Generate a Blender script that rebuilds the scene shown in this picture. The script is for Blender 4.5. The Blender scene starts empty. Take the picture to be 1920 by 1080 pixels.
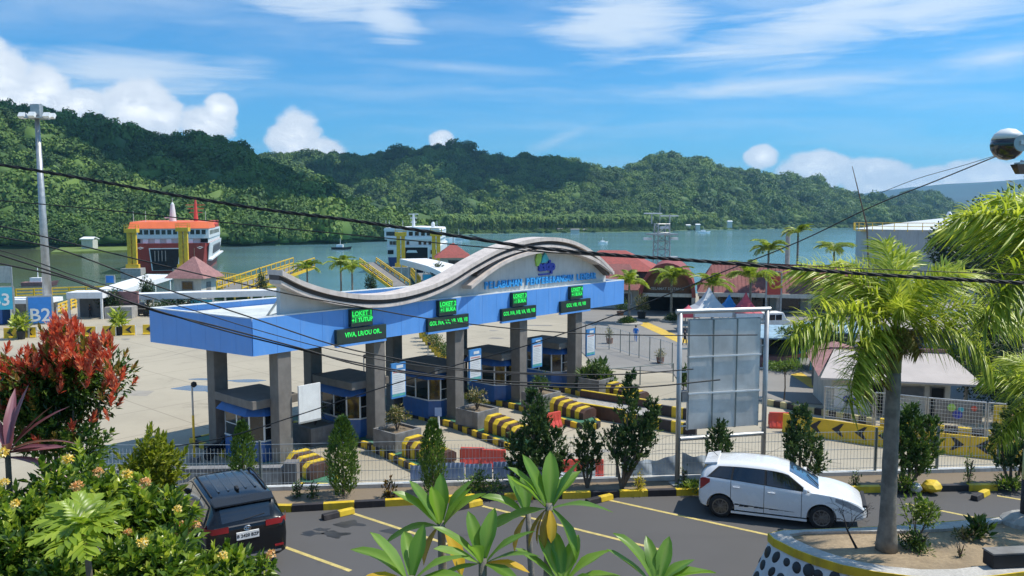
import bpy, bmesh, math, random
import numpy as np
from mathutils import Vector, Matrix, Euler
random.seed(7); rng = np.random.default_rng(7)
R = math.radians; PI = math.pi
SC = bpy.context.scene; COL = SC.collection

# ---------------------------------------------------------------- camera
F, PITCH, EYE = 1500.0, R(5.0), 8.1            # focal length in pixels of a 1920 wide frame
cam = bpy.data.cameras.new('camera'); cam.sensor_width = 36; cam.lens = 36*F/1920
cam.clip_start = .1; cam.clip_end = 30000
co = bpy.data.objects.new('camera', cam); COL.objects.link(co)
co.location = (0, 0, EYE); co.rotation_euler = (R(90)-PITCH, 0, 0); SC.camera = co

def un(u, v):
    x = (u-960)/F; y = (v-540)/F; c, s = math.cos(PITCH), math.sin(PITCH)
    return Vector((x, c-y*s, -(y*c+s)))
def P(u, v, z):                                # a point on the level plane z
    d = un(u, v); return d*((z-EYE)/d.z)+Vector((0, 0, EYE))
def Yd(u, v, D):                               # a point D metres away
    d = un(u, v); return d*(D/d.y)+Vector((0, 0, EYE))

G, W, LOT = -4.9, -7.2, 0.0                    # levels: port yard, water, car park

# ---------------------------------------------------------------- sun and sky
SUN_EL, SUN_AZ = R(58), math.atan2(.993, .11)   # azimuth clockwise from +Y
sd = Vector((math.sin(SUN_AZ)*math.cos(SUN_EL), math.cos(SUN_AZ)*math.cos(SUN_EL), math.sin(SUN_EL)))
sl = bpy.data.lights.new('sun', 'SUN'); sl.energy = 4.25; sl.angle = R(.53); sl.color = (1, .94, .83)
so = bpy.data.objects.new('sun', sl); COL.objects.link(so)
so.rotation_euler = (-sd).to_track_quat('-Z', 'Y').to_euler()
SC.view_settings.view_transform = 'Standard'; SC.view_settings.look = 'None'
SC.view_settings.exposure = 0.32; SC.view_settings.gamma = 1; SC.view_settings.use_curve_mapping = False
SC.render.engine = 'CYCLES'
SC.cycles.max_bounces = 6; SC.cycles.transparent_max_bounces = 12; SC.cycles.volume_bounces = 0
SC.cycles.caustics_reflective = False; SC.cycles.caustics_refractive = False

class NT:                                       # small helper for node trees
    def __init__(s, t): s.t = t; s.n = t.nodes; s.l = t.links
    def new(s, ty, **k):
        n = s.n.new(ty)
        for a, b in k.items(): setattr(n, a, b)
        return n
    def put(s, sock, v):
        if isinstance(v, (int, float)): sock.default_value = v
        elif isinstance(v, (tuple, list, Vector)):
            sock.default_value = tuple(v) if len(v) == len(sock.default_value) else tuple(v)+(1,)
        else: s.l.new(v, sock)
    def m(s, op, a, b=0, c=0, clamp=False):
        n = s.new('ShaderNodeMath', operation=op, use_clamp=clamp)
        for i, v in enumerate((a, b, c)): s.put(n.inputs[i], v)
        return n.outputs[0]
    def vm(s, op, a, b=(0, 0, 0)):
        n = s.new('ShaderNodeVectorMath', operation=op); s.put(n.inputs[0], a)
        if op == 'SCALE': s.put(n.inputs[3], b)
        else: s.put(n.inputs[1], b)
        return n.outputs['Value'] if op in ('LENGTH', 'DOT_PRODUCT', 'DISTANCE') else n.outputs[0]
    def noise(s, vec, scale, detail=4, rough=.55, dist=0):
        n = s.new('ShaderNodeTexNoise'); s.put(n.inputs['Vector'], vec); s.put(n.inputs['Scale'], scale)
        s.put(n.inputs['Detail'], detail); s.put(n.inputs['Roughness'], rough); s.put(n.inputs['Distortion'], dist)
        return n.outputs[0]
    def mix(s, f, a, b, kind='MIX'):
        n = s.new('ShaderNodeMix', data_type='RGBA', blend_type=kind)
        s.put(n.inputs[0], f); s.put(n.inputs[6], a); s.put(n.inputs[7], b); return n.outputs[2]
    def smooth(s, v, a, b, o0=0, o1=1):
        n = s.new('ShaderNodeMapRange', interpolation_type='SMOOTHSTEP')
        for i, x in enumerate((v, a, b, o0, o1)): s.put(n.inputs[i], x)
        return n.outputs[0]
    def ramp(s, f, stops):
        n = s.new('ShaderNodeValToRGB'); e = n.color_ramp.elements
        while len(e) < len(stops): e.new(.5)
        for k, (p, c) in zip(e, stops): k.position = p; k.color = tuple(c)+(1,)
        s.put(n.inputs[0], f); return n.outputs[0]

world = bpy.data.worlds.new('World'); SC.world = world; world.use_nodes = True
w = NT(world.node_tree); w.n.clear()
sky = w.new('ShaderNodeTexSky', sky_type='NISHITA', sun_disc=False, sun_elevation=SUN_EL, sun_rotation=SUN_AZ,
            air_density=1.0, dust_density=.6, ozone_density=2.5, altitude=10)
D_ = w.new('ShaderNodeTexCoord').outputs['Generated']
sep = w.new('ShaderNodeSeparateXYZ'); w.put(sep.inputs[0], D_); dx, dy, dz = sep.outputs
az = w.m('ARCTAN2', dx, dy); el = w.m('ARCSINE', dz)
# high thin cloud: noise on a level sheet overhead, streaked along the wind
inv = w.m('DIVIDE', 1, w.m('ADD', w.m('MAXIMUM', dz, 0), .10))
cmb = w.new('ShaderNodeCombineXYZ')
w.put(cmb.inputs[0], w.m('MULTIPLY', dx, inv)); w.put(cmb.inputs[1], w.m('MULTIPLY', dy, inv)); w.put(cmb.inputs[2], 3.7)
pl = cmb.outputs[0]
warp = w.new('ShaderNodeTexNoise'); w.put(warp.inputs['Vector'], pl); w.put(warp.inputs['Scale'], .9); w.put(warp.inputs['Detail'], 2)
plw = w.vm('ADD', pl, w.vm('SCALE', w.vm('SUBTRACT', warp.outputs['Color'], (.5, .5, .5)), 1.1))
mp = w.new('ShaderNodeMapping'); w.put(mp.inputs[0], plw); mp.inputs['Rotation'].default_value = (0, 0, R(-12)); mp.inputs['Scale'].default_value = (.55, 1.5, 1)
streak = w.noise(mp.outputs[0], 1.1, 7, .6)
thin = w.m('MULTIPLY', w.smooth(streak, .40, .74, .04, .62), w.smooth(dz, .05, .45, .28, 1.0))  # fuller above the view, added to whiten the light from overhead
# angular coordinates for the banks of cloud that stand over the hills
ang = w.new('ShaderNodeCombineXYZ'); w.put(ang.inputs[0], az); w.put(ang.inputs[1], w.m('MULTIPLY', el, 1.5)); w.put(ang.inputs[2], .37)
puff = w.noise(ang.outputs[0], 16, 7, .58)
puff2 = w.noise(ang.outputs[0], 38, 5, .6)
wsp = w.new('ShaderNodeMapping'); w.put(wsp.inputs[0], ang.outputs[0]); wsp.inputs['Rotation'].default_value = (0, 0, R(8)); wsp.inputs['Scale'].default_value = (.28, 1.6, 1)
wisp = w.noise(wsp.outputs[0], 18, 7, .62, .6)
pn = w.m('SUBTRACT', puff, .5); wn = w.m('SUBTRACT', wisp, .5)
def blob(u, v, ru, rv, nz, k, rot=0):           # 1 in the middle of a cloud, 0 at its ragged edge and below beyond it
    d = un(u, v).normalized(); a0 = math.atan2(d.x, d.y); e0 = math.asin(d.z)
    X = w.m('SUBTRACT', az, a0); Z = w.m('SUBTRACT', el, e0)
    if rot:
        c, s_ = math.cos(rot), math.sin(rot)
        X, Z = w.m('ADD', w.m('MULTIPLY', X, c), w.m('MULTIPLY', Z, s_)), w.m('SUBTRACT', w.m('MULTIPLY', Z, c), w.m('MULTIPLY', X, s_))
    q = w.m('ADD', w.m('POWER', w.m('DIVIDE', w.m('ABSOLUTE', X), ru/F), 2), w.m('POWER', w.m('DIVIDE', w.m('ABSOLUTE', Z), rv/F), 2))
    return w.m('ADD', w.m('SUBTRACT', 1, w.m('SQRT', q)), w.m('MULTIPLY', nz, k))
def union(bs):
    r = bs[0]
    for b in bs[1:]: r = w.m('MAXIMUM', r, b)
    return r
cumulus = union([blob(u, v, a, b, pn, 1.25) for u, v, a, b in (
    (-60, 150, 120, 85), (10, 165, 62, 75), (150, 195, 60, 28), (70, 180, 60, 60), (255, 205, 72, 52), (300, 225, 60, 40), (380, 232, 62, 34),
    (412, 212, 30, 34), (555, 262, 58, 58), (590, 288, 62, 42), (827, 268, 27, 26), (1428, 295, 34, 25), (1530, 325, 74, 44),
    (1640, 335, 80, 42), (1740, 345, 95, 32), (1860, 335, 90, 38), (2050, 330, 130, 45), (-240, 190, 140, 60), (2350, 320, 180, 60), (-560, 220, 200, 60))])
veil = union([w.m('MULTIPLY', blob(u, v, a, b, wn, 2.3, r_), .42 if b < 20 else (.62 if b < 40 else .95)) for u, v, a, b, r_ in (
    (215, 140, 260, 46, 0), (470, 117, 110, 18, .1), (620, -25, 250, 75, 0), (720, 25, 90, 60, -.5), (1170, 30, 200, 90, .15), (1560, 40, 330, 75, .22),
    (1800, -10, 330, 70, .1), (1450, 160, 480, 30, .02), (880, 128, 230, 14, -.05), (870, 166, 90, 14, 0), (1045, 263, 85, 16, .38), (1880, 105, 160, 26, .1),
    (1100, -150, 700, 90, .1), (200, -190, 600, 80, 0))])
cu = w.smooth(cumulus, .0, .30); ve = w.smooth(veil, -.12, .95, 0, .80)
tint = w.mix(1, sky.outputs[0], (.26, .82, 1.20), 'MULTIPLY')
shade = w.mix(w.m('MULTIPLY', w.smooth(cumulus, .15, 1.1), w.smooth(puff2, .35, .65)), (6.6, 7.2, 7.9), (10.6, 10.7, 10.6))
c1 = w.mix(w.m('MAXIMUM', thin, ve), tint, (6.4, 7.2, 8.0)); c2 = w.mix(cu, c1, shade)
bg = w.new('ShaderNodeBackground'); w.put(bg.inputs[0], c2); bg.inputs[1].default_value = .108
wo = w.new('ShaderNodeOutputWorld'); w.l.new(bg.outputs[0], wo.inputs[0])

# ---------------------------------------------------------------- materials
MATS = {}
def mat(name, rgb, rough=.6, metal=0, var=.16, scale=2.0, bump=0, bs=30, emit=None, dirt=0, dirtcol=(.12, .1, .08), spec=.5, coat=0, fine=0):
    if name in MATS: return MATS[name]
    m = bpy.data.materials.new(name); m.use_nodes = True; t = NT(m.node_tree)
    b = t.n['Principled BSDF']; pos = t.new('ShaderNodeNewGeometry').outputs['Position']
    n = t.noise(pos, scale, 5, .6)
    lo = tuple(c*(1-var) for c in rgb); hi = tuple(min(1, c*(1+var)) for c in rgb)
    c = t.mix(t.smooth(n, .3, .7), lo, hi)
    if fine: c = t.mix(t.smooth(t.noise(pos, fine, 3, .7), .35, .65, 0, .5), c, tuple(x*.6 for x in rgb))
    if dirt:
        sep = t.new('ShaderNodeMapping'); t.put(sep.inputs[0], pos); sep.inputs['Scale'].default_value = (3, 3, .35)
        c = t.mix(t.m('MULTIPLY', t.smooth(t.noise(sep.outputs[0], 1.3, 6, .65), .48, .72), dirt), c, dirtcol)
    t.put(b.inputs['Base Color'], c); b.inputs['Metallic'].default_value = metal
    t.put(b.inputs['Roughness'], t.smooth(n, .2, .8, max(.02, rough-.08), min(1, rough+.08)))
    b.inputs['Specular IOR Level'].default_value = spec; b.inputs['Coat Weight'].default_value = coat
    b.inputs['Coat Roughness'].default_value = .04
    if bump:
        bn = t.new('ShaderNodeBump'); bn.inputs['Strength'].default_value = bump; bn.inputs['Distance'].default_value = .02
        t.put(bn.inputs['Height'], t.noise(pos, bs, 5, .6)); t.l.new(bn.outputs[0], b.inputs['Normal'])
    if emit:
        t.put(b.inputs['Emission Color'], emit[:3]); b.inputs['Emission Strength'].default_value = emit[3]
    MATS[name] = m; return m

def leafmat(name, stops, trans=.35, rough=.45, nscale=.0, objrand=0, tr=None):
    """foliage: leaf colour from each leaf's own 'tone', light passing through"""
    m = bpy.data.materials.new(name); m.use_nodes = True; t = NT(m.node_tree); b = t.n['Principled BSDF']; out = t.n['Material Output']
    f = t.new('ShaderNodeAttribute', attribute_name='tone').outputs['Fac']
    if objrand: f = t.m('ADD', t.m('MULTIPLY', f, 1-objrand), t.m('MULTIPLY', t.new('ShaderNodeObjectInfo').outputs['Random'], objrand))
    if nscale:
        pos = t.new('ShaderNodeNewGeometry').outputs['Position']
        f = t.m('ADD', f, t.m('MULTIPLY', t.m('SUBTRACT', t.noise(pos, nscale, 3, .6), .5), .8), clamp=True)
    k = len(stops)-1
    c = t.ramp(f, [(i/k, s) for i, s in enumerate(stops)])
    t.put(b.inputs['Base Color'], c); b.inputs['Roughness'].default_value = rough; b.inputs['Specular IOR Level'].default_value = .4
    if trans:
        tb = t.new('ShaderNodeBsdfTranslucent'); t.put(tb.inputs[0], t.mix(1, c, tr or (1.25, 1.3, .6), 'MULTIPLY'))
        mx = t.new('ShaderNodeMixShader'); mx.inputs[0].default_value = trans
        t.l.new(b.outputs[0], mx.inputs[1]); t.l.new(tb.outputs[0], mx.inputs[2]); t.l.new(mx.outputs[0], out.inputs[0])
    MATS[name] = m; return m

# ---------------------------------------------------------------- mesh helpers
class MB:
    def __init__(s): s.v = []; s.f = []; s.m = []
    def add(s, vs, fs, mi=0):
        k = len(s.v); s.v += [tuple(v) for v in vs]; s.f += [tuple(i+k for i in f) for f in fs]; s.m += [mi]*len(fs); return s
    def bx(s, x0, x1, y0, y1, z0, z1, mi=0):
        return s.add([(x0, y0, z0), (x1, y0, z0), (x1, y1, z0), (x0, y1, z0), (x0, y0, z1), (x1, y0, z1), (x1, y1, z1), (x0, y1, z1)],
                     [(0, 3, 2, 1), (4, 5, 6, 7), (0, 1, 5, 4), (1, 2, 6, 5), (2, 3, 7, 6), (3, 0, 4, 7)], mi)
    def box(s, c, size, rz=0, mi=0, rot=None):
        M = (rot or Matrix.Rotation(rz, 3, 'Z')); k = len(s.v)
        hx, hy, hz = (d/2 for d in size); s.bx(-hx, hx, -hy, hy, -hz, hz, mi)
        for i in range(k, k+8): s.v[i] = tuple(M @ Vector(s.v[i])+Vector(c))
        return s
    def bar(s, a, b, wd, ht=None, mi=0):         # a box from a to b
        a, b = Vector(a), Vector(b); d = b-a
        q = d.to_track_quat('X', 'Z').to_matrix()
        return s.box((a+b)/2, (d.length, wd, ht or wd), rot=q, mi=mi)
    def tube(s, pts, r, n=8, mi=0, cap=True):
        pts = [Vector(p) for p in pts]; rs = r if isinstance(r, (list, tuple)) else [r]*len(pts); k = len(s.v); vs = []; up = None
        for i, p in enumerate(pts):
            d = (pts[min(i+1, len(pts)-1)]-pts[max(i-1, 0)]).normalized()
            if up is None: up = Vector((0, 0, 1)) if abs(d.z) < .9 else Vector((1, 0, 0))
            a = d.cross(up).normalized(); bvec = a.cross(d); up = bvec
            vs += [p+(a*math.cos(2*PI*j/n)+bvec*math.sin(2*PI*j/n))*rs[i] for j in range(n)]
        fs = [(i*n+j, i*n+(j+1) % n, (i+1)*n+(j+1) % n, (i+1)*n+j) for i in range(len(pts)-1) for j in range(n)]
        if cap: fs += [tuple(reversed(range(n))), tuple(range((len(pts)-1)*n, len(pts)*n))]
        return s.add(vs, fs, mi)
    def lathe(s, prof, c=(0, 0, 0), n=16, mi=0, axis=None):
        c = Vector(c); M = Matrix.Identity(3) if axis is None else Vector(axis).to_track_quat('Z', 'Y').to_matrix()
        vs = [c+M @ Vector((r*math.cos(2*PI*j/n), r*math.sin(2*PI*j/n), z)) for r, z in prof for j in range(n)]
        fs = [(i*n+j, i*n+(j+1) % n, (i+1)*n+(j+1) % n, (i+1)*n+j) for i in range(len(prof)-1) for j in range(n)]
        if prof[0][0] > 1e-6: fs.append(tuple(reversed(range(n))))
        if prof[-1][0] > 1e-6: fs.append(tuple(range((len(prof)-1)*n, len(prof)*n)))
        return s.add(vs, fs, mi)
    def slab(s, poly, off, mi=0):                # a planar outline pushed along a vector
        n = len(poly); off = Vector(off); vs = [Vector(p) for p in poly]+[Vector(p)+off for p in poly]
        fs = [tuple(reversed(range(n))), tuple(range(n, 2*n))]+[(i, (i+1) % n, n+(i+1) % n, n+i) for i in range(n)]
        return s.add(vs, fs, mi)
    def pyr(s, x0, x1, y0, y1, z0, z1, top=0, mi=0):
        cx, cy = (x0+x1)/2, (y0+y1)/2
        tx, ty = (x1-x0)/2*top, (y1-y0)/2*top
        return s.add([(x0, y0, z0), (x1, y0, z0), (x1, y1, z0), (x0, y1, z0), (cx-tx, cy-ty, z1), (cx+tx, cy-ty, z1), (cx+tx, cy+ty, z1), (cx-tx, cy+ty, z1)],
                     [(0, 3, 2, 1), (4, 5, 6, 7), (0, 1, 5, 4), (1, 2, 6, 5), (2, 3, 7, 6), (3, 0, 4, 7)], mi)
    def mesh(s, name, mats, smooth=False, fix=True):
        me = bpy.data.meshes.new(name); me.from_pydata(s.v, [], s.f)
        for m in (mats if isinstance(mats, (list, tuple)) else [mats]): me.materials.append(m)
        me.polygons.foreach_set('material_index', s.m)
        if fix:
            b = bmesh.new(); b.from_mesh(me); bmesh.ops.recalc_face_normals(b, faces=b.faces); b.to_mesh(me); b.free()
        if smooth: me.polygons.foreach_set('use_smooth', [True]*len(me.polygons))
        me.update(); return me
    def build(s, name, mats, parent=None, smooth=False, bevel=0):
        return put(name, s.mesh(name, mats, smooth), parent, bevel=bevel, smooth=smooth)

def put(name, me, parent=None, loc=None, rot=None, scale=None, bevel=0, smooth=False):
    o = bpy.data.objects.new(name, me); COL.objects.link(o); o.parent = parent
    if loc is not None: o.location = loc
    if rot is not None: o.rotation_euler = rot
    if scale is not None: o.scale = scale if not isinstance(scale, (int, float)) else (scale,)*3
    if bevel:
        b = o.modifiers.new('edge', 'BEVEL'); b.width = bevel; b.segments = 2; b.limit_method = 'ANGLE'; b.angle_limit = R(40)
    return o
def tag(o, label=None, cat=None, group=None, kind=None):
    if label: o['label'] = label
    if cat: o['category'] = cat
    if group: o['group'] = group
    if kind: o['kind'] = kind
    return o
def thing(name, label, cat, loc=(0, 0, 0), rz=0, group=None):
    o = bpy.data.objects.new(name, None); COL.objects.link(o); o.location = loc; o.rotation_euler = (0, 0, rz)
    o.empty_display_size = .2
    return tag(o, label, cat, group)
KIDS = {}
def dup(root, label=None, loc=None, rz=None, scale=None, group=None):
    """a copy of a thing with copies of its parts and their sub-parts (mesh data shared)"""
    def cp(o, parent):
        c = o.copy(); COL.objects.link(c); c.parent = parent
        for ch in o.children: cp(ch, c)
        return c
    r = cp(root, None)
    if label: r['label'] = label
    if group: r['group'] = group
    if loc is not None: r.location = loc
    if rz is not None: r.rotation_euler = (0, 0, rz)
    if scale is not None: r.scale = (scale,)*3 if isinstance(scale, (int, float)) else scale
    return r
def label_part(o, text): o['label'] = text; return o
def structure(o): o['kind'] = 'structure'; return o
def stuff(o): o['kind'] = 'stuff'; return o
def smoothstep(t): t = np.clip(t, 0, 1); return t*t*(3-2*t)

def npmesh(name, v, f, mats, tone=None, smooth=False, midx=None):
    me = bpy.data.meshes.new(name); v = np.asarray(v, np.float32).reshape(-1, 3); f = np.asarray(f, np.int32); k = f.shape[1]
    me.vertices.add(len(v)); me.vertices.foreach_set('co', v.ravel())
    me.loops.add(f.size); me.loops.foreach_set('vertex_index', f.ravel())
    me.polygons.add(len(f)); me.polygons.foreach_set('loop_start', np.arange(0, f.size, k, dtype=np.int32))
    for m in (mats if isinstance(mats, (list, tuple)) else [mats]): me.materials.append(m)
    if smooth: me.polygons.foreach_set('use_smooth', np.ones(len(f), bool))
    if midx is not None: me.polygons.foreach_set('material_index', np.asarray(midx, np.int32))
    if tone is not None:
        a = me.attributes.new('tone', 'FLOAT', 'POINT'); a.data.foreach_set('value', np.asarray(tone, np.float32))
    me.update(calc_edges=True); return me
def unit(a): return a/np.maximum(np.linalg.norm(a, axis=-1, keepdims=True), 1e-9)
def rdir(n): return unit(rng.normal(size=(n, 3)))

def leafgeo(pos, d, nrm, L, Wd, tone, fold=.25, curl=0.0):
    """many small leaves: each two faces folded along the rib; returns verts, tris, tone"""
    n = len(pos); d = unit(d); side = unit(np.cross(d, nrm)); up = np.cross(side, d)
    L = np.broadcast_to(L, (n,))[:, None]; Wd = np.broadcast_to(Wd, (n,))[:, None]
    mid = pos+d*L*.45; tip = pos+d*L-up*L*curl
    v = np.stack([pos, mid+side*Wd*.5+up*Wd*fold, tip, mid-side*Wd*.5+up*Wd*fold], 1).reshape(-1, 3)
    b = np.arange(n)[:, None]*4
    f = np.concatenate([b+np.array([0, 2, 1]), b+np.array([0, 3, 2])], 0)
    return v, f, np.repeat(tone, 4)
class LG:                                         # collects leaf geometry into one mesh
    def __init__(s): s.v = []; s.f = []; s.t = []; s.k = 0
    def add(s, v, f, t):
        s.v.append(v); s.f.append(f+s.k); s.t.append(t); s.k += len(v); return s
    def leaves(s, *a, **k): return s.add(*leafgeo(*a, **k))
    def mesh(s, name, m): return npmesh(name, np.concatenate(s.v), np.concatenate(s.f), m, np.concatenate(s.t))
def strip(pts, wid, side, up, tone, fold=.15):
    """one long leaf as a folded strip along pts"""
    pts = np.asarray(pts, float); n = len(pts); wid = np.asarray(wid, float)[:, None]
    side = np.broadcast_to(side, pts.shape); up = np.broadcast_to(up, pts.shape)
    v = np.stack([pts+side*wid+up*wid*fold, pts, pts-side*wid+up*wid*fold], 1).reshape(-1, 3); f = []
    for i in range(n-1):
        a = i*3; b = a+3
        f += [(a, a+1, b+1), (a, b+1, b), (a+1, a+2, b+2), (a+1, b+2, b+1)]
    return v, np.array(f), np.full(len(v), tone) if np.isscalar(tone) else np.repeat(tone, 3)

def text_mesh(body, size, mats, extrude=.0, align='CENTER', bold=0):
    cu_ = bpy.data.curves.new('text', 'FONT'); cu_.body = body; cu_.size = size; cu_.extrude = extrude; cu_.align_x = align; cu_.align_y = 'CENTER'
    cu_.offset = bold; cu_.resolution_u = 2
    o = bpy.data.objects.new('text', cu_); COL.objects.link(o)
    dg = bpy.context.evaluated_depsgraph_get(); me = bpy.data.meshes.new_from_object(o.evaluated_get(dg))
    bpy.data.objects.remove(o); me.materials.clear(); me.materials.append(mats); return me
# ================================================================ LAND, WATER, HILLS
def ground_mat(name, base, dark, rough=.85, joints=0, stain=.5, fine=60, puddle=None):
    m = bpy.data.materials.new(name); m.use_nodes = True; t = NT(m.node_tree); b = t.n['Principled BSDF']
    pos = t.new('ShaderNodeNewGeometry').outputs['Position']
    c = t.mix(t.smooth(t.noise(pos, .09, 6, .62), .35, .68), base, tuple(x*.80 for x in base))
    c = t.mix(t.m('MULTIPLY', t.smooth(t.noise(pos, .35, 7, .7, .6), .58, .74), stain), c, dark)
    st = t.new('ShaderNodeMapping'); t.put(st.inputs[0], pos); st.inputs['Scale'].default_value = (.12, 1.2, 1); st.inputs['Rotation'].default_value = (0, 0, R(-49))
    c = t.mix(t.m('MULTIPLY', t.smooth(t.noise(st.outputs[0], .5, 6, .65), .55, .75), stain*.55), c, tuple((x+y)/2 for x, y in zip(base, dark)))
    c = t.mix(t.smooth(t.noise(pos, fine, 3, .8), .35, .7, 0, .38), c, dark)
    if joints:
        rt = t.new('ShaderNodeMapping'); t.put(rt.inputs[0], pos); rt.inputs['Rotation'].default_value = (0, 0, R(-48.6))
        br = t.new('ShaderNodeTexBrick'); br.offset = 0; t.put(br.inputs['Vector'], rt.outputs[0]); br.inputs['Scale'].default_value = 1/joints
        br.inputs['Mortar Size'].default_value = .006; br.inputs['Brick Width'].default_value = 1; br.inputs['Row Height'].default_value = 1
        br.inputs['Mortar Smooth'].default_value = .3
        c = t.mix(t.m('MULTIPLY', br.outputs['Fac'], .8), c, dark)
    t.put(b.inputs['Base Color'], c); b.inputs['Roughness'].default_value = rough
    bn = t.new('ShaderNodeBump'); bn.inputs['Strength'].default_value = .35; bn.inputs['Distance'].default_value = .01
    t.put(bn.inputs['Height'], t.noise(pos, fine, 4, .7)); t.l.new(bn.outputs[0], b.inputs['Normal'])
    MATS[name] = m; return m
M_yard = ground_mat('yard_concrete', (.46, .405, .305), (.18, .155, .115), joints=6)
M_fore = ground_mat('forecourt_asphalt', (.27, .255, .235), (.12, .115, .105), stain=.4)
M_lot = ground_mat('car_park_asphalt', (.105, .100, .098), (.040, .039, .040), stain=.95, fine=90)
M_soil = ground_mat('bed_soil', (.24, .185, .125), (.10, .075, .05), stain=.7, fine=35)
M_conc = mat('concrete', (.36, .345, .32), .85, var=.2, dirt=.55, bump=.2)
M_concd = mat('grey_concrete', (.20, .195, .19), .85, var=.2, dirt=.5, bump=.2)

mb = MB()                                        # yard sheet, with the quay edge behind
yard_edge = [(-260, 20), (-260, 118), (-60, 121), (-20, 132), (10, 136), (60, 140), (110, 150), (260, 170), (260, 20)]
mb.slab([(x, y, G) for x, y in yard_edge], (0, 0, -4)); structure(mb.build('yard_ground', M_yard))
wm = bpy.data.materials.new('sea_water'); wm.use_nodes = True; t = NT(wm.node_tree); b = t.n['Principled BSDF']
pos = t.new('ShaderNodeNewGeometry').outputs['Position']
mpn = t.new('ShaderNodeMapping'); t.put(mpn.inputs[0], pos); mpn.inputs['Scale'].default_value = (.004, .018, 1)
wcol = t.mix(t.smooth(t.noise(mpn.outputs[0], 1, 4, .6), .38, .66), (.10, .225, .25), (.16, .32, .385))
sx = t.new('ShaderNodeSeparateXYZ'); t.put(sx.inputs[0], pos)                       # turbid shallows at the left, the hills' dark reflection mixed into their colour
murk_reflect = t.m('ADD', t.m('ADD', t.m('MULTIPLY', sx.outputs[0], .012), t.m('MULTIPLY', sx.outputs[1], .0032)), t.m('MULTIPLY', t.noise(mpn.outputs[0], 1.7, 4), .8))
t.put(b.inputs['Base Color'], t.mix(t.smooth(murk_reflect, -.75, .75), (.085, .10, .062), wcol))
b.inputs['Roughness'].default_value = .12; b.inputs['IOR'].default_value = 1.33; b.inputs['Specular IOR Level'].default_value = .35
bn = t.new('ShaderNodeBump'); bn.inputs['Strength'].default_value = .32; bn.inputs['Distance'].default_value = .25
m2 = t.new('ShaderNodeMapping'); t.put(m2.inputs[0], pos); m2.inputs['Scale'].default_value = (.5, 1, 1)
t.put(bn.inputs['Height'], t.m('ADD', t.noise(m2.outputs[0], .55, 5, .65), t.m('MULTIPLY', t.noise(mpn.outputs[0], 2.2, 3), 1.5))); t.l.new(bn.outputs[0], b.inputs['Normal'])
mb = MB(); mb.add([(-9000, -60, W), (9000, -60, W), (9000, 9000, W), (-9000, 9000, W)], [(0, 1, 2, 3)]); structure(mb.build('sea_water', wm))

# --- hills
M_hill = mat('hill_grass', (.062, .11, .03), .9, var=.45, scale=.03, fine=.25)
M_far = mat('far_mountain_green', (.022, .05, .045), .95, var=.35, scale=.004, fine=.02)
def vnoise(x, y, seed):
    r = np.random.default_rng(seed); g = r.random((64, 64)); xi = np.floor(x).astype(int); yi = np.floor(y).astype(int)
    fx = smoothstep(x-xi); fy = smoothstep(y-yi); a = lambda i, j: g[(xi+i) % 64, (yi+j) % 64]
    return (a(0, 0)*(1-fx)+a(1, 0)*fx)*(1-fy)+(a(0, 1)*(1-fx)+a(1, 1)*fx)*fy-.5
class Hill:
    """a hill between a shoreline and a ridge; height rises from the foot to the skyline"""
    def __init__(s, ridge, shore, rough, seed, th=8, z0=W):
        s.ru, s.rv, s.rd = (np.array(c, float) for c in zip(*ridge)); s.su, s.sd, s.foot = (np.array(c, float) for c in zip(*shore))
        s.rough, s.seed, s.th, s.z0 = rough, seed, th, z0
    def at(s, u, t):
        Dr = np.interp(u, s.ru, s.rd); Ds = np.interp(u, s.su, s.sd); ft = np.interp(u, s.su, s.foot); v = np.interp(u, s.ru, s.rv)
        x = (u-960)/F; y = (v-540)/F; c, sn = math.cos(PITCH), math.sin(PITCH); dy = c-y*sn
        zr = EYE-(y*c+sn)/dy*Dr-s.th
        D = np.where(t < 1, Ds+(Dr-Ds)*t, Dr+(t-1)*500); X = x/(c-0*sn)*D
        k = np.clip((t-ft)/(1-ft), 0, 1); prof = .62*k**1.05+.38*smoothstep(k)
        n = vnoise(X/s.rough, D/s.rough*.45, s.seed)*.75+vnoise(X/s.rough*2.3, D/s.rough*1.6, s.seed+1)*.28
        prof = prof+n*np.sin(PI*k)*.95
        low = s.z0+.6+3.0*np.clip(t/np.maximum(ft, .02), 0, 1)
        z = np.where(t <= 1, low+np.maximum(zr-low, 0)*np.clip(prof, 0, 1.2), low+np.maximum(zr-low, 0)*np.clip(1-(t-1)*.8, 0, 1))
        z = np.where(t <= 0, s.z0-1.5, z)
        return np.stack([X, D, z], -1)
    def sheet(s, name, nu, nt, tmax=1.8, m=None):
        U, T = np.meshgrid(np.linspace(s.ru[0], s.ru[-1], nu), np.concatenate([[-.01], np.linspace(.004, tmax, nt-1)]), indexing='ij')
        v = s.at(U, T).reshape(-1, 3); i = np.arange(nu*nt).reshape(nu, nt)
        f = np.stack([i[:-1, :-1], i[1:, :-1], i[1:, 1:], i[:-1, 1:]], -1).reshape(-1, 4)
        return structure(put(name, npmesh(name, v, f, m or M_hill, smooth=True)))
    def sample(s, n, u0, u1, t0, t1):
        u = rng.uniform(u0, u1, n*3); t = rng.uniform(t0, t1, n*3); p = s.at(u, t)
        keep = rng.random(n*3) < (p[:, 1]/p[:, 1].max())*.9
        p = p[keep][:n]; return p, t[keep][:n]
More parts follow.
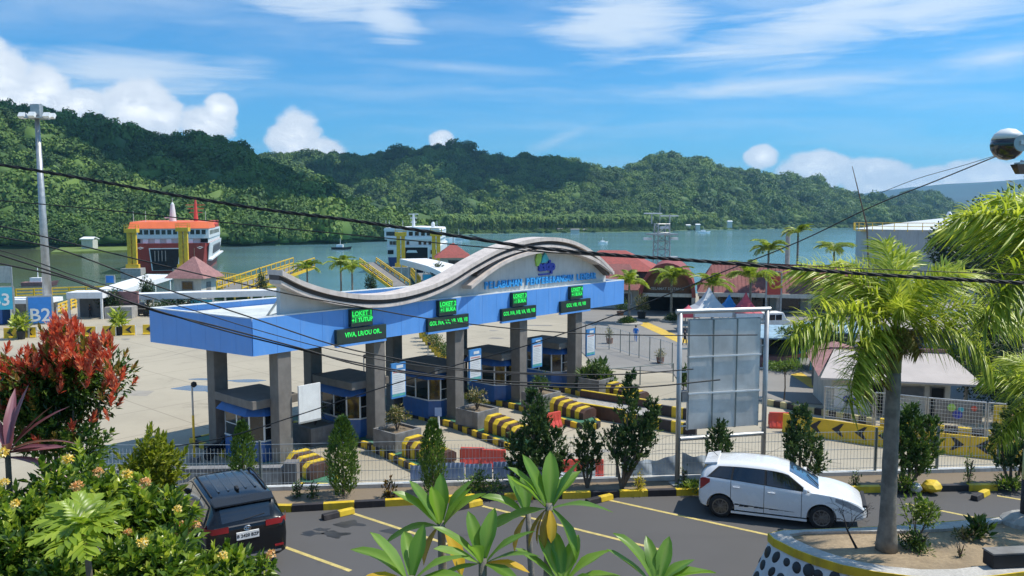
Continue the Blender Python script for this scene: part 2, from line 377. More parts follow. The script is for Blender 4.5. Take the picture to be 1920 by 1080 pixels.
A = Hill([(-1100, 300, 650), (-500, 240, 650), (-150, 220, 650), (0, 210, 650), (60, 203, 650), (130, 210, 650), (200, 212, 650), (260, 226, 655), (320, 242, 660), (400, 244, 660),
          (440, 254, 660), (475, 272, 660), (530, 304, 660), (570, 328, 650), (620, 362, 640), (700, 400, 620), (770, 424, 600), (800, 440, 600)],
         [(-1100, 380, .03), (0, 395, .04), (400, 425, .04), (520, 450, .04), (640, 480, .05), (720, 540, .05), (800, 590, .3)], 130, 3, th=14)
B = Hill([(380, 330, 1200), (500, 305, 1200), (560, 294, 1200), (620, 292, 1200), (700, 291, 1200), (760, 282, 1200), (800, 274, 1200), (850, 277, 1200), (880, 287, 1200), (930, 297, 1210),
          (1000, 297, 1220), (1060, 300, 1230), (1110, 312, 1240), (1170, 324, 1250), (1260, 350, 1250)],
         [(380, 480, .52), (700, 600, .50), (780, 640, .52), (900, 780, .42), (1050, 830, .35), (1260, 900, .3)], 210, 11, th=11)
C = Hill([(900, 395, 1350), (980, 360, 1450), (1060, 335, 1500), (1110, 320, 1500), (1170, 315, 1500), (1210, 302, 1500), (1260, 295, 1500), (1310, 300, 1500), (1370, 313, 1520), (1440, 321, 1540),
          (1500, 336, 1560), (1560, 356, 1580), (1640, 378, 1600), (1720, 404, 1640), (1770, 418, 1650)],
         [(900, 790, .35), (1050, 830, .25), (1200, 900, .12), (1300, 1000, .06), (1500, 1190, .05), (1770, 1400, .05)], 230, 23, th=15)
D = Hill([(1580, 420, 2100), (1640, 384, 2100), (1700, 368, 2100), (1740, 371, 2100), (1780, 392, 2100), (1830, 404, 2100), (1920, 402, 2150), (2050, 396, 2150), (2500, 390, 2150)],
         [(1580, 1600, .05), (2500, 1600, .05)], 260, 31, th=9)
E_ = Hill([(1300, 395, 6500), (1560, 372, 6500), (1630, 360, 6500), (1700, 351, 6500), (1760, 346, 6500), (1860, 340, 6500), (1920, 335, 6500), (2050, 330, 6500), (2400, 325, 6500), (3200, 330, 6500)],
          [(1300, 3600, .05), (3200, 3600, .05)], 700, 41, th=0)
A.sheet('hill_terrain', 220, 60); B.sheet('hill_terrain', 140, 60); C.sheet('hill_terrain', 140, 50); D.sheet('hill_terrain', 90, 30); E_.sheet('mountain_terrain', 120, 40, m=M_far)

# --- forest: crowns scattered over the slopes
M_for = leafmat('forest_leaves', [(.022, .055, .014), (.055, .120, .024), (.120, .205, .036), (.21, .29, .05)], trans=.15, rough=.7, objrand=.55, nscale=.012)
def crown_proto(k, squash=.75, n=1100, leaf=.135):
    r = np.random.default_rng(k); L = LG(); lob = unit(r.normal(size=(11, 3)))*r.uniform(.40, .80, (11, 1)); lob[:, 2] = np.abs(lob[:, 2])*squash
    rad = r.uniform(.26, .46, 11)
    for c, q in zip(lob, rad):
        d = unit(r.normal(size=(n//11, 3))); d[:, 2] = np.where(d[:, 2] < -.2, -d[:, 2], d[:, 2])
        p = c+d*q*r.uniform(.75, 1.05, (len(d), 1)); o = unit(np.cross(d, r.normal(size=d.shape))+d*.25)
        L.leaves(p, o, d+r.normal(size=d.shape)*.16, r.uniform(.7, 1.3, len(d))*leaf, leaf*.8, np.clip(.45+r.normal(size=len(d))*.14, 0, 1), fold=.05)
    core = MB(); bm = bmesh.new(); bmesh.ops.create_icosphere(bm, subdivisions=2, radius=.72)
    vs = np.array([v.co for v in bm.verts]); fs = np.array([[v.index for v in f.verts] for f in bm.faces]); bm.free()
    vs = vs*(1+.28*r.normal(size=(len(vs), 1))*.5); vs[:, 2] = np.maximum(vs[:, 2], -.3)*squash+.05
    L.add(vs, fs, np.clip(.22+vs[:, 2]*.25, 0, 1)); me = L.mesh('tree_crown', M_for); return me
def palm_proto(k):
    r = np.random.default_rng(k); L = LG(); h = 1.0
    for i in range(13):
        a = r.uniform(0, 2*PI); e0 = r.uniform(-.1, .9); d = np.array([math.cos(a), math.sin(a), 0]); s = np.array([-d[1], d[0], 0])
        tt = np.linspace(0, 1, 4); pts = np.array([d*.36*q+np.array([0, 0, h+.30*e0*q-.34*q*q]) for q in tt])
        L.add(*strip(pts, [.03, .06, .05, .005], s, (0, 0, 1), r.uniform(.35, .95), fold=-.3))
    for j in range(3):
        a = j*2.1; c0 = np.array([math.cos(a), math.sin(a), 0])*.02; c1 = np.array([math.cos(a+2.1), math.sin(a+2.1), 0])*.02
        L.add(np.array([c0, c1, c1*.7+[0, 0, h], c0*.7+[0, 0, h]]), np.array([[0, 1, 2], [0, 2, 3]]), np.full(4, 1.0))
    return L.mesh('coconut_palm', M_for)
def scatter(name, pts, scl, protos, label, rot=None):
    coll = bpy.data.collections.new(name+'_kinds')
    for i, me in enumerate(protos): coll.objects.link(bpy.data.objects.new('kind_of_'+name, me))
    n = len(pts); me = bpy.data.meshes.new(name); me.vertices.add(n); me.vertices.foreach_set('co', np.asarray(pts, np.float32).ravel())
    a = me.attributes.new('scl', 'FLOAT_VECTOR', 'POINT'); a.data.foreach_set('vector', np.asarray(scl, np.float32).ravel())
    a = me.attributes.new('rot', 'FLOAT_VECTOR', 'POINT')
    rz = np.zeros((n, 3), np.float32); rz[:, 2] = rng.uniform(0, 2*PI, n); a.data.foreach_set('vector', rz.ravel())
    a = me.attributes.new('idx', 'INT', 'POINT'); a.data.foreach_set('value', rng.integers(0, len(protos), n).astype(np.int32))
    o = put(name, me); o['kind'] = 'stuff'; o['label'] = label
    g = bpy.data.node_groups.new(name, 'GeometryNodeTree'); g.interface.new_socket('Geometry', in_out='INPUT', socket_type='NodeSocketGeometry')
    g.interface.new_socket('Geometry', in_out='OUTPUT', socket_type='NodeSocketGeometry'); N = g.nodes; ln = g.links.new
    i = N.new('NodeGroupInput'); ou = N.new('NodeGroupOutput'); ip = N.new('GeometryNodeInstanceOnPoints'); ci = N.new('GeometryNodeCollectionInfo')
    ci.inputs['Collection'].default_value = coll; ci.inputs['Separate Children'].default_value = True; ci.inputs['Reset Children'].default_value = True
    def att(nm, ty):
        q = N.new('GeometryNodeInputNamedAttribute'); q.data_type = ty; q.inputs['Name'].default_value = nm; return q.outputs['Attribute']
    ln(i.outputs[0], ip.inputs['Points']); ln(ci.outputs[0], ip.inputs['Instance']); ip.inputs['Pick Instance'].default_value = True
    ln(att('idx', 'INT'), ip.inputs['Instance Index']); ln(att('rot', 'FLOAT_VECTOR'), ip.inputs['Rotation']); ln(att('scl', 'FLOAT_VECTOR'), ip.inputs['Scale'])
    ln(ip.outputs[0], ou.inputs[0]); o.modifiers.new('scatter', 'NODES').node_group = g; return o
CR = [crown_proto(k, .62+.1*(k % 3)) for k in range(7)]
def forest(h, n, u0, u1, t0, t1, r0, r1, label):
    p, t_ = h.sample(n, u0, u1, t0, t1); k = vnoise(p[:, 0]/60, p[:, 1]/60, 77)
    keep = (k < .2) | (rng.random(len(p)) < .35); p = p[keep]; s = rng.uniform(r0, r1, len(p))*rng.choice([.55, .8, 1, 1.3, 1.7], len(p))
    p[:, 2] += s*.15; sc = np.stack([s, s, s*rng.uniform(.8, 1.25, len(p))], -1)
    return scatter('forest', p, sc, CR, label)
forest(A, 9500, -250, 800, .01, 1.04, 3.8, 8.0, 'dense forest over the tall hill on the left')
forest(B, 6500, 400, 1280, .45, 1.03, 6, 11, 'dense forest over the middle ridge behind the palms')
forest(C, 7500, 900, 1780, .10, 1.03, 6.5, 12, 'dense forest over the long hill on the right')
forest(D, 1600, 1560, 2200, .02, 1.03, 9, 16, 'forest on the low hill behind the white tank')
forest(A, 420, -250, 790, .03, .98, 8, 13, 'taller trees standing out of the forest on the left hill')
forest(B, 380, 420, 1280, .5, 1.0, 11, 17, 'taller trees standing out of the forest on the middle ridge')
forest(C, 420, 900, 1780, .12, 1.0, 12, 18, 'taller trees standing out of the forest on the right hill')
p1, _ = B.sample(1500, 620, 1280, .03, .5); p2, _ = C.sample(500, 1000, 1340, .04, .25); pp = np.concatenate([p1, p2])
s = rng.uniform(10, 17, len(pp)); scatter('coconut_grove', pp, np.stack([s*.85, s*.85, s], -1), [palm_proto(k) for k in range(4)], 'coconut palm grove on the flat land across the bay')
p1, _ = B.sample(1100, 560, 1260, .0, .42); p2, _ = C.sample(900, 1000, 1760, .0, .12); pp = np.concatenate([p1, p2]); s = rng.uniform(2.5, 5.5, len(pp))
scatter('shore_bushes', pp, np.stack([s, s, s*.8], -1), CR, 'bushes and mangroves along the far shore')

# --- the cloud overhead that shades the upper slopes
def cloud(name, c, size, seed, label):
    r = np.random.default_rng(seed); bm = bmesh.new()
    for i in range(26):
        q = r.uniform(-1, 1, 2)*.8; zz = r.uniform(-.1, .5)*(1-np.hypot(*q)*.5)
        bmesh.ops.create_icosphere(bm, subdivisions=3, radius=r.uniform(.22, .42), matrix=Matrix.Translation((q[0], q[1], zz)))
    for v in bm.verts:
        if v.co.z < -.12: v.co.z = -.12+(v.co.z+.12)*.15
    me = bpy.data.meshes.new(name); bm.to_mesh(me); bm.free(); me.materials.append(M_cloud); me.polygons.foreach_set('use_smooth', [True]*len(me.polygons))
    o = put(name, me, loc=c, scale=size); o['kind'] = 'structure'; return o
M_cloud = mat('cloud_white', (.85, .86, .88), 1, var=.02, spec=0)
cdir = sd/sd.z
def over(x, y, z, H): return Vector((x, y, z))+cdir*(H-z)
cloud('cloud', over(-360, 625, 95, 900), (330, 85, 80), 5, '')
cloud('cloud', over(-75, 1130, 75, 950), (185, 95, 90), 6, '')

# --- haze
hz = bpy.data.materials.new('haze_air'); hz.use_nodes = True; t = NT(hz.node_tree); t.n.clear()
pv = t.new('ShaderNodeVolumePrincipled'); pv.inputs['Color'].default_value = (.36, .70, 1, 1); pv.inputs['Density'].default_value = .000105; pv.inputs['Anisotropy'].default_value = .25
t.l.new(pv.outputs[0], t.new('ShaderNodeOutputMaterial').inputs['Volume'])
HAZE = True
if HAZE:
    mb = MB(); mb.bx(-9500, 9500, -400, 9500, W-5.5, 520); h = mb.build('haze', hz); stuff(h); h['label'] = 'faint sea haze over the bay'

# --- car park, its bed and the bank the viewer stands over
mb = MB(); lot_out = [(-40, -12), (-40, 23.2), (-7.5, 23.2), (-.8, 23.9), (6.2, 24.3), (15.6, 25.1), (40, 26.5), (40, -12)]
mb.slab([(x, y, LOT-.004) for x, y in lot_out], (0, 0, -6)); structure(mb.build('car_park_base', M_conc))
asph = [(-40, 2), (-40, 21.5), (-6.1, 21.5), (-1.07, 22.34), (5.64, 22.87), (14.47, 23.24), (40, 24.3), (40, 2)]
mb = MB(); mb.add([(x, y, LOT) for x, y in asph], [tuple(range(8))]); structure(mb.build('car_park_asphalt', M_lot))
bed = [(-40, 21.62), (-6.1, 21.62), (-1.07, 22.46), (5.64, 22.99), (14.47, 23.36), (40, 24.4), (40, 26.2), (15.6, 24.95), (6.2, 24.15), (-.8, 23.75), (-7.5, 23.05), (-40, 23.05)]
mb = MB(); mb.slab([(x, y, LOT+.1) for x, y in bed], (0, 0, -.08)); structure(mb.build('planting_bed_soil', M_soil))
# bank below the viewer
nx, ny = 50, 24; X, Yy = np.meshgrid(np.linspace(-16, 12, nx), np.linspace(.2, 9.6, ny), indexing='ij')
Z = 4.6-1.6*smoothstep((Yy-5.0)/3.2)+vnoise(X*.9, Yy*.9, 5)*.25; Z = np.where(Yy > 9.0, 0, Z)
i = np.arange(nx*ny).reshape(nx, ny); fq = np.stack([i[:-1, :-1], i[1:, :-1], i[1:, 1:], i[:-1, 1:]], -1).reshape(-1, 4)
structure(put('bank_ground', npmesh('bank_ground', np.stack([X, Yy, Z], -1), fq, M_soil, smooth=True)))
# ================================================================ TOLL GATE
M_blue = mat('blue_cladding', (.10, .31, .74), .42, var=.05, scale=.6, dirt=.22, dirtcol=(.26, .42, .70))
M_blueb = mat('booth_blue', (.03, .12, .36), .45, var=.12, dirt=.25)
M_roofw = mat('pale_roof_sheet', (.62, .65, .61), .6, var=.14, scale=.5, dirt=.3)
M_wall = mat('pale_grey_render', (.53, .54, .53), .8, var=.07, scale=.8, dirt=.28, dirtcol=(.33, .32, .30))
M_cop = mat('pinkish_coping', (.60, .53, .485), .8, var=.12, scale=1.5, dirt=.35, dirtcol=(.2, .17, .15))
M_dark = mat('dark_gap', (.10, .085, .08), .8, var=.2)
M_pil = mat('pillar_grey', (.18, .165, .15), .75, var=.15, dirt=.3, bump=.15)
M_ledbox = mat('led_cabinet', (.018, .035, .032), .35, var=.2)
M_ledgrn = mat('led_backlight', (.01, .10, .03), .4, emit=(.0, .16, .03, .35))
M_led = mat('led_green', (.02, .3, .05), .4, emit=(.02, .95, .12, .75))
M_steel = mat('galvanised_steel', (.42, .43, .43), .45, metal=.55, var=.12, dirt=.15)
M_white = mat('white_paint', (.78, .78, .76), .5, var=.05, dirt=.14)
M_whitem = mat('white_metal', (.72, .74, .74), .4, var=.06, dirt=.12)
M_glass = mat('dark_glass', (.012, .016, .020), .06, var=.3, spec=.7)
M_in = mat('booth_inside', (.10, .11, .12), .7)
M_yel = mat('yellow_kerb_paint', (.66, .46, .025), .6, var=.15, scale=3, dirt=.4, dirtcol=(.22, .16, .05))
M_blk = mat('black_kerb_paint', (.028, .024, .026), .65, var=.3, scale=3, dirt=.3, dirtcol=(.12, .10, .09))
M_brn = mat('dark_brown_paint', (.075, .035, .025), .6, var=.25, dirt=.3)
M_grn = mat('green_island_paint', (.045, .16, .09), .75, var=.25, dirt=.4, dirtcol=(.12, .13, .1))
M_letter = mat('letter_blue', (.05, .38, .85), .35, var=.08, dirt=.15)
M_red = mat('red_plastic', (.62, .075, .05), .42, var=.12, dirt=.25, dirtcol=(.35, .12, .09))

GE = (Vector((8.9, 63.55, 0))-Vector((-12.77, 38.98, 0))).normalized(); GA = math.atan2(GE.y, GE.x)
gate = thing('toll_gate', 'long blue toll plaza canopy with wavy grey wall across the lanes', 'toll gate', (-12.77, 38.98, G), GA)
GM = Matrix.Translation((-12.77, 38.98, G)) @ Matrix.Rotation(GA, 4, 'Z')
def gw(x, y, z=0): return GM @ Vector((x, y, z))     # gate plan to world
LG_, DP, SK = 32.76, 8.44, -1.2; ZB, ZT = 6.2, 8.05
PS = [1.9, 8.1, 14.5, 20.7, 27.05]
def sk(x, y): return x+SK*y/DP
# cladding sheets, one by one, on four sides
n = 24; wd = LG_/n; pm = MB().bx(.006, wd-.006, -.035, 0, ZB, ZT).mesh('fascia_panel', M_blue)
for i in range(n): put('fascia_panel', pm, gate, (i*wd, 0, 0))
n = 7; ln = math.hypot(DP, SK); wd = ln/n; am = math.atan2(DP, SK); pm2 = MB().bx(.006, wd-.006, 0, .035, ZB, ZT).mesh('side_panel', M_blue)
for i in range(n): put('fascia_panel', pm2, gate, (SK*i/n-.0, DP*i/n, 0), (0, 0, am))
for i in range(n): put('fascia_panel', pm2, gate, (LG_+SK*i/n+.035, DP*i/n, 0), (0, 0, am))
n = 24; wd = LG_/n; pm = MB().bx(.006, wd-.006, 0, .035, ZB, ZT).mesh('rear_panel', M_blue)
for i in range(n): put('fascia_panel', pm, gate, (SK+i*wd, DP, 0))
def plan(i): return [(i, i), (LG_-i, i), (LG_+SK-i, DP-i), (SK+i, DP-i)]
MB().slab([(x, y, ZB+.03) for x, y in plan(.02)], (0, 0, .12)).build('soffit', M_concd, gate)
MB().slab([(x, y, ZT-.42) for x, y in plan(.03)], (0, 0, .06)).build('roof_deck', M_roofw, gate)
mb = MB()
q = [(x, y) for x, y in plan(-.02)]; q2 = plan(.22)
for i in range(4):
    j = (i+1) % 4; mb.add([(*q[i], ZT+.005), (*q[j], ZT+.005), (*q2[j], ZT+.005), (*q2[i], ZT+.005), (*q[i], ZT+.06), (*q[j], ZT+.06), (*q2[j], ZT+.06), (*q2[i], ZT+.06)],
                          [(4, 5, 6, 7), (0, 1, 5, 4), (2, 3, 7, 6), (0, 3, 2, 1)])
mb.build('roof_edge_trim', M_whitem, gate)
# pillars
for i, s in enumerate(PS):
    for y in (.5, 5.6):
        mb = MB().bx(-.40, .40, -.40, .40, 0, ZB+.05); mb.bx(-.44, .44, -.44, .44, 0, .5)
        o = mb.build('pillar', M_pil, gate, bevel=.03); o.location = (sk(s, y), y, 0)
# wavy wall: outline in the gate's own plane
wave = [(1.39, 5.51), (2.39, 5.0), (3.66, 4.53), (5.35, 4.11), (7.15, 3.86), (8.68, 3.82), (10.71, 4.02), (12.88, 4.52), (15.2, 5.4), (17.69, 6.2), (20.37, 6.66), (23.07, 6.76), (25.74, 6.36), (28.76, 5.13), (30.33, 4.17)]
low = [(14.82, 4.01), (15.79, 4.52), (17.8, 5.38), (20.49, 5.95), (23.38, 6.05), (26.53, 5.66), (29.0, 4.85), (30.55, 4.1)]
def spline(pts, n):
    x = np.array([p[0] for p in pts]); y = np.array([p[1] for p in pts]); xs = np.linspace(x[0], x[-1], n)
    m = np.gradient(y, x); k = np.clip(np.searchsorted(x, xs)-1, 0, len(x)-2); h = x[k+1]-x[k]; t = (xs-x[k])/h
    return np.stack([xs, (2*t**3-3*t**2+1)*y[k]+(t**3-2*t**2+t)*h*m[k]+(-2*t**3+3*t**2)*y[k+1]+(t**3-t**2)*h*m[k+1]], -1)
wv = spline(wave, 72); lv = spline(low, 40)
wtop = np.array([(x, z) for x, z in wv]); base = ZT-G*0-.0
out = [(1.75, .25, ZT-.35)]+[(max(x, 1.75), .25, z-G-.38) for x, z in wtop if 1.7 < x < 30.9]+[(30.6, .25, 8.6), (30.6, .25, ZT-.35)]
MB().slab(out, (0, .35, 0)).build('pediment_wall', M_wall, gate)
def band(curve, dz, th, y0, y1, m, name):
    mb = MB(); n = len(curve); vs = []
    for x, z in curve: vs += [(x, y0, z-G+dz), (x, y1, z-G+dz), (x, y1, z-G+dz-th), (x, y0, z-G+dz-th)]
    fs = [(4*i+j, 4*i+(j+1) % 4, 4*i+4+(j+1) % 4, 4*i+4+j) for i in range(n-1) for j in range(4)]+[(0, 1, 2, 3), (4*n-4, 4*n-3, 4*n-2, 4*n-1)]
    mb.add(vs, fs); return mb.build(name, m, gate)
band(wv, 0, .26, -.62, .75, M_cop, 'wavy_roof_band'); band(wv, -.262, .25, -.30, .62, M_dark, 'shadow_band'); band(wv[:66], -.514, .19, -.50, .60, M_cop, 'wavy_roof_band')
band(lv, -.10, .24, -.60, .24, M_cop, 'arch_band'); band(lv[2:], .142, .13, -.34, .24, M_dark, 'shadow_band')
mb = MB()
for x in np.linspace(2.4, 30, 9):
    z = float(np.interp(x, wv[:, 0], wv[:, 1]))-G-.5; mb.bar((x, .62, z), (x, 2.6, ZT-.32), .09); mb.bar((x, .62, ZT+.2), (x, 2.6, ZT-.32), .07)
    mb.bar((x, .62, z*.5+ZT*.5), (x, 1.7, ZT-.30), .06)
mb.build('steel_bracing', M_steel, gate)
# raised name on the wall
name_s = thing('name_sign', 'blue raised letters spelling the port name on the curved wall', 'sign', gw(0, 0, 0), GA)
txt = 'PELABUHAN PENYEBERANGAN LEMBAR'; x0, x1 = 16.75, 29.2; stp = (x1-x0)/len(txt)
for i, ch in enumerate(txt):
    if ch == ' ': continue
    me = text_mesh(ch, .66, M_letter, .06, bold=.014)
    o = put('letter', me, name_s, (x0+(i+.5)*stp, .17, 3.72-G-.02), (R(90), 0, 0)); o.scale = (.92, 1, 1)
logo = thing('logo_sign', 'green, teal and dark blue emblem above the port name', 'sign', gw(0, 0, 0), GA)
M_lg = mat('logo_lime', (.33, .58, .10), .4); M_lt = mat('logo_teal', (.06, .45, .55), .4); M_lb = mat('logo_navy', (.03, .06, .42), .4)
def blobshape(pts, y0=.10): return MB().slab([(x, y0, z-G) for x, z in pts], (0, .13, 0))
blobshape([(22.05, 4.75), (21.95, 5.2), (22.1, 5.6), (22.45, 5.72), (22.62, 5.5), (22.5, 5.05), (22.3, 4.78)]).build('green_swoosh', M_lg, logo, bevel=.02)
blobshape([(22.55, 4.95), (22.72, 5.42), (22.98, 5.68), (23.2, 5.45), (23.42, 5.15), (23.05, 4.98)]).build('teal_wing', M_lt, logo, bevel=.02)
put('letter', text_mesh('asdp', .98, M_lb, .07, bold=.05), logo, (23.2, .16, 4.72-G), (R(90), 0, 0))
MB().bx(22.35, 23.6, .14, .24, 4.10-G, 4.20-G).build('tagline_bar', M_lb, logo)
# led signs
leds = [(6.51, 'LOKET 1', '+1 TUTUP', 'VIVA, LR/OU OR..', 4.77, 8.30), (13.05, 'LOKET 2', '+1 BUKA', 'GOL IVA, VA, VB, VIB, VII', 11.39, 14.96),
        (19.77, 'LOKET 3', '-1 BUKA', 'GOL IVA, IVB, VA, VB, VIB', 17.97, 21.6), (26.16, 'LOKET 4', '+1 BUKA', 'GOL VIB, VII, VIII', 24.29, 28.0)]
for c, a1, a2, lowt, xa, xb in leds:
    n_ = a1[-1]; which = {'1': 'first, nearest', '2': 'second', '3': 'third', '4': 'fourth, farthest'}[n_]
    s = thing('led_sign', f'small green LED sign reading {a1} over the {which} lane', 'led sign', gw(c, 0, 0), GA, 'LED signs on the blue fascia')
    z0, z1 = 2.18-G, 3.13-G
    MB().bx(-.74, .74, -.30, -.04, z0, z1).build('cabinet', M_ledbox, s, bevel=.015); MB().bx(-.69, .69, -.312, -.302, z0+.2, z1-.04).build('screen', M_ledgrn, s)
    put('lettering', text_mesh(a1, .36, M_led, bold=.012), s, (0, -.32, z1-.25), (R(90), 0, 0)); put('lettering', text_mesh(a2, .32, M_led, bold=.01), s, (0, -.32, z1-.60), (R(90), 0, 0))
    MB().bx(-.66, .66, -.32, -.315, z1-.425, z1-.405).build('lit_line', M_led, s)
    s = thing('led_sign', f'wide dark LED board listing vehicles below the {a1} sign, {which} lane', 'led sign', gw((xa+xb)/2, 0, 0), GA, 'LED signs on the blue fascia')
    h = (xb-xa)/2-.06; z0, z1 = 1.30-G, 2.12-G
    MB().bx(-h, h, -.26, -.04, z0, z1).build('cabinet', M_ledbox, s, bevel=.015)
    me = text_mesh(lowt, .33, M_led, bold=.008); wdt = max(v.co.x for v in me.vertices)-min(v.co.x for v in me.vertices); k = min(1, 2*(h-.12)/wdt)
    put('lettering', me, s, (.1 if n_ == '1' else 0, -.265, (z0+z1)/2+.06), (R(90), 0, 0), (k, 1.1, 1))
    MB().bx(-h, h, -.255, -.03, z0-.14, z0-.02).build('lower_ledge', M_blue, s)

# --- islands, booths, boards
def booth(i, s):
    t = thing('ticket_booth', ['blue ticket booth nearest the car park, at the left end of the gate', 'blue ticket booth behind the second pillar from the left', 'blue ticket booth behind the third, middle pillar',
              'blue ticket booth behind the fourth pillar', 'blue ticket booth at the far right end of the gate'][i], 'ticket booth', gw(sk(s, 2.8), 2.8, .22), GA, 'ticket booths under the canopy')
    x0, x1, y0, y1 = -.75, 1.25, -1.5, 1.5; q = .28
    ft = [(x0+q*2, y0), (x1-q*2, y0), (x1, y0+q*2), (x1, y1), (x0, y1), (x0, y0+q*2)]
    def ring(k): return [(x0+q*2-k*.4, y0-k), (x1-q*2+k*.4, y0-k), (x1+k, y0+q*2-k*.4), (x1+k, y1+k), (x0-k, y1+k), (x0-k, y0+q*2-k*.4)]
    MB().slab([(x, y, 0) for x, y in ft], (0, 0, 1.15)).build('lower_wall', M_blueb, t)
    MB().slab([(x, y, 2.52) for x, y in ring(.0)], (0, 0, .12)).slab([(x, y, 1.15) for x, y in ring(.03)], (0, 0, .07)).build('white_frame', M_whitem, t)
    a, b = ring(.02), ring(.34); mb = MB()
    mb.add([(x, y, 3.05) for x, y in a]+[(x, y, 2.58) for x, y in b], [(j, (j+1) % 6, 6+(j+1) % 6, 6+j) for j in range(6)]+[tuple(range(6)), tuple(range(11, 5, -1))]); mb.build('blue_awning', M_blueb, t)
    MB().bx(x0-.35, x1+.35, y0-.45, y1+.35, 3.06, 3.5).build('roof_slab', M_pil, t, bevel=.02)
    MB().slab([(x, y, 1.23) for x, y in [(x*.82+.05, y*.85) for x, y in ft]], (0, 0, .5)).build('counter', M_in, t)
    for j in range(6):
        p, r_ = Vector((*ft[j], 0)), Vector((*ft[(j+1) % 6], 0)); d = (r_-p); L = d.length; k = max(1, round(L/1.05))
        for m_ in range(k):
            u0, u1 = p+d*(m_/k), p+d*((m_+1)/k); nrm = Vector((d.y, -d.x, 0)).normalized()*.012
            fr = MB()
            for aa, bb in ((u0, u0+d*.055/L), (u1-d*.055/L, u1)): fr.slab([aa+Vector((0, 0, 1.22)), bb+Vector((0, 0, 1.22)), bb+Vector((0, 0, 2.52)), aa+Vector((0, 0, 2.52))], -nrm*5)
            if (m_+j) % 2 == 0: fr.slab([u0+Vector((0, 0, 1.85)), u1+Vector((0, 0, 1.85)), u1+Vector((0, 0, 1.89)), u0+Vector((0, 0, 1.89))], -nrm*4)
            fo = fr.build('window_frame', M_whitem, t)
            MB().slab([u0+Vector((0, 0, 1.22))-nrm*2, u1+Vector((0, 0, 1.22))-nrm*2, u1+Vector((0, 0, 2.52))-nrm*2, u0+Vector((0, 0, 2.52))-nrm*2], -nrm).build('pane', M_glass, fo)
    return t
ORD = ['nearest the car park', 'second from the left', 'in the middle', 'fourth from the left', 'farthest to the right']
SH = [0, -2.3, -2.6, -2.6, -2.6]
def kerbrun(pts, parent, h=.24, step=.55, first=0, wd=.2, mats=None, z=0, over=0):
    """separate painted kerb stones along a line"""
    k = first
    for a, b in zip(pts[:-1], pts[1:]):
        a, b = Vector(a), Vector(b); L = (b-a).length; n = max(1, round(L/step)); d = (b-a)/n; ang = math.atan2(d.y, d.x)
        me = [MB().bx(.006, d.length-.006, -wd/2, wd/2, 0, h).mesh('kerb_stone', m) for m in (mats or (M_yel, M_blk))]
        for i in range(n):
            p = a+d*i; put('kerb_stone', me[k % 2], parent, (p.x, p.y, z), (0, 0, ang)); k += 1
def leafy(name, n, r, h, L, Wd, m, up=.3, tone=(0, 1), z0=0, shell=.45, clumps=14):
    """a rounded bush of separate leaves"""
    c = rdir(clumps); c[:, 2] = np.abs(c[:, 2]); c = c*rng.uniform(.25, .75, (clumps, 1)); k = rng.integers(0, clumps, n)
    d = rdir(n); p = c[k]+d*rng.uniform(.15, shell, (n, 1)); p[:, 2] = np.where(p[:, 2] < 0, -p[:, 2]*.5, p[:, 2])
    o = unit(d+rdir(n)*.7+np.array([0, 0, up])); t = np.clip(rng.uniform(tone[0], tone[1], n), 0, 1)
    p = p*np.array([r, r, h])+np.array([0, 0, z0])
    return LG().leaves(p, o, rdir(n)*.6+np.array([0, 0, 1]), L*rng.uniform(.6, 1.25, n), Wd*rng.uniform(.7, 1.2, n), t).mesh(name, m)
M_shrub = leafmat('shrub_leaves', [(.02, .05, .015), (.045, .10, .022), (.09, .16, .035), (.17, .22, .06)], .3)
M_crot = leafmat('croton_leaves', [(.03, .06, .02), (.09, .12, .03), (.26, .22, .10), (.45, .36, .20)], .3)
M_stem = mat('bark_brown', (.13, .10, .075), .9, var=.3, scale=8, bump=.3)
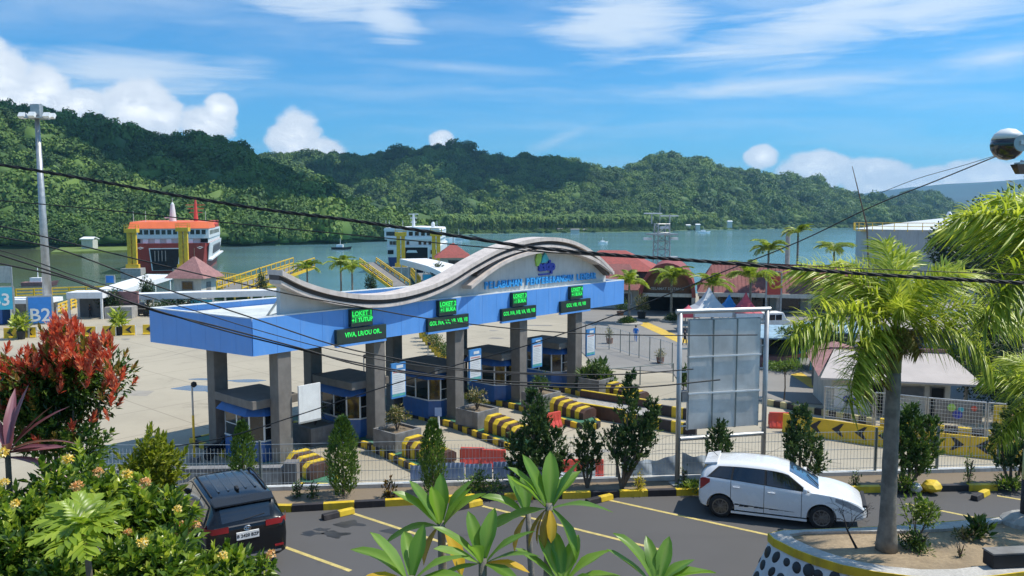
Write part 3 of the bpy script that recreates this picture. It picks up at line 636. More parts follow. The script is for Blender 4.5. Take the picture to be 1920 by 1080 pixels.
for i, s in enumerate(PS):
    booth(i, s)
    isl = thing('traffic_island', 'raised lane island with black and yellow kerb, '+ORD[i], 'traffic island', gw(0, 0, 0), GA, 'islands between the toll lanes')
    xc = lambda y: s+(SK*y/DP if y > 0 else y*(.22 if i else .1))
    # the front of each island swings a little towards the viewer's left
    f = -7.2 if i else -4.2; k = [(s-1.0, 8.5), (s-1.05, 0), (xc(-3)-1.0, -3), (xc(f+1)-.95, f+1), (xc(f)-.1, f), (xc(f)+.55, f+.25), (xc(f+1)+1.05, f+1.2), (xc(-3)+1.1, -3), (s+1.45, 0), (s+1.4, 8.5)]
    kerbrun(k+[k[0]], isl, h=.36)
    cx_ = sum(p[0] for p in k)/len(k); MB().slab([(cx_+(x-cx_)*.96, y*.985, .02) for x, y in k], (0, 0, .30)).build('island_top', M_grn, isl)
    # planter with a shrub, then the striped crash block
    py = -1.7
    pl_ = thing('concrete_planter', ('square grey concrete planter in front of the pillar, '+ORD[i]) if i else 'grey planter behind the white blank board, between two booths', 'planter', gw(*((xc(py), py) if i else (PS[1]-2.1, 3.6)), .32 if i else .02), GA, 'planters on the toll islands')
    mb = MB(); o_, i_ = .95, .82
    for x0, x1, y0, y1 in ((-o_, o_, -o_, -i_), (-o_, o_, i_, o_), (-o_, -i_, -i_, i_), (i_, o_, -i_, i_)): mb.bx(x0, x1, y0, y1, 0, 1.05)
    mb.build('planter_wall', M_concd, pl_, bevel=.02); MB().bx(-i_, i_, -i_, i_, .02, .92).build('soil', M_soil, pl_)
    sh = thing('shrub', ('variegated pale shrub in the planter, '+ORD[i]) if i else 'green shrub behind the white blank board, between two booths', 'shrub', gw(*((xc(py), py) if i else (PS[1]-2.1, 3.6)), 1.2 if i else .95), GA, 'shrubs in the toll island planters')
    put('foliage', leafy('foliage', 520, .78, 1.05, .20, .09, M_crot if i in (1, 2) else M_shrub, z0=.55), sh); mb = MB()
    for a in range(5): mb.tube([(0, 0, 0), (.18*math.cos(a*1.3), .18*math.sin(a*1.3), .5), (.4*math.cos(a*1.3), .4*math.sin(a*1.3), 1.1)], [.03, .025, .01], 5)
    mb.build('stem', M_stem, sh)
    cy = -3.3 if i else -1.0
    cb = thing('crash_block', 'humped crash block striped yellow and dark brown, '+ORD[i], 'crash block', gw(xc(cy), cy, .32), GA, 'striped crash blocks on the toll islands')
    for j in range(8 if i else 6):
        y = -j*.34; hgt = .98-.055*j
        prof = [(-.72, 0), (-.72, hgt*.72), (-.45, hgt), (.45, hgt), (.72, hgt*.72), (.72, 0)]
        MB().slab([(x, y, z) for x, z in prof], (0, -.335, 0)).build('painted_block', M_yel if j % 2 == 0 else M_brn, cb, bevel=.02)
M_bhead = mat('board_blue_print', (.05, .22, .52), .5); M_bpap = mat('board_paper', (.62, .66, .68), .5, var=.05); M_bgrn = mat('board_green_strip', (.10, .40, .36), .5); M_bred = mat('board_red_print', (.5, .22, .22), .5)
M_txt = mat('grey_print', (.42, .44, .48), .6)
for i in (1, 2, 3, 4):
    s = PS[i]; b = thing('notice_board', 'white price board with blue header on the pillar, '+ORD[i], 'notice board', gw(s+.62, -.05, 0), GA, 'boards on the gate pillars')
    z0 = 2.6; MB().bx(-.08, 1.0, -.12, .0, z0, z0+2.05).build('backing', M_bhead, b); MB().bx(-.03, .95, -.126, -.121, z0+.26, z0+1.62).build('paper', M_bpap, b)
    MB().bx(-.03, .95, -.126, -.121, z0+.10, z0+.24).build('green_strip', M_bgrn, b); mb = MB()
    for r_ in range(9): mb.bx(.06, .86-.1*(r_ % 3), -.130, -.127, z0+.40+r_*.115, z0+.43+r_*.115)
    mb.build('printed_lines', M_txt, b); MB().bx(.05, .86, -.130, -.127, z0+1.48, z0+1.56).build('red_heading', M_bred, b)
    MB().bx(.3, .8, -.128, -.122, z0+1.74, z0+1.92).build('header_stripe', M_bpap, b)
b = thing('blank_board', 'plain white board fixed to the first pillar of the gate', 'board', gw(PS[0]+.55, -.1, 0), GA)
MB().bx(-.02, 1.32, -.10, -.0, 2.35, 4.35).build('panel', M_whitem, b, bevel=.01); MB().bx(-.02, 1.32, -.104, -.101, 2.37, 2.45).build('bottom_edge', M_steel, b)
# ================================================================ HARBOUR
M_hullr = mat('ferry_red', (.36, .045, .03), .5, var=.12, scale=.3, dirt=.35, dirtcol=(.14, .03, .02))
M_hullw = mat('ferry_white', (.70, .72, .72), .5, var=.05, scale=.3, dirt=.3, dirtcol=(.45, .38, .30))
M_org = mat('ferry_orange', (.80, .16, .05), .5, var=.06, scale=.3)
M_hullb = mat('ferry_navy', (.02, .04, .17), .5, var=.15, scale=.3, dirt=.2)
M_void = mat('dark_opening', (.008, .009, .010), .9)
M_yst = mat('yellow_steel', (.74, .48, .03), .5, var=.12, dirt=.35, dirtcol=(.3, .17, .05))
M_rtile = mat('red_roof_tiles', (.36, .085, .07), .8, var=.2, fine=6, dirt=.3)
M_rtilep = mat('faded_red_tiles', (.34, .17, .16), .8, var=.2, fine=6, dirt=.3)
M_cream = mat('cream_wall', (.55, .53, .47), .8, var=.08, dirt=.3)
M_sblue = mat('sign_blue', (.035, .22, .62), .45, var=.06); M_scyan = mat('sign_cyan', (.05, .42, .60), .45, var=.06)
M_canvas = mat('white_canvas', (.80, .80, .80), .6, var=.04, dirt=.1)
M_rub = mat('black_rubber', (.02, .02, .022), .75, var=.3)
def ship(name, label, loc, rz, B, L, hull, m_low, m_high, split, flare=.88):
    t = thing(name, label, 'ferry', loc, rz)
    st = [(0, .90), (3, .97), (8, 1), (L*.8, 1), (L, .86)]; n = len(st)
    for (z0, z1, k0, k1, m, nm) in ((-1.2, split, flare-.1, flare, m_low, 'lower_hull'), (split, hull, flare, 1, m_high, 'upper_hull')):
        mb = MB(); vs = []
        for y, k in st: vs += [(-B/2*k*k0, y+(0 if y else (1.2 if z0 < 0 else .4)), z0), (B/2*k*k0, y+(0 if y else (1.2 if z0 < 0 else .4)), z0), (B/2*k*k1, y+(0 if y else (.4 if z0 < 0 else 0)), z1), (-B/2*k*k1, y+(0 if y else (.4 if z0 < 0 else 0)), z1)]
        fs = [(4*i+j, 4*i+(j+1) % 4, 4*i+4+(j+1) % 4, 4*i+4+j) for i in range(n-1) for j in range(4)]+[(0, 1, 2, 3), (4*n-4, 4*n-3, 4*n-2, 4*n-1)]
        mb.add(vs, fs); mb.build(nm, m, t)
    return t
def windows(t, xs, w_, z0, z1, y, m=M_glass, fr=M_hullw):
    for x in xs:
        f = MB().bx(x-w_/2-.1, x+w_/2+.1, y-.05, y-.002, z0-.1, z1+.1).build('window', fr, t); MB().bx(x-w_/2, x+w_/2, y-.09, y-.054, z0, z1).build('pane', m, f)
b0 = Yd(320, 518, 222); FR = ship('red_ferry', 'red ferry with orange roof and open bow door at the left quay', (b0.x, b0.y, W), R(17), 20.6, 72, 8.3, M_hullr, M_hullr, 3.5, .93)
t = FR
MB().slab([(-4.7, -.16, .8), (2.1, -.16, .8), (2.9, -.30, 7.0), (-5.3, -.30, 7.0)], (0, .12, 0)).build('bow_door_frame', M_hullw, t)
MB().slab([(-4.4, -.22, .9), (1.8, -.22, .9), (2.6, -.36, 6.75), (-5.0, -.36, 6.75)], (0, .1, 0)).build('bow_opening', M_void, t)
for k in range(4): MB().bx(-3.9+k*.9, -3.65+k*.9, -.42, -.38, 3.4, 6.3).build('hanging_strip', M_concd, t)
MB().slab([(9.66, 4, 3.5), (10.37, 2.2, 8.31), (10.37, 2.2, 8.1), (9.60, 4, 3.3)], (0, 1, 0)).add([(9.70, 4.2, 3.4), (10.40, 1.6, 8.32), (10.40, 62, 8.32), (9.70, 62, 3.4), (9.5, 4.2, 3.4), (10.2, 1.6, 8.32), (10.2, 62, 8.32), (9.5, 62, 3.4)], [(0, 3, 2, 1), (4, 5, 6, 7), (0, 1, 5, 4), (1, 2, 6, 5), (2, 3, 7, 6), (3, 0, 4, 7)]).build('side_plating', M_hullw, t); MB().bx(9.3, 10.55, 6, 70, 3.1, 3.5).build('rubbing_strake', M_hullw, t)
MB().bx(-10, 10, 1.6, 60, 8.302, 9.6).build('promenade_deck', M_hullw, t)
for x0, x1 in ((-9.8, -7.6), (8.0, 9.9)): MB().bx(x0, x1, 1.3, 1.595, 8.5, 9.55).build('deck_opening', M_void, t)
for x in (-6.2, -3.2, -.2, 2.8, 5.4): MB().bx(x-.65, x+.65, 1.0, 1.55, 8.31, 9.5).build('deck_locker', M_canvas, t)
MB().bx(-10.25, 10.25, .8, 58, 9.602, 12.4).build('deckhouse', M_hullw, t); windows(t, np.linspace(-8.9, 8.9, 13), 1.05, 10.75, 12.0, .8)
mb = MB(); mb.add([(-10.4, .4, 12.402), (10.4, .4, 12.402), (10.4, 30, 12.402), (-10.4, 30, 12.402), (-10.0, 1.6, 14.2), (10.0, 1.6, 14.2), (9.8, 28, 14.6), (-9.8, 28, 14.6)],
                  [(0, 3, 2, 1), (4, 5, 6, 7), (0, 1, 5, 4), (1, 2, 6, 5), (2, 3, 7, 6), (3, 0, 4, 7)]); mb.build('orange_roof', M_org, t)
MB().lathe([(1.0, 14.4), (.75, 17), (.5, 19.2), (.12, 19.8)], (.3, 8, 0), 12).bx(-1.9, 2.5, 7.7, 8.3, 15.2, 15.5).tube([(.3, 8, 19.7), (.3, 8, 21)], .06, 5).build('white_mast', M_hullw, t)
mb = MB().lathe([(.65, 14.4), (.35, 19.6), (.2, 20.6)], (6.3, 10, 0), 10).tube([(6.3, 10, 20.5), (6.3, 10, 21.5)], .05, 5)
for z, w_ in ((19.0, 2.6), (17.9, 2.2), (16.8, 1.8)): mb.bx(6.3-w_, 6.3+w_, 9.85, 10.15, z, z+.18)
mb.build('red_mast', M_red, t)
for x in (-9.3, -6.2, 9.4): MB().tube([(x, 3, 14.2), (x, 3, 17.2)], .06, 5).build('antenna', M_hullw, t)
MB().bx(8.2, 10.0, 46, 56, 12.41, 14.6).build('lifeboat_deck', M_hullr, t); MB().lathe([(.2, -3.4), (1.0, -2.2), (1.2, 0), (1.0, 2.2), (.2, 3.4)], (9.6, 36, 13.4), 10, axis=(0, 1, 0)).build('lifeboat', M_red, t)
for k in range(9): MB().bx(10.0, 10.30, 20+k*4.2, 21.6+k*4.2, 4.6, 7.2).build('side_window', M_in, t)
for k in range(8): MB().bx(10.26, 10.31, 5+k*6, 8.2+k*6, 10.6, 11.8).build('side_window', M_glass, t)
for x in (-7.4, 7.9): MB().tube([(x, -.2, 7.3), (x-.8, -.25, 7.1), (x, -.25, 6.8), (x+.8, -.25, 7.1), (x, -.2, 7.3)], .1, 5).build('anchor', M_hullw, t)

b1 = Yd(773, 512, 225); t = ship('white_ferry', 'white and navy ferry with two window rows and a dark bow gate', (b1.x, b1.y, W), R(2), 15.4, 64, 7.3, M_hullb, M_hullw, 4.3, .96)
MB().bx(-2.6, 4.4, -.40, -.02, .5, 7.0).build('bow_opening', M_void, t); mb = MB()
mb.bx(-3.0, -2.62, -.6, -.05, .5, 7.1).bx(4.42, 4.8, -.6, -.05, .5, 7.1).bx(-3.0, 4.8, -.6, -.05, 7.11, 7.4); mb.build('gate_frame', M_hullw, t)
MB().slab([(-1.6, -.46, 5.6), (1.6, -.46, 5.6), (1.2, -.46, 6.3), (-1.2, -.46, 6.3)], (0, .05, 0)).build('deck_beam', M_hullw, t)
for x in (-6.0, 6.0): MB().bx(x-.8, x+.8, -.1, -.02, 5.2, 6.3).build('hull_opening', M_void, t)
MB().bx(-7.0, 7.0, .6, 50, 7.31, 9.3).build('passenger_deck', M_hullw, t); windows(t, [-5.9, -5.0, -4.1, -2.6, -1.2, 2.2, 3.6, 5.0, 6.0], .8, 7.8, 8.8, .6)
MB().bx(-7.6, 7.6, -.2, 48, 9.301, 9.95).build('balcony', M_canvas, t); MB().bx(-7.7, 7.7, .2, 40, 9.951, 11.8).build('bridge_deck', M_hullw, t)
windows(t, [-6.6, -5.5, -4.4, -2.1, -.3, 1.4, 3.1, 4.7, 6.2], 1.1, 10.35, 11.45, .2)
mb = MB().slab([(-7.9, .0, 11.802), (7.9, .0, 11.802), (7.6, .0, 12.5), (0, .0, 12.8), (-7.6, .0, 12.5)], (0, 36, 0)); mb.build('roof', M_canvas, t)
mb = MB().lathe([(.5, 12.5), (.4, 15), (.25, 16.4)], (0, 6, 0), 10)
for z, w_ in ((16.3, 1.35), (15.2, .9), (14.0, .8)): mb.bx(-w_, w_, 5.8, 6.2, z, z+.25)
mb.build('radar_mast', M_hullw, t); MB().lathe([(.5, 12.6), (.55, 13.6), (.3, 14.2)], (5.4, 9, 0), 10).build('satellite_dome', M_hullw, t)
for x in (-7.3, -6.4, -2.6, 7.0): MB().tube([(x, 1, 12.4), (x, 1, 14.6)], .06, 5).build('antenna', M_hullw, t)

def tower(u, v, D, h, label):
    p = Yd(u, v, D); t = thing('mooring_tower', label, 'tower', (p.x, p.y, W), R(8), 'yellow bridge towers at the berths')
    MB().bx(-2.4, 2.4, -2, 2, -1.5, 2.6).build('concrete_base', M_conc, t)
    for x in (-.62, .62): MB().bx(x-.48, x+.48, -.5, .5, 2.61, h).build('leg', M_yst, t, bevel=.05)
    MB().bx(-1.5, 1.5, -1.2, 1.2, h+.01, h+1.0).build('head_beam', M_yst, t); MB().bx(-1.55, 1.55, -.7, .7, 2.62, 3.6).build('foot_collar', M_yst, t)
    mb = MB()
    for z in np.arange(4.2, h, 1.3): mb.bar((-.6, -.52, z), (.6, -.52, z+.9), .14)
    stuff(mb.build('lattice', M_yst, t)); mb = MB()
    for x, y in ((-1.4, -1.1), (1.4, -1.1), (1.4, 1.1), (-1.4, 1.1)): mb.bx(x-.06, x+.06, y-.06, y+.06, h+1.0, h+2.0)
    for z in (1.5, 1.95): mb.bx(-1.4, 1.4, -1.16, -1.04, h+z, h+z+.08).bx(-1.4, 1.4, 1.04, 1.16, h+z, h+z+.08)
    stuff(mb.build('top_railing', M_yst, t))
tower(250, 515, 203, 11.6, 'yellow steel tower at the left side of the red ferry bow'); tower(346, 515, 203, 11.9, 'yellow steel tower in front of the red ferry, right of its door')
tower(752, 505, 208, 10.6, 'yellow steel tower at the left side of the white ferry bow'); tower(818, 505, 208, 10.6, 'yellow steel tower at the right side of the white ferry bow')
def railing(name, label, pts, h=1.1, wd=.09, m=None, cat='railing', group=None, rails=3, step=2.5):
    t = thing(name, label, cat, pts[0], 0, group); o = Vector(pts[0]); mb = MB(); pm = MB().bx(-wd/2, wd/2, -wd/2, wd/2, 0, h).mesh('post', m or M_yst)
    for a, b in zip(pts[:-1], pts[1:]):
        a, b = Vector(a)-o, Vector(b)-o; n = max(1, round((b-a).length/step))
        for i in range(n+1): put('post', pm, t, a+(b-a)*i/n)
        for k in range(rails): mb.bar(a+Vector((0, 0, h*(k+1)/rails)), b+Vector((0, 0, h*(k+1)/rails)), wd*.9)
    stuff(mb.build('rails', m or M_yst, t)); return t
def bridge(label, a, b, w_, h=1.6):
    a, b = Vector(a), Vector(b); d = b-a; t = thing('link_bridge', label, 'bridge', a, math.atan2(d.y, d.x), 'yellow link bridges to the ferries'); L = math.hypot(d.x, d.y)
    MB().slab([(0, -w_/2, -.6), (L, -w_/2, d.z-.6), (L, -w_/2, d.z), (0, -w_/2, 0)], (0, w_, 0)).build('deck', M_concd, t)
    for y in (-w_/2-.2, w_/2+.2):
        mb = MB(); z = lambda x: d.z*x/L
        for zz in (-.5, .5, h): mb.bar((0, y, zz), (L, y, d.z+zz), .22 if zz < 0 else .16, .6 if zz < 0 else .2)
        n = max(2, int(L/2.2))
        for i in range(n+1):
            x = L*i/n; mb.bar((x, y, z(x)-.3), (x, y, z(x)+h), .16)
        stuff(mb.build('side_truss', M_yst, t))
bridge('yellow bridge ramp right of the red kiosk roof leading to the red ferry', P(455, 538, G), Yd(352, 518, 200), 6); bridge('long yellow bridge over the shallow water in front of the palms', P(430, 545, G), Yd(570, 497, 176), 4.5)
bridge('yellow ramp sloping down beside the white ferry canopy', Yd(690, 492, 165), P(752, 536, G+.2), 3.2, .9); bridge('yellow ramp in front of the white ferry gate', P(815, 535, G+.1), Yd(790, 512, 205), 5)
railing('yellow_railing', 'yellow railing along the quay edge left of the kiosk', [P(30, 560, G+.1), P(130, 556, G+.1), P(255, 552, G+.1)], 1.5, .22)
railing('yellow_railing', 'yellow slanting railing right of the B2 sign', [P(95, 596, G), P(150, 574, G)], 1.4, .2)
railing('yellow_railing', 'yellow railing in front of the link bridges', [P(440, 562, G), P(560, 552, G)], 1.4, .2)
def kiosk(label, u, v, w_, h, roofh, m_roof, rz):
    p = P(u, v, G); t = thing('kiosk', label, 'kiosk', p, rz, 'kiosks with pyramid roofs'); a = w_/2
    MB().bx(-a, a, -a, a, 0, h).build('wall', M_cream, t); MB().pyr(-a*1.45, a*1.45, -a*1.45, a*1.45, h+.003, h+.9, .78, 0).build('eaves', m_roof, t)
    MB().pyr(-a*1.08, a*1.08, -a*1.08, a*1.08, h+.905, h+roofh, .06, 0).build('roof', m_roof, t); MB().tube([(0, 0, h+roofh-.1), (0, 0, h+roofh+1.4)], .07, 5).build('finial', M_stem, t)
    f = MB().bx(-a*.42, a*.42, -a-.06, -a-.003, h*.45, h*.86).build('window', M_concd, t); MB().bx(-a*.36, a*.36, -a-.09, -a-.062, h*.5, h*.82).build('pane', M_glass, f)
    f = MB().bx(a+.003, a+.06, -a*.3, a*.3, 0, h*.8).build('door', M_concd, t)
kiosk('white kiosk with a faded red pyramid roof in front of the red ferry', 367, 560, 4.6, 3.5, 3.3, M_rtilep, R(-8)); kiosk('cream kiosk with a bright red pyramid roof right of the white ferry', 850, 512, 6.2, 3.8, 3.3, M_rtile, R(6))
def walkway(label, a, b, w_, th, group='covered walkways', m=M_canvas, step=6, slope=0):
    a, b = Vector(a), Vector(b); d = b-a; t = thing('covered_walkway', label, 'walkway roof', (a.x, a.y, G), math.atan2(d.y, d.x), group); L = math.hypot(d.x, d.y); z0, z1 = a.z-G, b.z-G
    MB().slab([(0, -w_/2, z0), (L, -w_/2, z1), (L, -w_/2, z1+th), (L/2, -w_/2, (z0+z1)/2+th*1.05), (0, -w_/2, z0+th)], (0, w_, 0)).build('roof', m, t); n = max(1, round(L/step))
    for i in range(n+1):
        for y in (-w_/2+.3, w_/2-.3): x = .3+(L-.6)*i/n; MB().bx(x-.1, x+.1, y-.1, y+.1, 0, z0+(z1-z0)*x/L).build('post', M_whitem, t)
    return t
walkway('long flat white roofed walkway behind the left end of the gate', Yd(205, 562, 112), Yd(560, 552, 104), 3.2, .75)
walkway('white sloping roof rising to the right behind the walkway', Yd(206, 552, 128), Yd(300, 523, 140), 5, .8, step=4); walkway('white curved canopy in front of the white ferry', Yd(838, 512, 150), Yd(775, 495, 175), 6, 1.2)
walkway('short white roof right of the blue panel by the white ferry', Yd(855, 520, 140), Yd(828, 508, 150), 5, .9)
def signboard(name, label, u, vt, vb, vg, D_or_g, wpx, m, text=None, tm=None, ts=1.6, rz=0, group=None, tz=0, legs=True):
    g = P(u, vg, G); k = g.y/F; t = thing(name, label, 'sign', g, rz, group); w_ = wpx*k; h1 = (vg-vt)*k; h0 = (vg-vb)*k
    MB().bx(-w_/2, w_/2, -.12, .12, h0, h1).build('panel', m, t); mb = MB()
    MB().bx(-w_/2-.12, w_/2+.12, -.10, .10, h1+.002, h1+.14).build('top_frame', M_steel, t)
    if legs:
        for x in (-w_/2-.1, w_/2+.1): MB().bx(x-.09, x+.09, -.09, .09, 0, h1).build('post', M_steel, t)
    if text: put('lettering', text_mesh(text, ts, tm or M_canvas, bold=.03), t, (0, -.135, (h0+h1)/2+tz), (R(90), 0, 0))
    return t
signboard('lane_sign', 'blue B2 sign on two posts left of the gate', 78, 556, 605, 632, 0, 38, M_sblue, 'B2', M_white, 2.0, R(20), 'lane signs on posts', -.6)
signboard('lane_sign', 'cyan B3 sign at the left edge of the yard', 4, 538, 580, 618, 0, 40, M_scyan, 'B3', M_white, 2.0, R(20), 'lane signs on posts', -.2)
signboard('berth_sign', 'small blue sign with a cyan mark beside the sloping white roof', 208, 517, 530, 556, 0, 14, M_sblue); 
signboard('blue_sign', 'plain bright blue panel below the white canopy by the white ferry', 808, 515, 531, 540, 0, 28, M_scyan)
signboard('blue_sign', 'blue board hanging under the long white walkway', 377, 562, 575, 582, 0, 46, M_scyan)
signboard('notice_sign', 'pale board with faint writing at the left frame edge', 6, 500, 530, 560, 0, 34, M_cream)
# guard post, sheds, parked cars far left
p = P(188, 596, G); t = thing('guard_post', 'white guard post with an open dark bay left of the walkway', 'guard post', p, R(6))
MB().bx(-3.4, 1.0, -1.6, 1.6, 2.7, 3.5).build('roof', M_canvas, t); MB().bx(1.0, 4.4, -1.2, 1.6, 0, 1.5).build('low_wall', M_conc, t); MB().bx(1.0, 4.4, 1.2, 1.6, 1.51, 3.3).build('brown_back', M_rtilep, t)
for x in (-3.2, .8):
    for y in (-1.4, 1.4): MB().bx(x-.12, x+.12, y-.12, y+.12, 0, 2.7).build('post', M_white, t)
MB().bx(-2.9, .6, 1.0, 1.3, 0, 2.69).build('dark_back_wall', M_in, t)
p = P(35, 606, G); t = thing('shed', 'white roofed shed behind the B3 sign', 'shed', p, R(5)); MB().bx(-4, 4.5, -2, 2, 2.6, 3.1).build('roof', M_canvas, t); MB().bx(-3.6, 4, 1.2, 1.6, 0, 2.6).build('back_wall', M_conc, t)
for x in (-3.6, 0, 4): MB().bx(x-.1, x+.1, -1.6, -1.4, 0, 2.6).build('post', M_white, t)
MB().bx(-3.9, -1.2, -1.3, .6, .02, 1.9).build('blue_tarpaulin', M_blueb, t, bevel=.1)

# tall mast with floodlights, left
p = P(92, 606, G); H_ = 25.0; t = thing('light_mast', 'tall grey floodlight mast standing left of the red ferry', 'light mast', p)
MB().tube([(0, 0, 0), (-.1, 0, H_*.5), (-.2, 0, H_)], [.55, .42, .26], 14).build('mast', M_steel, t, smooth=True); MB().lathe([(.9, 0), (.9, .5), (.6, .6)], (0, 0, 0), 14).build('base_flange', M_conc, t)
MB().bx(-1.3, .9, -.9, .9, H_, H_+.15).build('head_platform', M_steel, t); MB().bx(-.75, .35, -.4, .4, H_+.16, H_+1.7).build('lamp_cabinet', M_steel, t)
for x, y in ((-1.7, -.5), (1.3, -.5), (-1.9, .2), (1.5, .2), (-.2, -1.0)): MB().box((x, y, H_+.35), (.75, .4, .6), rot=Euler((R(-35), 0, 0)).to_matrix()).build('floodlight', M_whitem, t)
# lattice mast with radar and floodlights
p = P(1240, 492, G); t = thing('lattice_mast', 'grey lattice mast with radar bars standing before the bay', 'lattice mast', (p.x*.6, p.y*.6, G), R(10)); q = .6*F/p.y/.6; s_ = p.y*.6/F
hh = 148*s_; 
for x, y in ((-1, -1), (1, -1), (1, 1), (-1, 1)): MB().tube([(x*1.25, y*1.25, 0), (x*1.0, y*1.0, hh*.86)], .12, 6).build('leg', M_steel, t)
mb = MB(); n = 8
for i in range(n):
    z0, z1 = hh*.86*i/n, hh*.86*(i+1)/n
    for k in range(4):
        c = [(-1.1, -1.1), (1.1, -1.1), (1.1, 1.1), (-1.1, 1.1)]; a, b = c[k], c[(k+1) % 4]; mb.tube([(*a, z0), (*b, z1)], .06, 4); mb.tube([(*a, z1), (*b, z1)], .06, 4)
stuff(mb.build('lattice_bracing', M_steel, t)); MB().bx(-2.2, 2.2, -2.2, 2.2, hh*.72, hh*.74).build('platform', M_steel, t)
MB().bx(-3.3, -.1, -.2, .2, hh*.985, hh).build('radar_bar', M_canvas, t); MB().bx(-.1, 3.2, .4, .8, hh*.955, hh*.97).build('radar_bar', M_canvas, t)
for x in (-1.9, 1.4): MB().tube([(x, 0, hh*.86), (x, 0, hh*.98)], .12, 6).build('radar_stand', M_steel, t)
MB().tube([(-.4, 0, hh*.86), (-.4, 0, hh*1.12)], .06, 5).build('whip_antenna', M_steel, t)
for x, z in ((-2.6, .66), (2.2, .66), (2.2, .42), (-2.0, .25), (.5, .80)): MB().bx(x-.7, x+.7, -.4, .4, hh*z, hh*(z+.03)).build('floodlight', M_canvas, t)
# lamp columns, poles, boats
p = P(1474, 560, G); t = thing('concrete_column', 'slim concrete column with a cap standing before the bay at the right', 'column', p); MB().tube([(0, 0, 0), (0, 0, 11.2)], [.42, .34], 10).build('shaft', M_conc, t); MB().lathe([(.55, 11.2), (.55, 11.5)], n=10).build('cap', M_concd, t)
def boat(label, u, v, L, rz, m):
    p = P(u, v, W); t = thing('small_boat', label, 'boat', p, rz, 'small boats on the bay'); mb = MB(); k = L/2; b_ = L*.16
    mb.add([(-k, -b_, 0), (k*.5, -b_, 0), (k, 0, .1), (k*.5, b_, 0), (-k, b_, 0), (-k, -b_*1.2, L*.13), (k*.5, -b_*1.2, L*.13), (k*1.15, 0, L*.18), (k*.5, b_*1.2, L*.13), (-k, b_*1.2, L*.13)],
           [(0, 4, 3, 2, 1), (5, 6, 7, 8, 9), (0, 1, 6, 5), (1, 2, 7, 6), (2, 3, 8, 7), (3, 4, 9, 8), (4, 0, 5, 9)]); mb.build('hull', m, t)
    MB().bx(-k*.5, k*.2, -b_*.8, b_*.8, L*.132, L*.27).build('cabin', M_canvas, t); MB().tube([(-k*.1, 0, L*.27), (-k*.1, 0, L*.6)], .1, 5).build('mast', M_canvas, t)
boat('white boat on open water right of the gate peak', 1131, 456, 6, R(20), M_canvas); boat('white sail boat hull beside the white ferry', 830, 452, 16, R(5), M_canvas)
boat('second white boat anchored right of the white ferry', 862, 450, 13, R(-5), M_canvas); boat('small white boat near the far right shore', 1320, 437, 12, R(0), M_canvas); boat('dark low boat below the forest left of the white ferry', 640, 468, 9, R(0), M_rub)
boat('brown boat on the dark water left of the quay railing', 75, 536, 7, R(10), M_rtilep)
# houses along the far shore
def shore_house(label, u, v, D_, w_, h, m=M_canvas, rz=0):
    w_, h = w_*.6, h*.62
    p = Yd(u, v, D_); t = thing('shore_house', label, 'house', p, rz, 'houses on the far shore')
    MB().bx(-w_/2, w_/2, -2.4, 2.4, -6, h*.6).build('wall', M_cream, t); MB().slab([(-w_/2-.6, -3, h*.6+.01), (w_/2+.6, -3, h*.6+.01), (w_/2, 0, h), (-w_/2, 0, h)], (0, 0, .4)).slab([(-w_/2-.6, 3, h*.6+.01), (w_/2+.6, 3, h*.6+.01), (w_/2, .05, h), (-w_/2, .05, h)], (0, 0, .4)).build('roof', m, t)
shore_house('house with a wide white roof among the trees above the left shore', 686, 417, 560, 14, 5); shore_house('low white house right of it, half hidden by trees', 697, 423, 545, 8, 3.5)
shore_house('white house above the left shore beside the light mast', 168, 455, 385, 9, 4); shore_house('grey roofed house on the far shore above the gate peak', 1078, 434, 800, 14, 4, M_concd)
for k, (u, v) in enumerate(((1050, 433), (1010, 432), (1098, 434), (1290, 425), (1308, 424), (1368, 418))):
    shore_house(['small house left of the grey roofed shore house', 'leftmost small house on the far flat shore', 'small house right of the grey roofed shore house', 'white house on the far shore right of the lattice mast',
                 'second white house right of the lattice mast', 'small white house at the foot of the right hill'][k], u, v, 860 if k < 3 else 1000, 9, 4, M_canvas if k > 2 else M_concd)
p = P(1465, 428, W); 
M_grass = mat('marsh_grass', (.14, .20, .035), .9, var=.35, scale=.15, fine=2)
def patch(name, pts, z): mb = MB(); mb.slab([(x, y, z) for x, y in pts], (0, 0, -1.5)); return structure(mb.build(name, M_grass))
patch('grass_spit', [tuple(P(u, v, W).xy) for u, v in ((95, 476), (240, 472), (240, 461), (120, 463))], W+.7); patch('grass_spit', [tuple(P(u, v, W).xy) for u, v in ((390, 562), (560, 556), (560, 520), (450, 518))], W+.4)
# ================================================================ TERMINAL, TANK, SHEDS
mb = MB(); fp = [tuple(P(u, v, G).xy) for u, v in ((1085, 655), (1120, 690), (1262, 700), (1290, 745), (1560, 760), (1900, 770), (2300, 700), (2300, 560), (1080, 575))]
mb.slab([(x, y, G+.06) for x, y in fp], (0, 0, -.05)); structure(mb.build('forecourt_paving', M_fore))
M_ystripe = mat('yellow_road_paint', (.62, .42, .06), .7, var=.12, dirt=.3)
for k, q in enumerate((((1188, 604), (1214, 604), (1300, 642), (1275, 644)), ((1482, 702), (1502, 698), (1545, 724), (1520, 727)))):
    mb = MB(); mb.add([tuple(P(u, v, G+.068)) for u, v in q], [(0, 1, 2, 3)]); structure(mb.build('yellow_stripe', M_ystripe))
M_vault = mat('red_vault_sheet', (.27, .055, .045), .6, var=.15, scale=.6, dirt=.25)
M_troof = mat('red_tile_roof', (.25, .095, .085), .85, var=.25, scale=.5, fine=3, dirt=.35, dirtcol=(.13, .08, .07))
M_brick = mat('brown_gable', (.20, .10, .055), .8, var=.2)
c = P(1250, 592, G); TT = thing('terminal_building', 'port terminal with red tiled roofs and a barrel vault entrance', 'terminal building', (c.x, c.y, G), R(-13)); t = TT
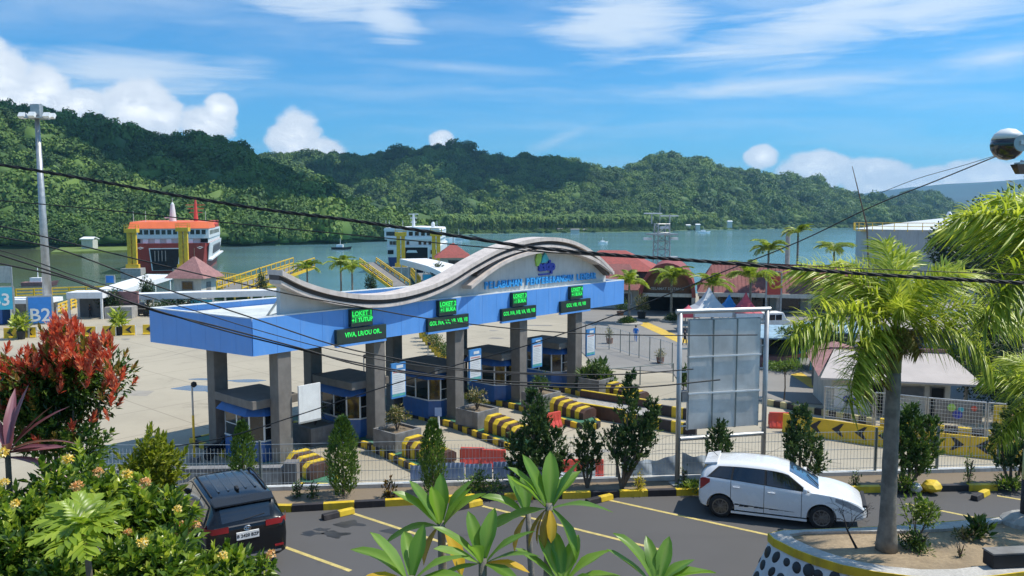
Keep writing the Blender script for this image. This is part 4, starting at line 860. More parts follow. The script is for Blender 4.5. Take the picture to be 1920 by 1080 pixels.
# barrel entrance: local x across the arch, y away from the road
def vault(w_, sp, top, y0, y1, th, name, m, n=16, cap=None):
    pts = [(-w_*math.cos(PI*i/n), sp+(top-sp)*math.sin(PI*i/n)) for i in range(n+1)]; inn = [(-(w_-th)*math.cos(PI*i/n), sp+(top-th-sp)*math.sin(PI*i/n)) for i in range(n+1)]
    mb = MB(); vs = []
    for (x, z), (xi, zi) in zip(pts, inn): vs += [(x, y0, z), (x, y1, z), (xi, y1, zi), (xi, y0, zi)]
    mb.add(vs, [(4*i+j, 4*i+(j+1) % 4, 4*i+4+(j+1) % 4, 4*i+4+j) for i in range(n) for j in range(4)]+[(0, 1, 2, 3), (4*n, 4*n+1, 4*n+2, 4*n+3)]); o = mb.build(name, m, t, smooth=False)
    if cap is not None: MB().slab([(x, cap, z) for x, z in inn], (0, .1, 0)).build('vault_gable', M_brick, t)
vault(3.6, 2.5, 6.9, 0, 16, .22, 'barrel_vault', M_vault, cap=1.2); vault(3.75, 2.5, 7.05, -.15, .25, .5, 'arch_rim', M_vault)
for x in (-3.45, 3.45):
    for y in (.1, 6): MB().bx(x-.25, x+.25, y-.25, y+.25, 0, 2.49).build('entrance_pillar', M_conc, t)
MB().bx(-3.2, 3.2, .3, .8, 2.5, 2.95).build('entrance_beam', M_cream, t); MB().bx(-3.2, 3.2, 5.5, 5.8, 0, 2.9).build('dark_doorway', M_void, t)
put('lettering', text_mesh('SELAMAT DATANG', .5, M_cream, .01, bold=.01), t, (0, 1.13, 3.5), (R(90), 0, 0))
def gable_roof(x0, x1, y0, y1, ze, zr, name='tiled_roof', m=M_troof, hip=0):
    ym = (y0+y1)/2; th = .22
    mb = MB(); mb.add([(x0, y0, ze), (x1, y0, ze), (x1, y1, ze), (x0, y1, ze), (x0+hip, ym, zr), (x1-hip, ym, zr)], [(0, 1, 5, 4), (2, 3, 4, 5), (1, 2, 5), (3, 0, 4), (0, 3, 2, 1)]); return mb.build(name, m, t)
gable_roof(3.9, 27, 4, 17, 2.9, 6.4, hip=2); gable_roof(-14, -3.9, 5, 17, 2.9, 6.2, hip=2); gable_roof(-16, -2, 10, 24, 5.2, 8.0, m=M_rtile, hip=5)
mb = MB()
for k in range(44): x = 4.2+k*.52; mb.bar((x, 4.02, 2.93), (min(max(x, 5.95), 24.95), 10.45, 6.42), .06, .05)
stuff(mb.build('roof_ribs', M_troof, t)); MB().bar((5.9, 10.5, 6.42), (25, 10.5, 6.42), .35, .14).build('ridge_cap', M_vault, t)
MB().bx(4.2, 26.5, 7, 16, 0, 2.89).build('right_wall', M_cream, t); MB().bx(-13.5, -4.2, 7, 16, 0, 2.89).build('left_wall', M_cream, t); MB().bx(-14.5, -3.5, 12, 22, 3, 5.19).build('upper_wall', M_cream, t)
MB().bx(4, 27, 3.6, 4.0, 2.35, 2.88).build('eaves_board', M_cream, t)
for x in (6.5, 10.5, 14.5, 18.5, 22.5, 26): MB().bx(x-.2, x+.2, 4.2, 4.6, 0, 2.88).build('veranda_post', M_conc, t)
for x in (5.6, 8.4, 12.4, 16.4, 20.4, 24.2):
    f = MB().bx(x-1.3, x+1.3, 6.9, 6.995, .3, 2.5).build('window', M_concd, t); MB().bx(x-1.15, x+1.15, 6.85, 6.895, .45, 2.35).build('pane', M_glass, f)
for x in (-12, -9.2, -6.4):
    f = MB().bx(x-1.2, x+1.2, 6.9, 6.995, .6, 2.4).build('window', M_canvas, t); MB().bx(x-1.05, x+1.05, 6.85, 6.895, .75, 2.25).build('pane', M_glass, f)
# round tank
p = Yd(1776, 480, 138); rad = 14.6; t = thing('storage_tank', 'large pale round storage tank with a shallow white cone roof', 'storage tank', (p.x, p.y, G)); zt = 11.1
MB().lathe([(rad, 0), (rad, zt)], n=48).build('shell', mat('tank_grey', (.40, .42, .42), .55, var=.06, scale=.3, dirt=.25), t, smooth=False)
MB().lathe([(rad+.15, zt+.003), (rad*.5, zt+1.1), (.01, zt+2.0)], n=48).build('cone_roof', mat('tank_roof_white', (.66, .68, .68), .5, var=.04, scale=.2), t); MB().lathe([(.4, zt+1.9), (.45, zt+2.5), (.2, zt+3.0)], n=10).build('vent', M_canvas, t)
mb = MB(); aa = np.linspace(R(150), R(262), 14)
for k in (.55, 1.1): mb.tube([((rad+.4)*math.cos(a), (rad+.4)*math.sin(a), zt+k) for a in aa], .05, 4)
for a in aa: mb.tube([((rad+.4)*math.cos(a), (rad+.4)*math.sin(a), zt-.3), ((rad+.4)*math.cos(a), (rad+.4)*math.sin(a), zt+1.1)], .06, 4)
stuff(mb.build('roof_railing', M_yst, t)); mb = MB().bx(-rad-.9, -rad+.05, -1.2, 1.2, zt-.35, zt-.25).build('ladder_landing', M_yst, t)
# small service house on the right
a = P(1575, 775, G); t = thing('service_house', 'small white house with a pale sheet roof and a faded red ridge', 'house', (a.x, a.y, G), R(-9)); M_sheet = mat('pale_pink_sheet', (.44, .39, .36), .7, var=.08, scale=.6, dirt=.25, dirtcol=(.42, .34, .3))
MB().bx(-.6, 6.8, 0, 5.5, 0, 2.7).build('wall', M_cream, t)
mb = MB(); mb.add([(-1.6, -1.3, 2.62), (8.3, -1.3, 2.45), (7.6, 3.0, 3.75), (.2, 3.0, 3.9)], [(0, 1, 2, 3)]); mb.add([(-1.6, -1.3, 2.50), (8.3, -1.3, 2.33), (7.6, 3.0, 3.63), (.2, 3.0, 3.78)], [(3, 2, 1, 0)]); mb.add([(-1.6, -1.3, 2.50), (8.3, -1.3, 2.33), (8.3, -1.3, 2.45), (-1.6, -1.3, 2.62)], [(0, 1, 2, 3)]); mb.build('front_roof', M_sheet, t)
mb = MB(); mb.add([(-1.7, 3.02, 3.55), (-1.7, -1.2, 2.68), (.15, 3.02, 3.93)], [(0, 1, 2)]); mb.add([(-2.6, 6.5, 2.6), (7.8, 6.5, 2.6), (7.3, 3.02, 3.78), (-.2, 3.02, 3.95)], [(0, 1, 2, 3)]); mb.build('rear_roof', M_rtilep, t)
MB().bx(-.1, 7.5, 2.9, 3.15, 3.80, 4.02).build('ridge', M_rtilep, t)
for x, w_, z0, z1 in ((2.3, .8, 0, 2.1), (4.4, 1.6, 1.3, 2.0), (6.0, .9, 0, 2.0)):
    f = MB().bx(x-w_/2, x+w_/2, -.06, -.003, z0, z1).build('door' if z0 == 0 else 'window', M_concd, t); MB().bx(x-w_/2+.08, x+w_/2-.08, -.09, -.062, z0+.05, z1-.08).build('dark_panel' if z0 == 0 else 'pane', M_in if z0 else M_void, f)
b = P(1530, 725, G); t = thing('grey_hut', 'low grey hut with a red edged roof left of the service house', 'hut', b, R(-20)); MB().bx(-.3, 3.2, 0, 4, 0, 2.3).build('wall', M_concd, t); MB().slab([(-.6, -.4, 2.3), (3.5, -.4, 2.3), (3.5, -.4, 2.42), (1.4, -.4, 3.0), (-.6, -.4, 2.42)], (0, 4.8, 0)).build('roof', M_rtilep, t)
# shanty roofs behind, blue stall
M_fblue = mat('faded_blue_roof', (.24, .37, .46), .7, var=.2, dirt=.4, dirtcol=(.4, .42, .42))
for k, (u, v, w_, d_, h, m, lab) in enumerate(((1760, 668, 9, 5, 3.0, M_sheet, 'patched pale sheet roof shelter behind the service house'), (1700, 662, 6, 4, 2.7, M_roofw, 'small grey sheet roof shelter left of the patched roof'), (1830, 655, 8, 5, 3.2, M_roofw, 'grey sheet roof shelter under the dark trees'),
      (1465, 695, 5.5, 4, 3.3, M_fblue, 'blue framed stall behind the billboard'), (1580, 672, 5, 4, 2.8, M_fblue, 'turquoise stall half hidden behind the palm crown'))):
    p = P(u, v, G); t = thing('shelter', lab, 'shelter', p, R(rng.uniform(-10, 10)), 'stalls and shelters right of the yard')
    MB().slab([(-w_/2, 0, h*.82), (w_/2, 0, h*.82), (w_/2, d_, h), (-w_/2, d_, h)], (0, 0, .12)).build('roof', m, t)
    for x in (-w_/2+.2, w_/2-.2):
        for y in (.2, d_-.2): MB().bx(x-.1, x+.1, y-.1, y+.1, 0, h*.8).build('post', M_scyan if m is M_fblue else M_stem, t)
    MB().bx(-w_/2+.3, w_/2-.3, d_-.5, d_-.3, 0, h*.8).build('back_wall', M_in, t); MB().bx(-w_*.3, w_*.3, d_*.3, d_*.6, .02, 1.0).build('counter', M_rtilep if k % 2 else M_blueb, t)
# event tents
def tent(label, u, v, w_, h0, h1, m, mv, rz=0):
    p = P(u, v, G); t = thing('tent', label, 'tent', p, rz, 'pointed tents before the terminal'); a = w_/2; prof = [(1, 0), (.62, .22), (.32, .52), (.12, .82), (.03, 1)]
    mb = MB(); vs = []
    for k, q in prof: vs += [(-a*k, -a*k, h0+(h1-h0)*q), (a*k, -a*k, h0+(h1-h0)*q), (a*k, a*k, h0+(h1-h0)*q), (-a*k, a*k, h0+(h1-h0)*q)]
    mb.add(vs, [(4*i+j, 4*i+(j+1) % 4, 4*i+4+(j+1) % 4, 4*i+4+j) for i in range(4) for j in range(4)]); mb.build('canopy', m, t)
    mb = MB()
    for x0, x1, y0, y1 in ((-a, a, -a-.02, -a), (-a, a, a, a+.02), (-a-.02, -a, -a, a), (a, a+.02, -a, a)): mb.bx(x0, x1, y0, y1, h0-.55, h0-.02)
    stuff(mb.build('valance', mv, t))
    for x in (-a, a):
        for y in (-a, a): MB().bx(x-.05, x+.05, y-.05, y+.05, 0, h0-.02).build('pole', M_steel, t)
    return t
M_tr = mat('tent_red', (.62, .08, .12), .6); M_tb = mat('tent_blue', (.04, .28, .66), .6); M_tg = mat('tent_grey_white', (.52, .54, .56), .6, var=.06)
tent('large grey white tent with a red logo before the terminal', 1328, 620, 4.4, 2.4, 5.0, M_tg, M_canvas); t2 = tent('small blue pointed tent between the grey and the red tent', 1366, 618, 2.9, 2.2, 4.1, M_tb, M_canvas); tent('red pointed tent right of the blue tent', 1397, 622, 3.1, 2.3, 4.5, M_tr, M_canvas)
tent('small dark red tent at the left end of the tent row', 1290, 622, 2.0, 2.3, 3.1, M_tr, M_tr); tent('yellow low tent in front of the red tent', 1400, 640, 2.6, 1.7, 2.0, M_yel, M_yel)
p = P(1332, 640, G); t = thing('stall_table', 'stall table with dark and white goods under the grey tent', 'stall', p); MB().bx(-1.8, 1.8, -.5, .5, .02, .9).build('table', M_canvas, t)
for k in range(5): MB().bx(-1.6+k*.68, -1.1+k*.68, -.3, .2, .91, 1.35).build('box', (M_rub, M_canvas, M_concd, M_rtilep, M_white)[k], t)
bn = signboard('banner', 'red vertical banner with a yellow emblem by the palms', 1449, 510, 552, 600, 0, 25, mat('banner_red', (.50, .07, .05), .6), None); mb = MB().tube([(.55*math.cos(a), -.14, 4.6+.55*math.sin(a)) for a in np.linspace(.5, 5.8, 16)], .09, 5); mb.build('emblem_ring', M_yel, bn); MB().bx(.1, 1.1, -.18, -.13, 4.1, 4.4).build('emblem_bar', M_yel, bn)
# white coach and van near the tents
def van(label, u, v, L, w_, h, rz, m=M_white):
    p = P(u, v, G); t = thing('white_van', label, 'van', p, rz); k = L/2; mb = MB(); prof = [(-k, .35), (-k, h*.92), (-k+.15, h), (k*.62, h), (k*.82, h*.62), (k, h*.52), (k, .35)]
    mb.slab([(x, -w_/2, z) for x, z in prof], (0, w_, 0)); mb.build('body', m, t, bevel=.08)
    for i in range(4): x = -k+.3+i*(L*.18); MB().bx(x, x+L*.16, -w_/2-.01, -w_/2-.002, h*.58, h*.88).build('side_window', M_glass, t)
    MB().slab([(k*.63, -w_/2+.15, h*.96), (k*.63, w_/2-.15, h*.96), (k*.83, w_/2-.15, h*.66), (k*.83, -w_/2+.15, h*.66)], (.06, 0, .03)).build('windscreen', M_glass, t)
    for x in (-k*.62, k*.6):
        for s_ in (-1, 1):
            y = s_*(w_/2-.1); wh = MB().lathe([(.02, -.13), (.34, -.13), (.36, -.1), (.36, .1), (.34, .13), (.02, .13)], (x, y, .36), 14, axis=(0, 1, 0)).build('wheel', M_rub, t)
            MB().lathe([(.02, -.02), (.2, -.02), (.2, .02), (.02, .02)], (x, y+s_*.135, .36), 12, axis=(0, 1, 0)).build('hub', M_steel, wh)
    return t
van('white van parked behind the red tent', 1440, 618, 4.6, 1.8, 2.1, R(8)); 
tr = van('long pale vehicle roof showing right of the billboard', 1418, 672, 8.0, 2.4, 2.9, R(62)); tr.name = 'white_bus'; tr['category'] = 'bus'
# ================================================================ YARD FURNITURE, FENCES, CAR PARK
kb = thing('bed_kerb', 'yellow and black painted kerb along the far side of the car park', 'kerb', (0, 0, 0))
kl = [(-14.5, 21.56), (-6.1, 21.56), (-1.07, 22.40), (5.64, 22.93), (14.47, 23.30), (25, 23.78)]
kerbrun(kl, kb, h=.19, step=.86, wd=.17, first=1, z=-.004)
M_line = mat('worn_yellow_line', (.58, .46, .16), .75, var=.2, scale=4, fine=25)
for k, (a, b) in enumerate((((-5.60, 19.12), (-3.72, 17.79)), ((-4.41, 21.42), (-1.6, 19.3)), ((-.83, 21.95), (3.83, 18.84)), ((2.77, 22.45), (6.75, 19.77)), ((11.2, 22.15), (12.9, 20.83)), ((14.2, 22.8), (18.2, 20.1)))):
    a, b = Vector((*a, .004)), Vector((*b, .004)); d = (b-a).normalized(); s = Vector((-d.y, d.x, 0))*.055
    mb = MB(); mb.add([a-s, b-s, b+s, a+s], [(0, 1, 2, 3)]); structure(mb.build('parking_line', M_line))
M_dirt = mat('oil_stain', (.035, .035, .036), .5, var=.3)
for k, (q, lab) in enumerate(((((605, 975), (660, 962)), 'wheel stop near the black car, by the left parking line'), (((850, 957), (896, 947)), 'wheel stop left of the tall plumeria leaves, centre left'), (((1100, 946), (1142, 936)), 'wheel stop at the head of the longest yellow line'), (((1826, 939), (1850, 926)), 'wheel stop at the far right beyond the palm trunk'))):
    a, b = P(*q[0], .0), P(*q[1], .0); d = b-a; t = thing('wheel_stop', lab, 'wheel stop', a, math.atan2(d.y, d.x), 'black and yellow wheel stops'); L = max(d.length, .9)
    for x0, x1, m in ((0, L/2-.003, M_blk), (L/2+.003, L, M_yel)):
        MB().slab([(x0, -.11, .002), (x0, -.08, .15), (x0, .08, .15), (x0, .11, .002)], (x1-x0, 0, 0)).build('block', m, t, bevel=.015)
# wire fence on its white plinth
fpt = [Vector(p) for p in ((-13.4, 22.95, .09), (-7.4, 22.98, .09), (-5.39, 23.15, .09), (-2.4, 23.4, .09), (.65, 23.62, .09), (3.2, 23.84, .09), (6.0, 24.05, .09), (8.7, 24.26, .09), (11.37, 24.47, .09), (13.4, 24.66, .09), (15.44, 24.84, .09), (18.5, 25.1, .09), (21.6, 25.4, .09), (24.6, 25.66, .09))]
fen = thing('wire_fence', 'thin white wire mesh fence along the planting bed', 'fence', (0, 0, 0)); mb = MB()
M_wire = mat('white_wire', (.62, .64, .62), .5, metal=.2); M_postg = mat('green_grey_post', (.16, .19, .18), .55, dirt=.2)
M_plinth = mat('white_plinth', (.62, .62, .60), .7, var=.08, dirt=.4)
for i, (a, b) in enumerate(zip(fpt[:-1], fpt[1:])):
    d = b-a; L = d.length; ang = math.atan2(d.y, d.x); hgt = 1.06 if a.x < -.5 else 1.2
    o = MB().bx(.0, L-.01, -.09, .09, -.05, .13).build('plinth_block', M_plinth, fen); o.location = a; o.rotation_euler = (0, 0, ang)
    mb = MB(); n = round(L/.11)
    for k in range(n+1):
        x = .06+(L-.12)*k/n; mb.bx(x-.0035, x+.0035, -.0035, .0035, .16, .16+hgt+.05)
    for z in (.22, .52, .82, 1.12, 1.38): mb.bx(.03, L-.03, -.012, -.004, z, z+.012)
    o = stuff(mb.build('wire_panel', M_wire, fen)); o.location = a; o.rotation_euler = (0, 0, ang)
    o = MB().bx(-.03, .03, -.03, .03, .13, 1.5).build('post', M_postg, fen); o.location = a
# blue corrugated sheets and a draped banner tied to the fence
M_corr = mat('faded_blue_sheet', (.27, .36, .55), .5, var=.1, dirt=.25, dirtcol=(.5, .52, .55))
def along(x): 
    for a, b in zip(fpt[:-1], fpt[1:]):
        if a.x <= x <= b.x: return a+(b-a)*((x-a.x)/(b.x-a.x)), math.atan2((b-a).y, (b-a).x)
cs = thing('corrugated_screen', 'row of faded blue corrugated sheets behind the fence, left of centre', 'sheet screen', (0, 0, 0))
for k in range(5):
    x = -3.05+k*.83; p, ang = along(x); mb = MB(); vs = []
    for i in range(25): xx = .80*i/24; yy = .16+.018*math.sin(i*PI/2.0); vs += [(xx, yy, .05), (xx, yy, .60+.05*(k % 2))]
    mb.add(vs, [(2*i, 2*i+2, 2*i+3, 2*i+1) for i in range(24)]); o = mb.build('sheet', M_corr, cs); o.location = p; o.rotation_euler = (0, 0, ang)
M_ban = mat('pale_blue_cloth', (.52, .60, .68), .7, var=.25, scale=1.4)
def draped(label, x0, x1, z0, z1, sag, y=.12):
    t = thing('cloth_banner', label, 'banner', (0, 0, 0)); n, m_ = 26, 7; vs = []
    for i in range(n+1):
        x = x0+(x1-x0)*i/n; p, ang = along(x)
        for j in range(m_+1): q = j/m_; vs.append((p.x, p.y+y+.05*math.sin(x*7+q*3), p.z+z0+(z1-z0)*q-sag*math.sin(PI*i/n)*q+.03*math.sin(x*11)*q))
    MB().add(vs, [(i*(m_+1)+j, (i+1)*(m_+1)+j, (i+1)*(m_+1)+j+1, i*(m_+1)+j+1) for i in range(n) for j in range(m_)]).build('cloth', M_ban, t, smooth=True)
draped('pale blue cloth banner sagging on the fence left of the billboard', 3.35, 5.1, .1, .80, .22); draped('crumpled pale cloth at the fence foot behind the middle junipers', 1.0, 2.55, .1, .62, .34)
draped('pale blue cloth banner on the fence behind the white hatchback', 5.25, 6.7, .1, .78, .1)
# billboard frame with nine steel panels
a, b = Vector((4.98, 23.52, .1)), Vector((7.76, 24.18, .1)); d = b-a; L = d.length; t = thing('billboard_frame', 'empty steel billboard frame with nine grey panels', 'billboard', a, math.atan2(d.y, d.x)); M_pan = mat('steel_panel', (.60, .585, .555), .42, metal=.15, var=.2, scale=.9, dirt=.45, dirtcol=(.66, .66, .65))
zt = 5.20
for x in (0, L): MB().tube([(x, 0, 0), (x, 0, zt)], .075, 12).build('post', M_steel, t, smooth=True); MB().bx(x-.2, x+.2, -.2, .2, 0, .03).build('foot_plate', M_steel, t)
MB().tube([(-.12, 0, zt+.04), (L+.1, 0, zt+.04)], .075, 12).build('top_pipe', M_steel, t); MB().tube([(.05, -.02, 1.40), (L-.05, -.02, 1.40)], .07, 12).build('bottom_pipe', M_steel, t)
px0, px1, pz0, pz1 = .30, L-.22, 1.66, 4.98; w3 = (px1-px0)/3; h3 = (pz1-pz0)/3; pm = MB().bx(.012, w3-.012, -.012, .012, .012, h3-.012).mesh('steel_panel', M_pan)
for i in range(3):
    for j in range(3): put('steel_panel', pm, t, (px0+i*w3, -.02, pz0+j*h3), (R(-.5+rng.uniform(-.4, .4)), 0, 0))
mb = MB()
for i in range(4): mb.bx(px0+i*w3-.02, px0+i*w3+.02, .0, .06, pz0-.02, pz1+.02)
for j in range(4): mb.bx(px0-.02, px1+.02, .061, .10, pz0+j*h3-.02, pz0+j*h3+.02)
for j in (1, 2): MB().bx(px0-.02, px1+.02, -.075, -.045, pz0+j*h3-.022, pz0+j*h3+.022).build('cross_bar', M_whitem, t)
for i in (1, 2): MB().bx(px0+i*w3-.02, px0+i*w3+.02, -.044, -.036, pz0, pz1).build('dark_joint', M_postg, t)
stuff(mb.build('panel_grid', M_steel, t))
for z in (1.75, 2.5, 3.4, 4.1, 4.8):
    MB().bx(.06, px0, .0, .05, z, z+.04).build('rung', M_steel, t); MB().bx(px1, L-.06, .0, .05, z, z+.04).build('rung', M_steel, t)
MB().bx(.08, .28, -.06, .14, 2.55, 2.85).build('junction_box', M_concd, t)
# low walls below the car park edge on the left
a = P(330, 905, -.8); t = thing('boundary_wall', 'low grey rendered wall behind the fence at the left', 'wall', (-14, 26.6, G), R(3)); MB().bx(0, 6.1, 0, .25, 0, 4.35).build('rendered_wall', M_conc, t); MB().bx(-.02, 6.2, -.06, .31, 4.352, 4.45).build('coping', M_concd, t)
MB().bx(6.15, 6.6, -.1, .4, 0, 4.6).build('wall_pier', M_pil, t)
# plastic barriers and chevron blocks
def barrier(label, u, v, rz, m=M_red):
    p = P(u, v, G); t = thing('plastic_barrier', label, 'barrier', p, rz, 'red plastic road barriers'); L, H_ = 1.25, .98; prof = [(-.26, 0), (-.26, .12), (-.11, .45), (-.08, H_), (.08, H_), (.11, .45), (.26, .12), (.26, 0)]
    MB().slab([(-L/2, y, z) for y, z in prof], (L, 0, 0)).build('shell', m, t, bevel=.02)
    for x in (-.42, -.14, .14, .42): MB().slab([(x-.05, y, z) for y, z in ((-.275, .13), (-.135, .46), (-.105, .8), (-.06, .8), (-.06, .13))], (.1, 0, 0)).build('rib', m, t)
    MB().bx(-L/2-.05, -L/2-.002, -.06, .06, .2, .85).build('hinge', m, t)
for lab, u, v, r_ in (('red barrier left of a pair near the middle, by a cypress', 886, 873, -4), ('red barrier right of the pair, touching the first junipers', 926, 877, -6), ('single red barrier leaning by the far island tip', 1036, 802, 38), ('red barrier behind the small juniper, left of two', 1062, 898, 12),
                      ('red barrier behind the small juniper, right of two', 1108, 897, -3), ('red barrier beside the right row of yellow chevron blocks', 1461, 802, -6)): barrier(lab, u, v, R(r_))
M_ychev = mat('chevron_yellow', (.72, .46, .02), .5, var=.08, dirt=.2, dirtcol=(.4, .28, .1))
def chevron(label, p, rz, right=False, group=None, s=1):
    t = thing('chevron_block', label, 'chevron block', p, rz, group); L, H_ = 1.3*s, 1.12*s
    MB().slab([(-L/2, y*s, z*s) for y, z in ((-.22, 0), (-.22, .12), (-.12, .2), (-.06, 1.12), (.06, 1.12), (.12, .2), (.22, .12), (.22, 0))], (L, 0, 0)).build('block_body', M_ychev, t, bevel=.015)
    k = -1 if right else 1; pts = [(-.34, .62), (.20, 1.0), (.34, 1.0), (.10, .62), (.34, .26), (.20, .26)]
    def yy(z): return -.12+(z-.2)/.92*.06-.006
    pts = [(x*k*s, yy(z)*s, z*s) for x, z in pts]; MB().slab(pts, (0, -.008, 0)).build('arrow_mark', M_blk, t)
    MB().bx(L/2+.002, L/2+.09*s, -.05*s, .05*s, 0, H_*.98).build('white_joint', M_white, t)
a0, a1, a2 = P(1488, 812, G), P(1640, 835, G), P(1880, 862, G); names = ['first from the left in the right hand row', 'second from the left, near the red barrier', 'third from the left', 'fourth, just left of the palm trunk', 'fifth, just behind the palm trunk', 'sixth, right of the palm trunk behind the round juniper', 'seventh, left of the right pointing block', 'eighth, the only one pointing right', 'ninth, at the right beside the last juniper', 'tenth, at the right frame edge']
for i in range(10):
    q = (a0+(a1-a0)*(i/3.6)) if i < 4 else (a1+(a2-a1)*((i-3.6)/5.2)); d = (a1-a0) if i < 4 else (a2-a1)
    chevron('yellow block with a black arrow, '+names[i], q, math.atan2(d.y, d.x), i == 7, 'chevron blocks along the right road')
for i, u in enumerate((20, 56, 168, 205, 242, 280)):
    chevron('small yellow arrow block across the yard, '+['leftmost of its row', 'second from the left', 'third, above the red leaved bush', 'fourth, left of a potted palm', 'fifth, right of a potted palm', 'sixth, beside the blue canopy'][i], P(u, 634-i*1.4, G), R(8), False, 'chevron blocks across the yard', 1.0)
# weighbridge beyond the last lane
e = [P(1038, 772, G), P(1290, 816, G), P(1290, 774, G), P(1098, 738, G)]
t = thing('weighbridge', 'low dark sided weighbridge deck beside the last lane', 'weighbridge', (0, 0, 0)); off = Vector((0, 0, .75)); nrm = [(x+off) for x in e]
dl = (e[1]-e[0]).normalized(); wv_ = Vector((-dl.y, dl.x, 0))*3.6; A_, B_ = e[0], e[1]
def lw(q, s_, z): v = A_+(B_-A_)*q+wv_*s_; return (v.x, v.y, G+z)
mb = MB(); mb.slab([lw(0, .05, .30), lw(.62, .05, .30), lw(.62, .95, .30), lw(0, .95, .30)], (0, 0, .08)); mb.build('deck', M_conc, t)
for s0, s1 in ((0, .055), (.945, 1)):
    mb = MB(); mb.slab([lw(0, s0, 0), lw(.55, s0, 0), lw(.55, s1, 0), lw(0, s1, 0)], (0, 0, .85)); mb.build('side_wall', M_brn, t)
    mb = MB(); mb.slab([lw(0, s0, .852), lw(.55, s0, .852), lw(.55, s1, .852), lw(0, s1, .852)], (0, 0, .05)); mb.build('yellow_coping', M_yel, t)
    kerbrun([lw(.555, (s0+s1)/2, 0), lw(1.05, (s0+s1)/2, 0)], t, h=.7, step=.75, wd=.22, z=G)
# kerbs and mesh fence along the right road
rk = thing('road_kerb', 'cream and black painted kerb along the far side of the right road', 'kerb', (0, 0, 0)); M_cky = mat('pale_kerb_paint', (.50, .44, .22), .7, var=.15, dirt=.4)
kerbrun([tuple(P(1440, 760, G)), tuple(P(1640, 797, G))], rk, h=.42, step=.5, wd=.3, z=G, mats=(M_cky, M_blk)); kerbrun([tuple(P(1650, 799, G)), tuple(P(1900, 828, G))], rk, h=.5, step=.72, wd=.35, z=G)
def meshpanel(label, a, b, h, boards=()):
    d = b-a; L = d.length; t = thing('mesh_fence_panel', label, 'fence', a, math.atan2(d.y, d.x), 'mesh fence panels along the right road'); mb = MB()
    for x in (0, L): MB().tube([(x, 0, 0), (x, 0, h)], .05, 8).build('post', M_steel, t)
    MB().tube([(0, 0, h), (L, 0, h)], .045, 8).build('top_pipe', M_steel, t); MB().tube([(0, 0, .35), (L, 0, .35)], .03, 6).build('bottom_pipe', M_steel, t)
    for k in range(int(L/.16)): mb.bx(.1+k*.16-.006, .1+k*.16+.006, -.006, .006, .35, h)
    for z in np.arange(.5, h, .22): mb.bx(0, L, .007, .017, z, z+.01)
    stuff(mb.build('wire_mesh', M_wire, t)); return t
fa = [P(1545, 790, G), P(1640, 803, G), P(1738, 815, G), P(1850, 826, G), P(1960, 836, G)]
labs = ['mesh fence panel left of the palm trunk, before the service house', 'mesh fence panel right behind the palm trunk', 'mesh fence panel in front of the dark painted board', 'mesh fence panel at the right edge by the yellow board']
for i in range(4): meshpanel(labs[i], fa[i], fa[i+1]-(fa[i+1]-fa[i]).normalized()*.12, 2.25)
def board(label, u, v, wpx, hpx, m, deco):
    p = P(u, v, G); k = p.y/F; t = thing('painted_board', label, 'board', p, R(-12)); w_, h = wpx*k, hpx*k; MB().bx(-w_/2, w_/2, -.04, .04, .4, .4+h).build('panel', m, t)
    for x in (-w_*.4, w_*.4): MB().bx(x-.05, x+.05, .045, .12, 0, .4+h*.9).build('stake', M_steel, t)
    for (x, z, r_, mm) in deco: MB().lathe([(r_*.45*h, -.01), (r_*h, -.01), (r_*h, .01), (r_*.45*h, .01)], (x*w_, -.055, .4+z*h), 14, axis=(0, 1, 0)).build('painted_ring', mm, t)
board('white painted board with a dark emblem behind the mesh fence', 1590, 776, 52, 42, M_white, ((-.05, .4, .18, M_lb), (.2, .35, .14, M_lb)))
board('dark grey board with green and blue emblem behind the mesh fence', 1795, 806, 84, 44, M_concd, ((-.15, .7, .17, M_lg), (-.02, .4, .20, M_lb), (.05, .62, .12, M_lt), (.32, .7, .12, M_red)))
board('yellow board at the right edge of the mesh fence', 1890, 818, 54, 46, M_yel, ((0, .5, .2, M_org),))
# walkway fence on the forecourt, simple posts
fp2 = [P(u, v, G) for u, v in ((1098, 648), (1116, 655), (1142, 656), (1163, 662), (1180, 668), (1198, 672), (1218, 678), (1238, 684), (1260, 692))]
t = thing('forecourt_fence', 'thin grey fence of tall posts across the terminal forecourt', 'fence', fp2[0]); mb = MB()
pm = MB().tube([(0, 0, 0), (0, 0, 2.3)], .045, 6).mesh('post', M_postg)
for p in fp2: put('post', pm, t, p-fp2[0])
for a, b in zip(fp2[:-1], fp2[1:]):
    for z in (2.25, .3): mb.tube([a-fp2[0]+Vector((0, 0, z)), b-fp2[0]+Vector((0, 0, z))], .022, 5)
    for k in range(9):
        q = a+(b-a)*k/9-fp2[0]; mb.tube([q+Vector((0, 0, .3)), q+Vector((0, 0, 2.25))], .009, 4)
stuff(mb.build('wire_infill', M_wire, t))
fp3 = [P(u, v, G) for u, v in ((1100, 735), (1140, 728), (1200, 722), (1262, 716))]
t = thing('rail_fence', 'low pipe rail fence behind the weighbridge', 'fence', fp3[0])
for p in fp3: MB().tube([p-fp3[0], p-fp3[0]+Vector((0, 0, 1.5))], .05, 6).build('post', M_postg, t)
MB().tube([p-fp3[0]+Vector((0, 0, 1.48)) for p in fp3], .04, 6).build('top_pipe', M_postg, t)
